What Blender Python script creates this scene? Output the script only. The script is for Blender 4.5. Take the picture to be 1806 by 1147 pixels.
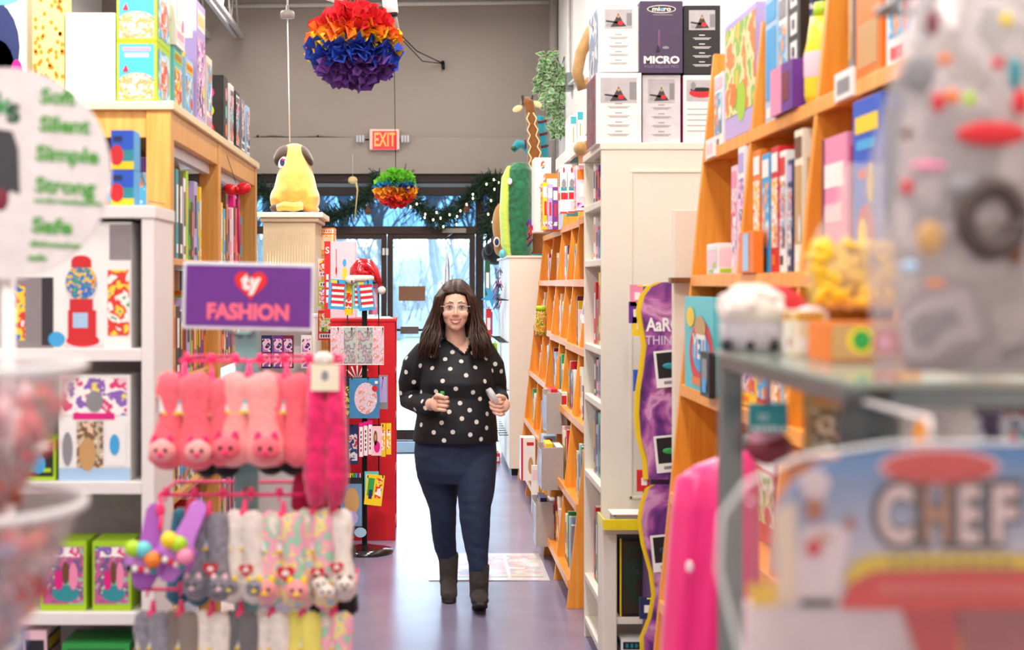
import bpy, math, random
from mathutils import Vector, Matrix, noise
from mathutils.bvhtree import BVHTree
random.seed(7)
for o in list(bpy.data.objects): bpy.data.objects.remove(o)
S = bpy.context.scene
COL = S.collection
PI = math.pi
F, VX, VY, EYE = 2500.0, 750.0, 500.0, 1.67      # focal length in pixels, vanishing point of the aisle, eye height
# ---------------------------------------------------------------- camera
cam = bpy.data.cameras.new('camera')
cam.sensor_width = 36.0
cam.lens = 36.0 * F / 1806
cam.shift_x = (903 - VX) / 1806
cam.shift_y = -(573.5 - VY) / 1806
cam.clip_start = 0.05; cam.clip_end = 300
cam.dof.use_dof = True
cam.dof.focus_distance = 8.8
cam.dof.aperture_fstop = 3.0
co = bpy.data.objects.new('camera', cam); COL.objects.link(co)
co.location = (0, 0, EYE); co.rotation_euler = (PI / 2, 0, 0)
S.camera = co
S.view_settings.view_transform = 'Standard'; S.view_settings.look = 'None'
S.view_settings.gamma = 1; S.view_settings.use_curve_mapping = False
S.view_settings.exposure = 0.7
# ---------------------------------------------------------------- sky and lights
w = bpy.data.worlds.new('sky'); S.world = w; w.use_nodes = True
bg = w.node_tree.nodes['Background']
bg.inputs[0].default_value = (0.66, 0.83, 1.0, 1); bg.inputs[1].default_value = 9.0
def area(name, loc, sx, sy, e, col=(1, .97, .95), rot=(0, 0, 0)):
    l = bpy.data.lights.new(name, 'AREA'); l.shape = 'RECTANGLE'; l.size = sx; l.size_y = sy
    l.energy = e; l.color = col
    o = bpy.data.objects.new(name, l); COL.objects.link(o); o.location = loc; o.rotation_euler = rot
    return o
LAMPS = [(x, y) for y in (0.6, 3.2, 5.8, 8.4, 11.0, 13.3) for x in (-1.9, 0.35)]
for x, y in LAMPS:
    area('ceiling_tube_light', (x, y, 4.47), 0.3, 1.3, (30 if y < 12 else 14) if y > 2 else 40)
def spot(name, loc, tgt, e, ang, col=(1, .93, .82)):
    l = bpy.data.lights.new(name, 'SPOT'); l.energy = e; l.spot_size = math.radians(ang); l.spot_blend = .6
    l.color = col; l.shadow_soft_size = .05
    o = bpy.data.objects.new(name, l); COL.objects.link(o); o.location = loc
    o.rotation_euler = (Vector(tgt) - Vector(loc)).to_track_quat('-Z', 'Y').to_euler()
spot('track_spot', (-1.0, 9.55, 4.6), (-.92, 10.0, 2.4), 500, 30)
spot('track_spot', (-1.2, 3.6, 4.3), (-1.2, 5.1, 2.45), 300, 40)
spot('track_spot', (0.2, 4.2, 4.4), (1.0, 6.3, 2.2), 25, 50)
spot('track_spot', (0.1, 6.0, 4.4), (0.9, 9.2, 1.6), 200, 60)
# ---------------------------------------------------------------- materials
def H(h):
    h = h.lstrip('#')
    v = [int(h[i:i + 2], 16) / 255 for i in (0, 2, 4)]
    return tuple((c / 12.92 if c < .04045 else ((c + .055) / 1.055) ** 2.4) for c in v) + (1,)
MC = {}
def mat(name, hexc, rough=.55, metal=0, var=.06, scale=30, emit=0, spec=.5, alpha=1, trans=0, bump=0, coat=0, sheen=0):
    if name in MC: return MC[name]
    m = bpy.data.materials.new(name); m.use_nodes = True; MC[name] = m
    nt = m.node_tree; b = nt.nodes['Principled BSDF']
    c = H(hexc)
    b.inputs['Base Color'].default_value = c
    b.inputs['Roughness'].default_value = rough; b.inputs['Metallic'].default_value = metal
    b.inputs['Specular IOR Level'].default_value = spec
    if var or bump:
        tc = nt.nodes.new('ShaderNodeTexCoord'); nz = nt.nodes.new('ShaderNodeTexNoise')
        nz.inputs['Scale'].default_value = scale; nz.inputs['Detail'].default_value = 3
        nt.links.new(tc.outputs['Object'], nz.inputs['Vector'])
        rp = nt.nodes.new('ShaderNodeValToRGB')
        rp.color_ramp.elements[0].position = .3; rp.color_ramp.elements[1].position = .7
        rp.color_ramp.elements[0].color = tuple(max(0, x * (1 - var)) for x in c[:3]) + (1,)
        rp.color_ramp.elements[1].color = tuple(min(1, x * (1 + var)) for x in c[:3]) + (1,)
        nt.links.new(nz.outputs['Fac'], rp.inputs['Fac']); nt.links.new(rp.outputs[0], b.inputs['Base Color'])
        if bump:
            bp = nt.nodes.new('ShaderNodeBump'); bp.inputs['Strength'].default_value = bump; bp.inputs['Distance'].default_value = .01
            nt.links.new(nz.outputs['Fac'], bp.inputs['Height']); nt.links.new(bp.outputs[0], b.inputs['Normal'])
    if emit:
        b.inputs['Emission Color'].default_value = c; b.inputs['Emission Strength'].default_value = emit
    if alpha < 1: b.inputs['Alpha'].default_value = alpha
    if trans: b.inputs['Transmission Weight'].default_value = trans; b.inputs['IOR'].default_value = 1.15
    if coat: b.inputs['Coat Weight'].default_value = coat; b.inputs['Coat Roughness'].default_value = .1
    if sheen: b.inputs['Sheen Weight'].default_value = sheen
    return m
def film(name, hexc, clear=.8, rough=.08):                      # clear plastic or glass sheet: mostly see-through, glossy
    if name in MC: return MC[name]
    m = bpy.data.materials.new(name); m.use_nodes = True; MC[name] = m
    nt = m.node_tree; out = nt.nodes['Material Output']; b = nt.nodes['Principled BSDF']
    b.inputs['Base Color'].default_value = H('#f4f4f6'); b.inputs['Roughness'].default_value = rough
    t = nt.nodes.new('ShaderNodeBsdfTransparent'); t.inputs[0].default_value = H(hexc)
    mx = nt.nodes.new('ShaderNodeMixShader'); mx.inputs[0].default_value = clear
    nt.links.new(b.outputs[0], mx.inputs[1]); nt.links.new(t.outputs[0], mx.inputs[2]); nt.links.new(mx.outputs[0], out.inputs[0])
    return m
def wood(name, a, b_, scale=1.0, rough=.38):
    if name in MC: return MC[name]
    m = bpy.data.materials.new(name); m.use_nodes = True; MC[name] = m
    nt = m.node_tree; b = nt.nodes['Principled BSDF']; b.inputs['Roughness'].default_value = rough
    tc = nt.nodes.new('ShaderNodeTexCoord'); mp = nt.nodes.new('ShaderNodeMapping')
    mp.inputs['Scale'].default_value = (22 * scale, 22 * scale, 1.6 * scale)
    nz = nt.nodes.new('ShaderNodeTexNoise'); nz.inputs['Scale'].default_value = 2; nz.inputs['Detail'].default_value = 5
    rp = nt.nodes.new('ShaderNodeValToRGB'); rp.color_ramp.elements[0].position = .35; rp.color_ramp.elements[1].position = .68
    rp.color_ramp.elements[0].color = H(a); rp.color_ramp.elements[1].color = H(b_)
    nt.links.new(tc.outputs['Object'], mp.inputs[0]); nt.links.new(mp.outputs[0], nz.inputs['Vector'])
    nt.links.new(nz.outputs['Fac'], rp.inputs[0]); nt.links.new(rp.outputs[0], b.inputs['Base Color'])
    return m
def prt(name, cols, scale=22, rough=.35):                       # busy printed picture in several inks
    if name in MC: return MC[name]
    m = bpy.data.materials.new(name); m.use_nodes = True; MC[name] = m
    nt = m.node_tree; b = nt.nodes['Principled BSDF']; b.inputs['Roughness'].default_value = rough
    tc = nt.nodes.new('ShaderNodeTexCoord'); mp = nt.nodes.new('ShaderNodeMapping')
    r = random.Random(name); mp.inputs['Location'].default_value = (r.random() * 9, r.random() * 9, r.random() * 9)
    nz = nt.nodes.new('ShaderNodeTexNoise'); nz.inputs['Scale'].default_value = scale; nz.inputs['Detail'].default_value = 2.5
    rp = nt.nodes.new('ShaderNodeValToRGB'); cr = rp.color_ramp; cr.interpolation = 'CONSTANT'
    n = len(cols)
    while len(cr.elements) < n: cr.elements.new(.5)
    for i, c in enumerate(cols):
        cr.elements[i].position = 0 if i == 0 else .36 + .3 * (i - 1) / max(1, n - 2)
        cr.elements[i].color = H(c)
    nt.links.new(tc.outputs['Object'], mp.inputs[0]); nt.links.new(mp.outputs[0], nz.inputs['Vector'])
    nt.links.new(nz.outputs['Fac'], rp.inputs[0]); nt.links.new(rp.outputs[0], b.inputs['Base Color'])
    return m
INK = {'white': '#f2eeea', 'cream': '#efe3c8', 'pale blue': '#a9cbe8', 'sky blue': '#3fa4dc', 'navy': '#1d2a5c', 'teal': '#2a8f98',
       'lime': '#a9d11c', 'green': '#2f9e44', 'dark green': '#1c5a34', 'yellow': '#f5cf1f', 'orange': '#ee7d22', 'red': '#d3232b',
       'maroon': '#7c1f33', 'pink': '#f08db0', 'magenta': '#e01381', 'purple': '#6a2f92', 'lavender': '#b9a6dc', 'brown': '#6b4326',
       'tan': '#c79a62', 'grey': '#8d8b90', 'black': '#1b1a1d', 'pale pink': '#f3c9d2', 'aqua': '#63c7cf', 'blue': '#2456c4'}
def ink(n, rough=.38): return mat('ink_' + n.replace(' ', '_'), INK[n], rough, var=.03, scale=12)
OAK = wood('honey_oak', '#e58c2a', '#f4a53e'); OAKL = wood('light_oak', '#cf8f40', '#dfa558')
CREAM = mat('cream_paint', '#ebe2d3', .5, var=.02, scale=4)
WHT = mat('white_laminate', '#e9e2df', .45, var=.02, scale=4)
BLK = mat('black_metal', '#18181a', .4, .6)
STEEL = mat('grey_steel', '#83898a', .35, .7)
CLEAR = film('clear_vinyl', '#f4f2f4', .72, .12)
PR = [prt('print_a', ['#2b6cb8', '#f5d33a', '#e23a2e', '#f7f1e8', '#3aa655']),
      prt('print_b', ['#f4c5d0', '#e0427f', '#fff4ef', '#8d62b8', '#f0dd6a']),
      prt('print_c', ['#2f7a4d', '#a8cf3c', '#f4efe0', '#d8862d', '#5c3a24']),
      prt('print_d', ['#10121a', '#3b4b7a', '#d8d8e0', '#c62c3a', '#ebc94a'], 28),
      prt('print_e', ['#f2efe8', '#bfe0ee', '#4aa7d6', '#ef8f3a', '#e6e2da'], 18),
      prt('print_f', ['#efe7da', '#c9b69b', '#7a5a3f', '#e9c7a7', '#4b3b33'], 26),
      prt('print_g', ['#7b3aa5', '#cf7fd0', '#f9d2e7', '#3d1d66', '#eee6f7'], 20),
      prt('print_h', ['#e9312c', '#f8f4ee', '#f7b32b', '#f8f4ee', '#c01f2e'], 24)]
# ---------------------------------------------------------------- mesh builder
def V(*a): return Vector(a)
class MB:
    def __init__(s): s.v = []; s.f = []; s.m = []; s.sm = []; s.mats = []
    def mi(s, m):
        if m not in s.mats: s.mats.append(m)
        return s.mats.index(m)
    def add(s, vs, fs, m, smooth=False):
        b = len(s.v); s.v += [Vector(v) for v in vs]; i = s.mi(m)
        for f in fs: s.f.append([b + k for k in f]); s.m.append(i); s.sm.append(smooth)
    def box(s, x0, x1, y0, y1, z0, z1, m):
        vs = [(x, y, z) for x in (x0, x1) for y in (y0, y1) for z in (z0, z1)]
        s.add(vs, [(0, 1, 3, 2), (4, 6, 7, 5), (0, 4, 5, 1), (2, 3, 7, 6), (0, 2, 6, 4), (1, 5, 7, 3)], m); return s
    def quad(s, a, b, c, d, m): s.add([a, b, c, d], [(0, 1, 2, 3)], m)
    def poly(s, pts, n, th, m):                                     # flat outline extruded along n
        n = Vector(n).normalized() * th; k = len(pts)
        vs = [Vector(p) for p in pts] + [Vector(p) + n for p in pts]
        fs = [list(range(k))[::-1], list(range(k, 2 * k))] + [(i, (i + 1) % k, k + (i + 1) % k, k + i) for i in range(k)]
        s.add(vs, fs, m); return s
    def tube(s, pts, r, m, seg=8, ry=None, up=None, caps=True):
        pts = [Vector(p) for p in pts]; n = len(pts)
        if not hasattr(r, '__len__'): r = [r] * n
        if ry is None: ry = r
        elif not hasattr(ry, '__len__'): ry = [ry] * n
        vs = []; prev = Vector(up) if up else None
        for i, p in enumerate(pts):
            t = (pts[min(n - 1, i + 1)] - pts[max(0, i - 1)]).normalized()
            if prev is None: prev = Vector((0, 0, 1)) if abs(t.z) < .9 else Vector((1, 0, 0))
            a = (prev - t * prev.dot(t))
            if a.length < 1e-5: a = t.orthogonal()
            a.normalize(); prev = a; b = t.cross(a)
            for k in range(seg):
                th = 2 * PI * k / seg
                vs.append(p + a * (r[i] * math.cos(th)) + b * (ry[i] * math.sin(th)))
        fs = [(i * seg + k, i * seg + (k + 1) % seg, (i + 1) * seg + (k + 1) % seg, (i + 1) * seg + k) for i in range(n - 1) for k in range(seg)]
        if caps: fs += [list(range(seg))[::-1], list(range((n - 1) * seg, n * seg))]
        s.add(vs, fs, m, True); return s
    def loft(s, rings, m, seg=24):                                  # horizontal ellipses: (x, y, z, rx, ry)
        vs = []; n = len(rings)
        for (x, y, z, rx, ry) in rings:
            for k in range(seg):
                th = 2 * PI * k / seg; vs.append((x + rx * math.cos(th), y + ry * math.sin(th), z))
        fs = [(i * seg + k, i * seg + (k + 1) % seg, (i + 1) * seg + (k + 1) % seg, (i + 1) * seg + k) for i in range(n - 1) for k in range(seg)]
        fs += [list(range(seg))[::-1], list(range((n - 1) * seg, n * seg))]
        s.add(vs, fs, m, True); return s
    def lathe(s, c, prof, m, seg=28, arc=(0, 2 * PI)):
        c = Vector(c); vs = []; n = len(prof)
        for r, z in prof:
            for k in range(seg): th = 2 * PI * k / seg; vs.append(c + V(r * math.cos(th), r * math.sin(th), z))
        fs = [(i * seg + k, i * seg + (k + 1) % seg, (i + 1) * seg + (k + 1) % seg, (i + 1) * seg + k) for i in range(n - 1) for k in range(seg)]
        s.add(vs, fs, m, True); return s
    def ell(s, c, r, m, rot=None, seg=14, rings=9):
        c = Vector(c); vs = []; R = rot or Matrix.Identity(3)
        if not hasattr(r, '__len__'): r = (r, r, r)
        for i in range(rings + 1):
            ph = PI * i / rings
            for k in range(seg):
                th = 2 * PI * k / seg
                vs.append(c + R @ V(r[0] * math.sin(ph) * math.cos(th), r[1] * math.sin(ph) * math.sin(th), r[2] * math.cos(ph)))
        fs = [(i * seg + k, (i + 1) * seg + k, (i + 1) * seg + (k + 1) % seg, i * seg + (k + 1) % seg) for i in range(rings) for k in range(seg)]
        s.add(vs, fs, m, True); return s
    def disc(s, c, u, v, ru, rv, m, seg=20):
        c = Vector(c); u = Vector(u); v = Vector(v)
        s.add([c + u * (ru * math.cos(2 * PI * k / seg)) + v * (rv * math.sin(2 * PI * k / seg)) for k in range(seg)], [list(range(seg))], m)
    def rect(s, c, u, v, w, h, m):
        c = Vector(c); u = Vector(u) * (w / 2); v = Vector(v) * (h / 2)
        s.add([c - u - v, c + u - v, c + u + v, c - u + v], [(0, 1, 2, 3)], m)
    def text(s, txt, size, c, u, v, m, off=0, width=None, ext=0):    # centred lettering
        cu = bpy.data.curves.new('t', 'FONT'); cu.body = txt; cu.size = 1; cu.offset = off
        cu.align_x = 'CENTER'; cu.align_y = 'CENTER'; cu.resolution_u = 3; cu.extrude = ext
        ob = bpy.data.objects.new('t', cu); me = bpy.data.meshes.new_from_object(ob)
        c = Vector(c); u = Vector(u); v = Vector(v); n = u.cross(v)
        xs = [p.co.x for p in me.vertices] or [0]
        sx = size
        if width: sx = width / max(1e-6, max(xs) - min(xs))
        s.add([c + u * (p.co.x * sx) + v * (p.co.y * size) + n * (p.co.z * size) for p in me.vertices], [list(p.vertices) for p in me.polygons], m)
        bpy.data.objects.remove(ob); bpy.data.curves.remove(cu); bpy.data.meshes.remove(me)
    def merge(s, o):
        for f, mi, sm in zip(o.f, o.m, o.sm):
            pass
        b = len(s.v); s.v += o.v
        for f, mi, sm in zip(o.f, o.m, o.sm): s.f.append([b + k for k in f]); s.m.append(s.mi(o.mats[mi])); s.sm.append(sm)
    def build(s, name, parent=None, origin=None, bevel=0, sub=0):
        if parent is not None: org = Vector(parent.get('_o', (0, 0, 0)))
        elif origin is not None: org = Vector(origin)
        else: org = V(0, 0, 0)
        me = bpy.data.meshes.new(name)
        me.from_pydata([v - org for v in s.v], [], s.f)
        for m in s.mats: me.materials.append(m)
        for p, mi, sm in zip(me.polygons, s.m, s.sm): p.material_index = mi; p.use_smooth = sm
        me.update()
        o = bpy.data.objects.new(name, me); COL.objects.link(o)
        if parent is not None: o.parent = parent
        else: o.location = org
        o['_o'] = tuple(org)
        if bevel:
            b = o.modifiers.new('bevel', 'BEVEL'); b.width = bevel; b.segments = 2; b.limit_method = 'ANGLE'
        if sub:
            b = o.modifiers.new('sub', 'SUBSURF'); b.levels = sub; b.render_levels = sub
        return o
def fuse(mb, voxel=.006, it=3, name='fused', keep=None):            # one continuous skin over all the lofts
    o = mb.build(name)
    r = o.modifiers.new('r', 'REMESH'); r.mode = 'VOXEL'; r.voxel_size = voxel
    sm = o.modifiers.new('s', 'SMOOTH'); sm.iterations = it; sm.factor = .5
    dg = bpy.context.evaluated_depsgraph_get(); me = bpy.data.meshes.new_from_object(o.evaluated_get(dg))
    out = MB(); out.add([v.co.copy() for v in me.vertices], [list(p.vertices) for p in me.polygons], mb.mats[0], True)
    bpy.data.objects.remove(o); bpy.data.meshes.remove(me)
    return out
LABELS = {}
def tag(o, label, cat, group=None, kind=None):
    if label:
        if label in LABELS and not group: print('DUPLABEL', label)
        LABELS[label] = 1
        n = len(label.split())
        if n < 4 or n > 16: print('LABELLEN', n, label)
        o['label'] = label
    if cat: o['category'] = cat
    if group: o['group'] = group
    if kind: o['kind'] = kind
    return o
def thing(name, label, cat, loc=(0, 0, 0), group=None):
    o = bpy.data.objects.new(name, None); COL.objects.link(o); o.location = loc; o['_o'] = tuple(loc)
    o.empty_display_size = .05
    return tag(o, label, cat, group)
def place(o, loc, rot=(0, 0, 0), sc=1):                              # for things built around their own base
    o.location = loc; o.rotation_euler = rot
    if sc != 1: o.scale = (sc, sc, sc)
    return o
def P(px, py, d): return Vector(((px - VX) * d / F, d, EYE - (py - VY) * d / F))
def struct(mb, name, bevel=0):
    o = mb.build(name, bevel=bevel); o['kind'] = 'structure'; return o
# ---------------------------------------------------------------- printed packages
def art(mb, c, u, v, w, h, st, r):
    n = Vector(u).cross(Vector(v)); c = Vector(c) + n * .0012; u = Vector(u); v = Vector(v)
    pic, c2, c3 = st
    k = r.random()
    if w < h * .35:                                                  # a spine
        mb.rect(c + v * h * .3, u, v, w * .8, h * .22, ink(c2))
        mb.rect(c - v * h * .05 + n * .0004, u, v, w * .4, h * .3, ink(c3))
        mb.rect(c - v * h * .38, u, v, w * .8, h * .1, pic)
        return
    mb.rect(c + v * h * (.36 if k < .6 else -.36), u, v, w * .86, h * .16, ink(c2))
    for i in range(5):
        mb.rect(c + v * h * (.36 if k < .6 else -.36) + u * w * (-.3 + .15 * i) + n * .0006, u, v, w * .09, h * .09, ink(c3))
    mb.rect(c - v * h * (.1 if k < .6 else -.1), u, v, w * .84, h * .62, pic)
    mb.disc(c + u * w * .26 - v * h * .2 + n * .0008, u, v, min(w, h) * .12, min(w, h) * .12, ink(c3))
    for i in range(3):
        mb.rect(c - u * w * .18 - v * h * (-.12 + .08 * i) + n * .0008, u, v, w * .3, h * .025, ink(c2))
X_, Y_, Z_ = V(1, 0, 0), V(0, 1, 0), V(0, 0, 1)
def carton_mb(w, d, h, body, st, seed=0, top=None):
    mb = MB(); r = random.Random(seed)
    mb.box(-w / 2, w / 2, -d / 2, d / 2, 0, h, ink(body) if isinstance(body, str) else body)
    if st:
        art(mb, (0, -d / 2, h / 2), X_, Z_, w, h, st, r)
        art(mb, (-w / 2, 0, h / 2), -Y_, Z_, d, h, st, r)
        art(mb, (w / 2, 0, h / 2), Y_, Z_, d, h, st, r)
    return mb
def carton(name, label, cat, loc, w, d, h, body, st, rot=0, seed=0, group=None, tilt=0):
    o = carton_mb(w, d, h, body, st, seed).build(name)
    o.location = loc; o.rotation_euler = (0, tilt, rot); del o['_o']
    return tag(o, label, cat, group)
ORD = ['first', 'second', 'third', 'fourth', 'fifth', 'sixth', 'seventh', 'eighth', 'ninth']
# ================================================================ THE SETTING
BY = 14.9                                                            # inner face of the shopfront wall
m = MB(); fl = mat('floor_vinyl', '#8a839e', .22, var=.08, scale=3.0, spec=.9, bump=.02)
m.box(-3.4, 1.42, -1.2, BY, -.05, 0, fl); struct(m, 'floor')
wallm = mat('wall_paint', '#9c9187', .75, var=.03, scale=1.5); wallr = mat('wall_paint_white', '#e8e4de', .7, var=.02, scale=1.5)
HX0, HX1, HZ = -2.6, 1.15, 2.82                                      # opening of the shopfront
m = MB(); m.box(-3.5, HX0, BY, BY + .25, 0, 5.05, wallm); m.box(HX1, 1.5, BY, BY + .25, 0, 5.05, wallm)
m.box(HX0, HX1, BY, BY + .25, HZ, 5.05, wallm); struct(m, 'wall_back')
m = MB(); m.box(-3.4, 1.37, BY - .035, BY, HZ, 3.2, wallm); struct(m, 'trim_1', .004)
m = MB(); m.box(1.37, 1.5, -1.2, BY, 0, 5.05, wallr); struct(m, 'wall_right')
m = MB(); m.box(-3.5, -3.4, -1.2, BY, 0, 5.05, wallr); struct(m, 'wall_left')
m = MB(); m.box(-3.5, 1.5, -1.3, -1.2, 0, 5.05, wallr); struct(m, 'wall_front')
m = MB(); dk = mat('painted_deck', '#dcd8d2', .7, var=.03)
m.box(-3.5, 1.5, -1.3, BY + .2, 5.05, 5.15, dk)
for i in range(24): m.box(-3.5 + .2 * i + .03, -3.5 + .2 * i + .12, -1.2, BY, 4.99, 5.05, dk)
struct(m, 'ceiling')
# open-web roof joists running along the shop
jm = mat('joist_paint', '#bdb9b6', .5, .2)
for i, (x, lab) in enumerate([(-2.62, 'white steel roof joist above the left shelves, outermost'), (-2.3, 'white steel roof joist above the left shelves, second from left'),
                              (-1.95, 'white steel roof joist above the left shelves, nearest the pendant cord')]):
    t = thing('roof_joist', lab, 'joist', (x, 6, 4.2), 'open roof joists')
    for z in (4.24, 4.8):
        m = MB(); m.box(x - .05, x - .012, 1, BY - .05, z, z + .05, jm); m.box(x + .012, x + .05, 1, BY - .05, z, z + .05, jm)
        m.build('chord', t, bevel=.003)
    m = MB(); y = 1.0
    while y < BY - .6: m.tube([(x, y, 4.28), (x, y + .3, 4.8)], .011, jm, 5); m.tube([(x, y + .3, 4.8), (x, y + .6, 4.28)], .011, jm, 5); y += .6
    m.build('web_bars', t)
# ceiling lamps
lampm = mat('lamp_tube', '#fff4e2', .3, var=0, emit=3.5)
for i, (x, y) in enumerate(LAMPS):
    side = 'left' if x < 0 else 'right'
    t = thing('tube_lamp', 'long white ceiling tube lamp, number %s from the front in the %s row' % (ORD[i // 2], side), 'lamp', (x, y, 4.5), 'ceiling tube lamps')
    m = MB(); m.box(x - .16, x + .16, y - .68, y + .68, 4.56, 4.62, WHT); m.build('housing', t)
    m = MB()
    for dx in (-.07, .07): m.tube([(x + dx, y - .62, 4.53), (x + dx, y + .62, 4.53)], .02, lampm, 8)
    m.build('tube', t)
    m = MB(); m.tube([(x, y, 4.62), (x, y, 5.0)], .006, BLK, 5); m.build('hanger', t)
# ---- shopfront
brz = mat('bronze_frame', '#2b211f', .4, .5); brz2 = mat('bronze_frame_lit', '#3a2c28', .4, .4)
gl = film('door_glass', '#eef4f6', .93, .03); glt = film('transom_glass', '#7c96a6', .94, .03)
def zz(py): return EYE - (py - VY) * BY / F
def xx(px): return (px - VX) * BY / F
m = MB(); y0, y1 = BY + .02, BY + .1
m.box(HX0, HX1, y0, y1, zz(322), HZ, brz); m.box(HX0, HX1, y0, y1, zz(345), zz(330), brz)      # head members
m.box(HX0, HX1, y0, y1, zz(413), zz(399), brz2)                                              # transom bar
m.box(xx(839), xx(853), y0 - .02, y1, 0, HZ, brz); m.box(HX1 - .06, HX1, y0, y1, 0, HZ, brz)
m.box(xx(548), xx(562), y0, y1, 0, zz(405), brz); m.box(HX0, HX0 + .06, y0, y1, 0, HZ, brz); m.box(HX0, xx(548), y0, y1, 0, .12, brz)
m.box(HX0, HX1, y0, y1, 0, .015, brz)
m.box(HX0, HX1, y0 + .02, y1, zz(330), zz(322), mat('roller_housing', '#5d6b72', .4, .4))
o = struct(m, 'window_1', .004); o['_o'] = (0, 0, 0)
m = MB(); m.box(HX0 + .06, HX1 - .06, BY + .055, BY + .063, zz(399), zz(345), glt); m.build('transom_pane', o)
m = MB(); m.box(xx(853), HX1 - .06, BY + .055, BY + .063, .02, zz(413), gl); m.build('side_pane', o)
m = MB(); m.box(HX0 + .06, xx(548), BY + .055, BY + .063, .12, zz(413), gl); m.build('side_pane', o)
def door(nm, xa, xb):
    t = bpy.data.objects.new(nm, None); COL.objects.link(t); t.location = (xa, BY, 0); t['_o'] = (xa, BY, 0); t['kind'] = 'structure'
    m = MB(); a, b = BY + .03, BY + .075; s = .06
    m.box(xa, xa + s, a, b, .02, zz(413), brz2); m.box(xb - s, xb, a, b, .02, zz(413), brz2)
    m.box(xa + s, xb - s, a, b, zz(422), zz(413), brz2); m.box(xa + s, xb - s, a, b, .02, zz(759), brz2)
    m.build('door_frame', t, bevel=.003)
    m = MB(); m.box(xa + s, xb - s, BY + .048, BY + .054, zz(759), zz(422), gl); m.build('pane', t)
    m = MB(); m.tube([(xa + s, BY - .03, zz(582)), (xb - s, BY - .03, zz(582))], .014, BLK, 8)
    for x in (xa + s, xb - s): m.tube([(x, BY + .03, zz(582)), (x, BY - .03, zz(582))], .012, BLK, 6)
    m.build('push_bar', t)
    m = MB(); m.box(xa + .14, xa + .33, BY - .05, BY - .015, zz(589), zz(576), mat('push_pad', '#5b4a42', .5)); m.build('push_pad', t)
    m = MB(); m.tube([(xb - s * .5, BY + .02, .95), (xb - s * .5, BY - .03, .98), (xb - s * .5, BY - .03, 1.2), (xb - s * .5, BY + .02, 1.23)], .009, BLK, 6); m.build('door_handle', t)
    return t
door('door_1', xx(563), xx(682)); d2 = door('door_2', xx(683), xx(838))
m = MB(); m.box(xx(780), xx(822), BY - .04, BY + .02, zz(411), zz(403), mat('closer_alloy', '#8f8b84', .4, .6))
m.tube([(xx(800), BY - .03, zz(411)), (xx(795), BY - .1, zz(414)), (xx(788), BY + .03, zz(418))], .006, STEEL, 6); m.build('door_closer', d2)
for px in (677, 683):
    m = MB(); m.box(xx(px - 2.4) , xx(px + 1.6), BY, BY + .03, zz(450), zz(438), mat('sensor_white', '#e6e2dc', .4)); m.build('door_sensor', d2)
m = MB(); m.box(xx(703), xx(750), BY + .03, BY + .047, zz(531), zz(505), mat('kraft_sign', '#80573b', .7))
tag(m.build('cardboard_sign', origin=(xx(726), BY, zz(531))), 'blank brown rectangle fixed to the glass of the right door', 'sign')
m = MB(); m.box(xx(772), xx(800), BY + .03, BY + .046, zz(530), zz(496), ink('white')); m.box(xx(780), xx(787), BY + .028, BY + .03, zz(503), zz(499), ink('grey'))
tag(m.build('paper_notice', origin=(xx(786), BY, zz(530))), 'white paper notice on the right door glass beside the brown rectangle', 'notice')
m = MB(); mt = mat('door_mat', '#4d5560', .9, var=.2, scale=60); m.box(-.62, .12, 13.9, 14.8, .001, .012, mt)
tag(m.build('door_mat', origin=(0, 14.3, 0)), 'dark grey door mat lying before the glass doors', 'mat')
# ---- outside
m = MB(); m.box(-14, 16, BY + .25, 21, -.12, -.02, mat('pavement', '#a9adb4', .8, var=.06, scale=2)); m.box(-14, 16, 21, 60, -.12, -.03, mat('lawn', '#56703a', .95, var=.25, scale=5))
m.box(-14, 16, 24.5, 30, -.02, -.01, mat('road', '#8f959c', .8)); o = m.build('ground_outside'); o['kind'] = 'structure'
m = MB(); bank = mat('winter_bank', '#5d6872', .95, var=.35, scale=1.2); bm = []
N, M_ = 40, 8
vs = []; rr = random.Random(3)
for j in range(M_ + 1):
    for i in range(N + 1): vs.append((-16 + 34 * i / N, 44 + j * 1.3, 2.9 * math.sin(PI / 2 * j / M_) + rr.uniform(-.1, .3) * (j > 0)))
m.add(vs, [(j * (N + 1) + i, j * (N + 1) + i + 1, (j + 1) * (N + 1) + i + 1, (j + 1) * (N + 1) + i) for j in range(M_) for i in range(N)], bank, True)
o = m.build('earth_bank_outside'); o['kind'] = 'structure'
bark = mat('hazed_bark', '#56616c', .9, var=.2, scale=8)  # blue-grey haze of the bright outdoors is put into the bark colour
def branch(m, p, d, L, r, lev, rn):
    pts = [p]; q = p.copy(); dd = d.copy()
    for i in range(4):
        dd = (dd + V(rn.uniform(-.16, .16), rn.uniform(-.16, .16), rn.uniform(-.02, .14))).normalized(); q = q + dd * L / 4; pts.append(q.copy())
    m.tube(pts, [r * (1 - .11 * i) for i in range(5)], bark, 5 if lev > 1 else 3, caps=False)
    if lev == 0: return
    for k in range(4 if lev > 1 else 5):
        t = pts[rn.choice((1, 2, 3, 4, 4))]; a = rn.uniform(0, 2 * PI)
        nd = (dd + V(math.cos(a), math.sin(a) * .6, rn.uniform(-.1, .3)) * .8).normalized()
        branch(m, t, nd, L * .68, r * .55, lev - 1, rn)
TREES = [(-1.9, 27, 'pale bare tree outside left of the doors, nearest trunk'), (.35, 31, 'bare forked tree outside behind the right door glass'), (2.0, 36, 'bare tree outside seen above the brown rectangle sign'),
         (-4.2, 33, 'thin bare tree outside behind the left door glass'), (-7, 38, 'bare tree far left outside behind the garland'), (5, 40, 'bare tree farthest right outside'), (-.8, 42, 'slender bare tree on the bank outside between the doors')]
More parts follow.
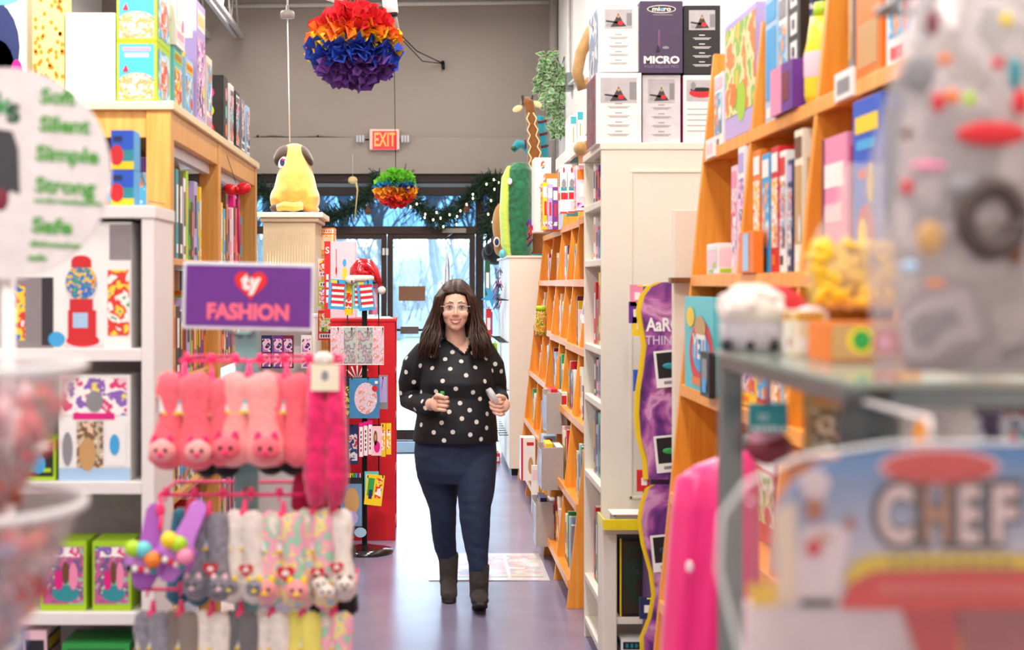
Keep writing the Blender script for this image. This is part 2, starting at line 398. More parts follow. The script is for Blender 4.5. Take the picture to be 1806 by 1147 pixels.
for i, (x, y, lab) in enumerate(TREES):
    rn = random.Random(20 + i); m = MB(); branch(m, V(x, y, 0), V(rn.uniform(-.1, .1), 0, 1), 3.2, .17, 4, rn)
    tag(m.build('bare_tree', origin=(x, y, 0)), lab, 'tree', 'bare winter trees outside')
m = MB(); rn = random.Random(5)
for i in range(700):
    x = rn.uniform(-11, 12); y = rn.uniform(44.5, 49); a = rn.uniform(-.5, .5)
    h = rn.uniform(.8, 2.4); m.tube([(x, y, rn.uniform(-.1, 1.2)), (x + a * h * .5 + rn.uniform(-.2, .2), y, h * .6), (x + a * h, y, h + .5)], [.03, .02, .008], bark, 3, caps=False)
tag(m.build('brushwood', origin=(0, 43, 0)), 'tangle of bare grey brushwood along the bank outside', 'brushwood', kind='stuff')
# ================================================================ UPPER WALL
t = thing('exit_sign', 'lit EXIT sign with red letters on the back wall above the doors', 'sign', (xx(678), BY, zz(265)))
m = MB(); m.box(xx(652), xx(705), BY - .09, BY - .001, zz(266), zz(229), mat('sign_plastic', '#e8c8bd', .4)); m.build('housing', t, bevel=.012)
m = MB(); c = P(678.5, 247.5, BY - .095); m.rect(c, X_, Z_, .252, .19, mat('exit_red', '#e8262b', .4, var=0, emit=.55)); m.build('sign_face', t)
m = MB(); m.text('EXIT', .2, c - Y_ * .004, X_, Z_, mat('exit_letter', '#ff7a3c', .4, var=0, emit=1.0), .02, width=.225); m.build('lettering', t)
for k, px in enumerate((636, 715)):
    t = thing('emergency_lamp', 'clear caged emergency lamp head just %s of the EXIT sign' % ('left', 'right')[k], 'lamp', tuple(P(px, 248, BY)), 'emergency lamp heads')
    m = MB(); s = -1 if k == 0 else 1; x = xx(px)
    m.box(x - .05, x + .05, BY - .1, BY - .03, zz(253), zz(240), film('lamp_lens', '#ffffff', .5)); m.build('lens', t, bevel=.008)
    m = MB(); m.tube([(x, BY - .03, zz(247)), (x, BY, zz(247))], .02, WHT)
    m.tube([(x - s * .05, BY - .04, zz(247)), (xx(678) + s * .16, BY - .04, zz(247))], .008, BLK, 6)
    for q in range(4): m.tube([(x - .045 + .03 * q, BY - .104, zz(253)), (x - .045 + .03 * q, BY - .104, zz(240))], .003, STEEL, 4)
    m.build('bracket', t)
m = MB(); m.tube([P(px, py, BY - .02) for px, py in ((380, 243), (440, 245), (457, 242), (480, 240), (520, 243), (560, 241), (600, 243), (630, 244))], .008, mat('cable_grey', '#5b544e', .6), 6)
for px in (455, 561): m.box(xx(px) - .01, xx(px) + .01, BY - .03, BY, zz(243), zz(239), BLK)
tag(m.build('cable', origin=tuple(P(540, 243, BY))), 'dark electrical cable clipped along the back wall to the EXIT sign', 'cable')
m = MB(); m.tube([P(400, 11, BY - .08), P(976, 4, BY - .08)], .022, mat('pipe_paint', '#cfc9c3', .4), 8)
m.box(xx(505) - .02, xx(505) + .02, BY - .1, BY, zz(14), zz(6), STEEL)
tag(m.build('ceiling_pipe', origin=tuple(P(700, 7, BY))), 'white painted pipe running level across the top of the back wall', 'pipe')
m = MB(); m.tube([P(977, -30, BY - .3), P(975, 180, BY - .3), P(973, 300, BY - .3)], .045, mat('down_pipe', '#a9a29d', .45, .2), 12)
tag(m.build('down_pipe', origin=tuple(P(975, 300, BY - .3))), 'grey vertical pipe in the right back corner behind the hanging plant', 'pipe')
m = MB(); m.tube([P(690, 45, 14.2), P(735, 90, 14.5), P(781, 112, BY - .02)], .006, BLK, 5); m.tube([P(700, 60, 14.2), P(745, 108, 14.5), P(779, 112, BY - .02)], .005, BLK, 5)
m.tube([P(781, 108, BY - .02), P(782, 122, BY - .04)], .018, BLK, 6)
tag(m.build('wall_wire', origin=tuple(P(781, 112, BY))), 'pair of loose wires hooked to the upper back wall right of the big pompom', 'wire')
t = thing('track_lamp', 'white cylindrical track lamp above and right of the big rainbow pompom', 'lamp', tuple(P(690, 20, 9.5)))
m = MB(); m.tube([P(686, -8, 9.5), P(690, 24, 9.5)], .05, WHT, 16); m.tube([P(690, 24, 9.5), P(691, 30, 9.5)], .043, BLK, 16); m.build('lamp_head', t)
m = MB(); m.tube([P(688, -5, 9.6), P(700, 55, 9.9)], .022, jm, 8); m.tube([P(680, -20, 9.5), P(560, -20, 9.5)], .02, WHT, 8); m.tube([P(686, -8, 9.5), P(686, -22, 9.5), (P(686, 0, 9.5).x, 9.5, 5)], .012, WHT, 8); m.build('track', t)
m = MB(); m.tube([P(555, -12, 10), P(600, 4, 10), P(640, 30, 10), P(560 + 90, 32, 10)], .02, mat('conduit', '#d8d2cc', .4), 8); m.tube([P(555, -12, 10), (P(555, 0, 10).x, 10, 5.0)], .02, MC['conduit'], 8)
tag(m.build('conduit', origin=tuple(P(600, 5, 10))), 'bent white conduit hanging from the ceiling just behind the big pompom', 'conduit')
t = thing('pendant_cord', 'white round ceiling cap with a long cord over the toy dog', 'pendant', tuple(P(507, 24, 10.2)))
m = MB(); m.lathe(P(507, 32, 10.2), [(0, 0), (.05, 0), (.052, .035), (.045, .05), (.012, .06), (.01, .09), (0, .09)], mat('cap_grey', '#9c938b', .4)); m.build('ceiling_cap', t)
m = MB(); m.tube([P(507, 32, 10.2), P(511, 251, 10.2)], .005, WHT, 5); m.tube([P(507, 24, 10.2), (P(507, 0, 10.2).x, 10.2, 5)], .008, WHT, 5); m.build('cord', t)
# pompoms
def pompom(t, c, R, flat, bands, n, seed, w=.3):
    m = MB(); rn = random.Random(seed); c = Vector(c)
    ms = [(b[0], mat('tissue_' + b[1].strip('#'), b[1], .8, var=.06, scale=60)) for b in bands]
    m.ell(c, (R * .7, R * .7, R * .7 * flat), ms[len(ms) // 2][1])
    for i in range(n):
        z = 1 - 2 * (i + .5) / n; a = i * 2.39996; s = math.sqrt(1 - z * z)
        d = V(s * math.cos(a), s * math.sin(a), z)
        mm = next(mm for lim, mm in ms if z + rn.uniform(-.05, .05) >= lim or lim == bands[-1][0])
        d2 = (d + V(rn.uniform(-.2, .2), rn.uniform(-.2, .2), rn.uniform(-.12, .12))).normalized()
        R1 = R * rn.uniform(.84, 1.1); u = d.cross(V(rn.uniform(-.3, .3), rn.uniform(-.3, .3), 1)).normalized(); n2 = d.cross(u)
        W = R * w * rn.uniform(.75, 1.3); k = rn.uniform(.1, .3) * R * rn.choice((-1, 1))
        def q(f, s_, h): p = d2 * (R1 * f) + u * (s_ * W) + n2 * h; return c + V(p.x, p.y, p.z * flat)
        m.add([q(.5, 0, 0), q(.72, -.5, k * .5), q(.78, 0, -k * .4), q(.72, .5, k * .5), q(.9, -.36, k * .3), q(1.1, rn.uniform(-.15, .15), 0), q(.9, .36, k * .4), q(1.0, -.2, k), q(.99, .2, -k * .3)],
              [(0, 2, 1), (0, 3, 2), (1, 2, 7, 4), (2, 3, 6, 8), (2, 5, 7), (2, 8, 5)], mm, False)
    m.build('tissue_ball', t)
c = P(625, 80, 6.9); t = thing('tissue_pompom', 'big rainbow tissue paper pompom, red on top and purple below', 'pompom', tuple(c), 'hanging tissue pompoms')
pompom(t, c, .212, .92, [(.42, '#e01f2c'), (.2, '#f4701c'), (-.02, '#f6bf1c'), (-.5, '#1f45b4'), (-1, '#6a3d94')], 640, 4, .5)
m = MB(); m.tube([c + Z_ * .12, (c.x, c.y, 5.0)], .002, mat('ribbon_pink', '#e9b8d6', .5), 5); m.build('string', t)
c = P(698, 332, 13.2); t = thing('tissue_pompom', 'small tissue paper pompom over the doors, green on top and red below', 'pompom', tuple(c), 'hanging tissue pompoms')
pompom(t, c, .19, .9, [(.28, '#6cc02c'), (.08, '#2a93b8'), (-.02, '#1f3f9e'), (-.42, '#f0a21e'), (-.6, '#ee5a1e'), (-1, '#d3202c')], 520, 9, .5)
m = MB(); m.tube([c + Z_ * .12, (c.x - .03, c.y, 5.0)], .003, BLK, 4); m.build('string', t)
# garlands
ndl = mat('fir_needles', '#1c3324', .8, var=.3, scale=40); ndl2 = mat('fir_needles_light', '#2f4d33', .8)
bulb = mat('warm_bulb', '#ffe9a8', .3, var=0, emit=7)
def garland(lab, path, r, n, seed, bulbs=(), cones=()):
    D = BY - .14; rn = random.Random(seed); pts = [P(x, y, D) for x, y in path]
    t = thing('fir_garland', lab, 'garland', tuple(pts[0]), 'fir garlands over the shopfront')
    m = MB(); m.tube(pts, .012, ndl2, 5)
    L = len(pts) - 1
    for i in range(n):
        f = rn.random() * L; k = min(L - 1, int(f)); p = pts[k].lerp(pts[k + 1], f - k); ax = (pts[k + 1] - pts[k]).normalized()
        d = V(rn.gauss(0, 1), rn.gauss(0, .6), rn.gauss(0, 1)).normalized(); d = (d + ax * .5).normalized(); ln = r * rn.uniform(.5, 1.25)
        s = d.cross(V(rn.uniform(-1, 1), rn.uniform(-1, 1), rn.uniform(-1, 1))).normalized() * .006; e = p + d * ln
        if e.y > BY - .02: e.y = BY - .02
        m.add([p - s, p + s, e + s * .6, e - s * .6], [(0, 1, 2, 3)], ndl if rn.random() < .75 else ndl2)
        for q in (.45, .65, .85):
            b = p.lerp(e, q); side = s * 4 * rn.choice((-1, 1)) + V(rn.uniform(-.02, .02), 0, rn.uniform(-.02, .02))
            m.add([b - s * .5, b + s * .5, b + side + d * .02], [(0, 1, 2)], ndl)
    m.build('foliage', t)
    for x, y in cones:
        m = MB(); c = P(x, y, D - .1)
        for q in range(5): m.ell(c + Z_ * (.02 * q - .04), (.035 - .003 * abs(q - 1) * 2, .035 - .003 * abs(q - 1) * 2, .014), mat('pine_cone', '#6a4029', .8), seg=8, rings=5)
        m.build('pine_cone', t)
    for i, (x, y) in enumerate(bulbs):
        m = MB(); m.ell(P(x, y, D - .12), (.008, .008, .012), bulb, seg=8, rings=6); m.build('bulb', t)
garland('dark fir garland swag left of the small pompom, hanging over the transom', [(669, 302), (655, 340), (640, 358), (622, 370), (600, 380), (575, 384), (545, 385), (500, 376), (466, 340), (440, 318), (380, 345)], .13, 1500, 1, (), [(649, 370)])
garland('fir garland swag with warm bulbs between small pompom and right jamb', [(712, 310), (724, 348), (740, 366), (760, 382), (780, 386), (800, 376), (820, 358), (838, 338), (856, 316)], .12, 1500, 2,
        [(735, 360), (750, 378), (749, 384), (770, 375), (777, 385), (793, 379), (806, 382), (823, 361), (834, 350), (834, 343), (782, 400), (805, 396), (725, 346), (724, 365), (812, 372), (764, 388)], [(823, 366)])
garland('fir garland tail with bulbs hanging down the right side of the shopfront', [(870, 316), (876, 326), (876, 340), (868, 370), (862, 395), (866, 418)], .13, 900, 3, [(866, 354), (871, 317), (879, 322), (861, 378), (869, 392), (872, 334), (858, 325)], ())
m = MB(); rn = random.Random(2); c = P(622, 318, BY - .3)
m.ell(c, (.05, .03, .04), mat('straw_bird', '#d9c08a', .8)); m.tube([c + V(-.03, 0, .01), c + V(-.12, 0, -.01)], [.012, .003], mat('black_beak', '#3a3226', .7), 6)
m.tube([c + V(.03, 0, 0), c + V(.05, 0, -.1), c + V(.02, 0, -.42)], [.014, .008, .005], MC['straw_bird'], 6); m.tube([c + Z_ * .03, (c.x, c.y, 3.0), (c.x, BY, 3.0)], .0015, WHT, 4)
tag(m.build('bird_ornament', origin=tuple(c)), 'small straw coloured bird ornament hanging in front of the left garland', 'ornament')
# tinsel tree by the doors
t = thing('tinsel_tree', 'tall slim silver tinsel cone tree standing behind the woman', 'tree', (xx(789) * 14.4 / BY, 14.4, 0))
bx, by = xx(789) * 14.4 / BY, 14.4; ztop = P(0, 436, 14.4).z
m = MB(); rn = random.Random(8); sil = mat('silver_tinsel', '#c9cbd6', .25, .8, var=.2, scale=90)
m.lathe((bx, by, 0), [(0, .2), (.13, .2), (.09, ztop * .5), (.03, ztop * .9), (0, ztop)], sil, 16)
for i in range(900):
    z = rn.uniform(.2, ztop - .03); r = .13 * (1 - (z - .2) / ztop) ** .9; a = rn.uniform(0, 2 * PI); d = V(math.cos(a), math.sin(a), rn.uniform(-.2, .2))
    p = V(bx, by, z) + d * r * .9; s = V(-d.y, d.x, .3) * .006; m.add([p - s, p + s, p + d * .03 + s * .3], [(0, 1, 2)], sil)
m.build('tinsel_cone', t); m = MB(); m.tube([(bx, by, 0), (bx, by, .22)], [.09, .012], STEEL, 14); m.build('stand', t)
# poster sheet on the floor
m = MB(); z = .004
m.poly([(.02, 7.95, .001), (.70, 7.95, .001), (.70, 8.74, .001), (.05, 8.74, .001)], Z_, z, mat('glossy_sheet', '#e9e6ea', .12, coat=.6))
for i in range(3):
    m.quad((.09 + .2 * i, 8.03, .0062), (.27 + .2 * i, 8.03, .0062), (.27 + .2 * i, 8.66, .0062), (.09 + .2 * i, 8.66, .0062), prt('sheet_print', ['#e9e4ea', '#c7d9cf', '#e3b9bd', '#b7b4d4', '#efe6da'], 9, .15))
tag(m.build('floor_sheet', origin=(.35, 8.3, 0)), 'shiny clear covered picture sheet lying flat on the purple floor', 'mat')
# ================================================================ THE WOMAN
WD = 7.35
skin = mat('skin', '#f5c2aa', .45, var=.04, scale=25); skin.node_tree.nodes['Principled BSDF'].inputs['Subsurface Weight'].default_value = .12
skin.node_tree.nodes['Principled BSDF'].inputs['Subsurface Radius'].default_value = (.02, .008, .005)
navy = mat('navy_blouse_cloth', '#090b15', .65, var=.25, scale=8); denim = mat('dark_denim', '#1c2846', .8, var=.22, scale=26)
dots = mat('blouse_dot_white', '#e6e2da', .7); suede = mat('boot_suede', '#3b3533', .85, var=.2, scale=40)
hairm = mat('dark_brown_hair', '#3a2116', .42, var=.35, scale=30)
def ring(py, a, b, ry, dy=0.0, k=1.0, cy=0.0):
    A, B = P(a, py, WD + dy), P(b, py, WD + dy)
    return ((A.x + B.x) / 2, WD + dy + cy, A.z, (B.x - A.x) / 2 * k, ry * k)
def torso(m, mt, k):
    m.loft([ring(595, 783, 825, .058, .01, k), ring(601, 773, 835, .066, .01, k), ring(607, 762, 846, .078, .01, k), ring(616, 750, 857, .095, .01, k), ring(632, 743, 864, .118, .01, k), ring(655, 742, 868, .145, -.01, k),
            ring(675, 742, 870, .155, -.02, k), ring(700, 741, 871, .145, -.01, k), ring(730, 737, 873, .158, -.015, k), ring(758, 732, 875, .17, -.01, k), ring(779, 729, 877, .172, 0, k)], mt, 36)
def arms(m, mt, k):
    m.tube([P(770, 622, 7.37), P(748, 624, 7.37), P(732, 645, 7.38), P(725, 675, 7.4), P(724, 706, 7.4), P(742, 714, 7.28), P(760, 714, 7.16)], [x * k for x in (.05, .066, .07, .068, .06, .05, .04)], mt, 18)
    m.tube([P(838, 620, 7.37), P(856, 622, 7.37), P(868, 645, 7.38), P(873, 675, 7.4), P(876, 700, 7.4), P(882, 703, 7.28), P(884, 706, 7.2)], [x * k for x in (.05, .062, .064, .062, .056, .046, .038)], mt, 18)
def legs(m, mt, k, boots=False):
    m.loft([ring(765, 733, 874, .15, .0, k), ring(800, 730, 877, .155, .0, k, .01), ring(830, 733, 876, .145, .0, k), ring(850, 742, 872, .12, 0, k)], mt, 32)
    L = [(800, 731, 806, .12, 0), (840, 735, 808, .115, .03), (870, 746, 807, .1, .05), (895, 756, 805, .083, .06), (915, 759, 805, .074, .07), (940, 761, 804, .072, .12), (965, 765, 805, .062, .17), (988, 773, 807, .05, .21), (1000, 776, 806, .045, .22)]
    R = [(800, 803, 876, .12, -.0), (840, 803, 875, .115, -.05), (870, 806, 872, .1, -.08), (895, 809, 866, .083, -.1), (915, 810, 865, .074, -.11), (940, 814, 864, .072, -.11), (965, 819, 862, .062, -.11), (990, 825, 861, .05, -.12), (1008, 828, 860, .045, -.12)]
    for q in (L, R): m.loft([ring(a, b, c, d, e, k) for a, b, c, d, e in q], mt, 22)
HC = P(803, 541.5, 7.28)                                             # middle of the head at eye height
def h(x, y, z): return HC + V(x, y, z)
def rot(x=0, y=0, z=0):
    from mathutils import Euler
    return Euler((x, y, z)).to_matrix()
t = thing('person', 'smiling woman walking up the aisle in navy polka dot blouse, dark jeans and ankle boots', 'person', (.16, WD, 0))
b = MB(); torso(b, skin, .955); arms(b, skin, .8); legs(b, skin, .88)
b.ell(h(0, .02, .02), (.073, .095, .1), skin, seg=24, rings=16)
b.ell(h(0, -.012, -.045), (.064, .07, .07), skin, seg=20, rings=12); b.ell(h(0, -.05, -.1), (.03, .028, .022), skin)
b.ell(h(0, -.03, -.075), (.05, .05, .045), skin)
for s in (-1, 1):
    b.ell(h(s * .039, -.05, -.036), (.027, .026, .024), skin); b.ell(h(s * .028, -.066, .024), (.024, .012, .008), skin)
    b.ell(h(s * .075, .015, -.012), (.008, .018, .03), skin); b.ell(h(s * .011, -.087, -.039), (.007, .009, .006), skin)
b.tube([h(0, -.07, .012), h(0, -.085, -.012), h(0, -.1, -.034)], [.008, .008, .009], skin, 10); b.ell(h(0, -.096, -.036), (.0095, .0105, .0085), skin)
b.tube([h(0, .03, -.06), h(0, .04, -.12), h(.004, .055, -.2)], [.05, .05, .06], skin, 18)
# feet inside the boots
b.tube([P(791, 990, WD + .22), P(791, 1030, WD + .2)], [.03, .025], skin, 10); b.tube([P(844, 1000, WD - .12), P(844, 1035, WD - .125)], [.03, .022], skin, 10)
# hands: image-left fist, image-right hand
CL, CR = P(771, 712, 7.08), P(888, 715, 7.08)
b.tube([P(748, 714, 7.22), P(762, 713, 7.14), CL], [.032, .029, .028], skin, 12, ry=[.027, .026, .03])
b.ell(CL, (.038, .024, .042), skin); b.tube([P(885, 706, 7.24), P(886, 710, 7.15), CR], [.03, .028, .026], skin, 12); b.ell(CR, (.034, .026, .038), skin)
body = fuse(b, .0045, 3)
# fingers, each its own tapering chain rooted in the palm
def finger(pts, r, ml=skin):
    body.tube(pts, [r, r * 1.02, r * .98, r * .9, r * .7], ml, 9); body.ell(pts[-1], r * .72, ml, seg=8, rings=6)
for k in range(4):
    z = .033 - .0205 * k; ln = (1.0, 1.1, 1.03, .85)[k]
    finger([CL + V(.0, -.012, z), CL + V(.018 * ln, -.034, z + .001), CL + V(.042 * ln, -.036, z - .002), CL + V(.05 * ln, -.018, z - .003), CL + V(.036 * ln, -.006, z - .003)], .0102 - .0007 * (k == 3))
finger([CL + V(-.012, -.014, .03), CL + V(.002, -.034, .044), CL + V(.016, -.044, .042), CL + V(.027, -.046, .036), CL + V(.036, -.046, .03)], .0112)
for k in range(4):
    z = .018 - .02 * k; ln = (1.0, 1.1, 1.05, .85)[k]
    finger([CR + V(.0, -.012, z), CR + V(-.02 * ln, -.034, z - .004), CR + V(-.045 * ln, -.034, z + .002), CR + V(-.058 * ln, -.026, z + .01), CR + V(-.062 * ln, -.014, z + .018)], .0098 - .0007 * (k == 3))
finger([CR + V(.004, -.01, .03), CR + V(-.008, -.024, .045), CR + V(-.024, -.03, .05), CR + V(-.036, -.03, .046), CR + V(-.046, -.028, .04)], .0108)
body.build('body', t)
# blouse
m = MB(); torso(m, navy, 1.03); arms(m, navy, 1.0); bl = fuse(m, .008, 2)
tri = [(781, 590), (838, 590), (819, 624.5)]
def proj(p): return VX + F * p.x / p.y, VY - F * (p.z - EYE) / p.y
def intri(p):
    x, y = proj(p); s = 0
    for i in range(3):
        (ax, ay), (bx_, by_) = tri[i], tri[(i + 1) % 3]
        if (bx_ - ax) * (y - ay) - (by_ - ay) * (x - ax) < 0: return False
    return True
keep = [f for f in bl.f if not (sum((bl.v[i] for i in f), V(0, 0, 0)).y / len(f) < WD + .02 and intri(sum((bl.v[i] for i in f), V(0, 0, 0)) / len(f)))]
for v in bl.v:                                                       # soft folds
    n_ = noise.noise(V(v.x * 9, v.y * 9, v.z * 4)) ; v.y += n_ * .008; v.x += noise.noise(V(v.z * 7, v.x * 5, 3)) * .004
bl.f = keep; bl.m = [0] * len(keep); bl.sm = [True] * len(keep)
bvh = BVHTree.FromPolygons([v for v in bl.v], bl.f)
def dot(loc, n, r):
    u = n.orthogonal().normalized(); w_ = n.cross(u); c = loc + n * .0022
    ring_ = []
    for k in range(14):
        a = 2 * PI * k / 14; q = loc + (u * math.cos(a) + w_ * math.sin(a)) * r
        hit = bvh.find_nearest(q); ring_.append(hit[0] + hit[1] * .0016 if hit[0] else q + n * .0016)
    bl.add([c] + ring_, [(0, k + 1, (k + 1) % 14 + 1) for k in range(14)], dots, True)
DOTS = [(255,452),(323,458),(315,510),(398,545),(518,550),(621,538),(634,468),(275,567),(355,587),(450,600),(596,582),(125,580),(208,625),(278,640),(385,645),(533,636),(652,615),(634,655),(688,658),(122,663),(168,722),(340,716),(479,683),(590,718),(418,762),(301,778),(213,782),(148,808),(218,837),(90,788),(520,783),(561,822),(443,848),(235,878),(175,884),(379,900),(500,890),(603,912),(454,940),(334,965),(213,977),(541,960),(600,995),(287,1022),(400,1020),(504,1036),(348,1070),(567,1062)]
eye = V(0, 0, EYE)
for x, y in DOTS:
    d = (P(680 + x / 3.373, 460 + y / 3.373, 7) - eye).normalized(); hit = bvh.ray_cast(eye, d)
    if hit[0]: dot(hit[0], hit[1] if hit[1].dot(d) < 0 else -hit[1], .0118)
rn = random.Random(1); back = []
for i in range(900):
    d = V(rn.uniform(-1, 1), 1, rn.uniform(-.4, .4)); o = V(rn.uniform(-.12, .42), WD + 1, rn.uniform(.86, 1.36)); hit = bvh.ray_cast(o, V(rn.uniform(-.5, .5), -1, 0).normalized())
    if hit[0] and hit[0].y > WD + .03 and all((hit[0] - q).length > .065 for q in back): back.append(hit[0]); dot(hit[0], hit[1] if hit[1].y > 0 else -hit[1], .0118)
blo = bl.build('blouse', t)
m = MB()
for a, b_ in (((783, 593), (819, 624)), ((837, 593), (819, 624))):
    pts = []
    for k in range(7):
        q = (a[0] + (b_[0] - a[0]) * k / 6, a[1] + (b_[1] - a[1]) * k / 6); d = (P(q[0] , q[1], 7) - eye).normalized()
        hb = bvh.ray_cast(eye, (P(q[0] + (-2.2 if a[0] < 800 else 2.2), q[1] + 1.5, 7) - eye).normalized()); pts.append(hb[0] + V(0, -.003, 0) if hb[0] and hb[0].y < WD + .02 else P(q[0], q[1], WD - .06 - .012 * k))
    m.tube(pts, .0065, navy, 8)
m.build('collar', blo)
m = MB(); legs(m, denim, 1.0); j = fuse(m, .008, 2)
for v in j.v:
    a = .0014 * math.sin(v.z * 95 + 30 * v.x + 5 * noise.noise(v * 6)) * (1 if v.z < .62 else .35); v.y += a; v.x += a * .4
j.build('jeans', t)
def boot(ax, az, dy, pitch, nm):
    m = MB(); A = V(0, 0, 0)
    m.tube([(0, .0, .235), (0, 0, .16), (0, .005, .1), (0, 0, .075)], [.054, .051, .048, .05], suede, 18, ry=[.056, .05, .048, .047])
    m.tube([(0, .045, .075), (0, 0, .07), (0, -.06, .05), (0, -.12, .038), (0, -.165, .034)], [.036, .045, .046, .046, .03], suede, 16, ry=[.04, .05, .042, .03, .024], up=(1, 0, 0))
    f = fuse(m, .006, 3); hm = mat('boot_heel', '#211d1c', .6)
    R = rot(pitch)
    for v in f.v: v.z = max(v.z, .012)
    h_ = MB(); h_.poly([(-.035, .01, 0), (.035, .01, 0), (.034, .07, 0), (-.034, .07, 0)], Z_, .05, hm)
    s_ = MB(); s_.poly([(-.028, .0, .004), (-.04, -.08, .004), (-.036, -.145, .004), (-.018, -.178, .004), (.018, -.178, .004), (.036, -.145, .004), (.04, -.08, .004), (.028, 0, .004)], Z_, .014, hm)
    org = V(ax, WD + dy, az)
    for q in (f, h_, s_):
        nv = []
        for v in q.v:
            k = min(1, max(0, (.16 - v.z) / .08)) if q is f else 1; w_ = rot(pitch * k) @ v
            if q is f and pitch: w_.y = w_.y * k + (v.y + .02) * (1 - k)
            nv.append(org + w_)
        q.v = nv
    o = f.build('boot', t); h_.build('heel', o, bevel=.004); s_.build('sole', o, bevel=.003)
boot(P(791, 0, WD + .22).x, 0.0, .20, 0, 'l'); boot(P(845, 0, WD - .12).x, .0, -.13, -.36, 'r')
# face
m = MB(); sc = mat('eye_white', '#efe9e4', .2, var=0); ir = mat('eye_iris', '#4a3a2c', .2, var=0); lid = mat('eye_lid', '#b27462', .6)
for s in (-1, 1):
    e = h(s * .031, -.0665, -.001)
    m = MB(); m.ell(e, (.0135, .011, .0054), sc, seg=14, rings=10); m.ell(e + V(0, -.0095, 0), (.0058, .003, .0058), ir, seg=12, rings=6); m.ell(e + V(0, -.0115, 0), (.0026, .002, .0026), BLK, seg=8, rings=5)
    o = m.build('eye', t)
    m = MB(); m.tube([e + V(-.0155, -.004, -.001), e + V(-.008, -.0095, .0062), e + V(0, -.0115, .0082), e + V(.008, -.0095, .0062), e + V(.0155, -.004, -.001)], [.0015, .0028, .003, .0028, .0015], hairm, 6)
    m.tube([e + V(-.014, -.005, -.002), e + V(0, -.0105, -.0075), e + V(.014, -.005, -.002)], [.001, .0018, .001], lid, 6); m.build('eyelid', o)
    m = MB(); m.tube([h(s * .012, -.077, .022), h(s * .03, -.078, .028), h(s * .048, -.066, .02)], [.0018, .0024, .001], mat('brow_brown', '#6b4634', .6), 6); m.build('eyebrow', t)
lip = mat('lips', '#c4706a', .4); teeth = mat('teeth', '#f3eee6', .25, var=0)
def mth(x, z, y=-.0875): return h(x, y + abs(x) ** 2 * 14, z)
m = MB(); xs = [-.03 + .006 * i for i in range(11)]
m.tube([mth(x, -.0655 + (abs(x) / .03) ** 2 * .007) for x in xs], [.0012] + [.0026] * 9 + [.0012], lip, 8)
m.tube([mth(x, -.0815 + (abs(x) / .03) ** 2 * .0225, -.0865) for x in xs], [.0012] + [.0032] * 9 + [.0012], lip, 8); m.build('lips', t)
m = MB()
m.add([mth(x, -.066 + (abs(x) / .03) ** 2 * .007, -.0865) for x in xs] + [mth(x, -.079 + (abs(x) / .03) ** 2 * .02, -.0855) for x in xs], [(i, i + 1, i + 12, i + 11) for i in range(10)], teeth, True); m.build('teeth', t)
# glasses
t2 = m = MB(); fr = mat('spectacle_frame', '#d9cfc6', .2, .1)
for s in (-1, 1):
    c = h(s * .032, -.1, -.006); pts = [c + V(.026 * math.copysign(abs(math.cos(a)) ** .7, math.cos(a)), .004 * abs(math.cos(a)), .019 * math.copysign(abs(math.sin(a)) ** .7, math.sin(a))) for a in [2 * PI * k / 24 for k in range(25)]]
    m.tube(pts, .0016, fr, 6); m.tube([h(s * .058, -.094, .004), h(s * .076, -.06, .004), h(s * .08, .02, .0)], .0014, fr, 6)
m.tube([h(-.007, -.1, -.002), h(0, -.103, .001), h(.007, -.1, -.002)], .0015, fr, 6); g = m.build('spectacles', t)
m = MB()
for s in (-1, 1): m.disc(h(s * .032, -.099, -.006), X_, Z_, .024, .017, film('spectacle_lens', '#ffffff', .92, .02))
m.build('lens', g)
m = MB(); c = h(-.083, .0, -.07); m.tube([c + V(.003 * math.sin(a), .012 * math.cos(a), .024 * math.sin(a)) for a in [2 * PI * k / 16 for k in range(17)]], .0018, mat('silver', '#dcdcdc', .15, .9), 6); m.build('earring', t)
# hair
m = MB()
m.ell(h(0, .037, .034), (.086, .1, .1), hairm, seg=22, rings=14); m.ell(h(0, .036, .062), (.08, .1, .073), hairm, seg=22, rings=14)
for s in (-1, 1): m.tube([h(s * .045, .03, .08), h(s * .08, .035, .01), h(s * .095, .045, -.06), h(s * .12, .06, -.13), h(s * .125, .06, -.21)], [.03, .033, .045, .052, .02], hairm, 12)
m.tube([h(0, .08, .05), h(0, .1, -.06), h(0, .12, -.2)], [.08, .08, .07], hairm, 14, ry=[.05, .05, .03], up=(1, 0, 0))
rn = random.Random(12)
outer = [.02, .06, .096, .112, .138, .165, .178]; inner = [.008, .04, .07, .077, .078, .082, .1]; zs = [.136, .12, .05, -.02, -.085, -.14, -.19]
def cr(a, b, c, d, t_): return .5 * ((2 * b) + (c - a) * t_ + (2 * a - 5 * b + 4 * c - d) * t_ * t_ + (3 * b - a - 3 * c + d) * t_ ** 3)
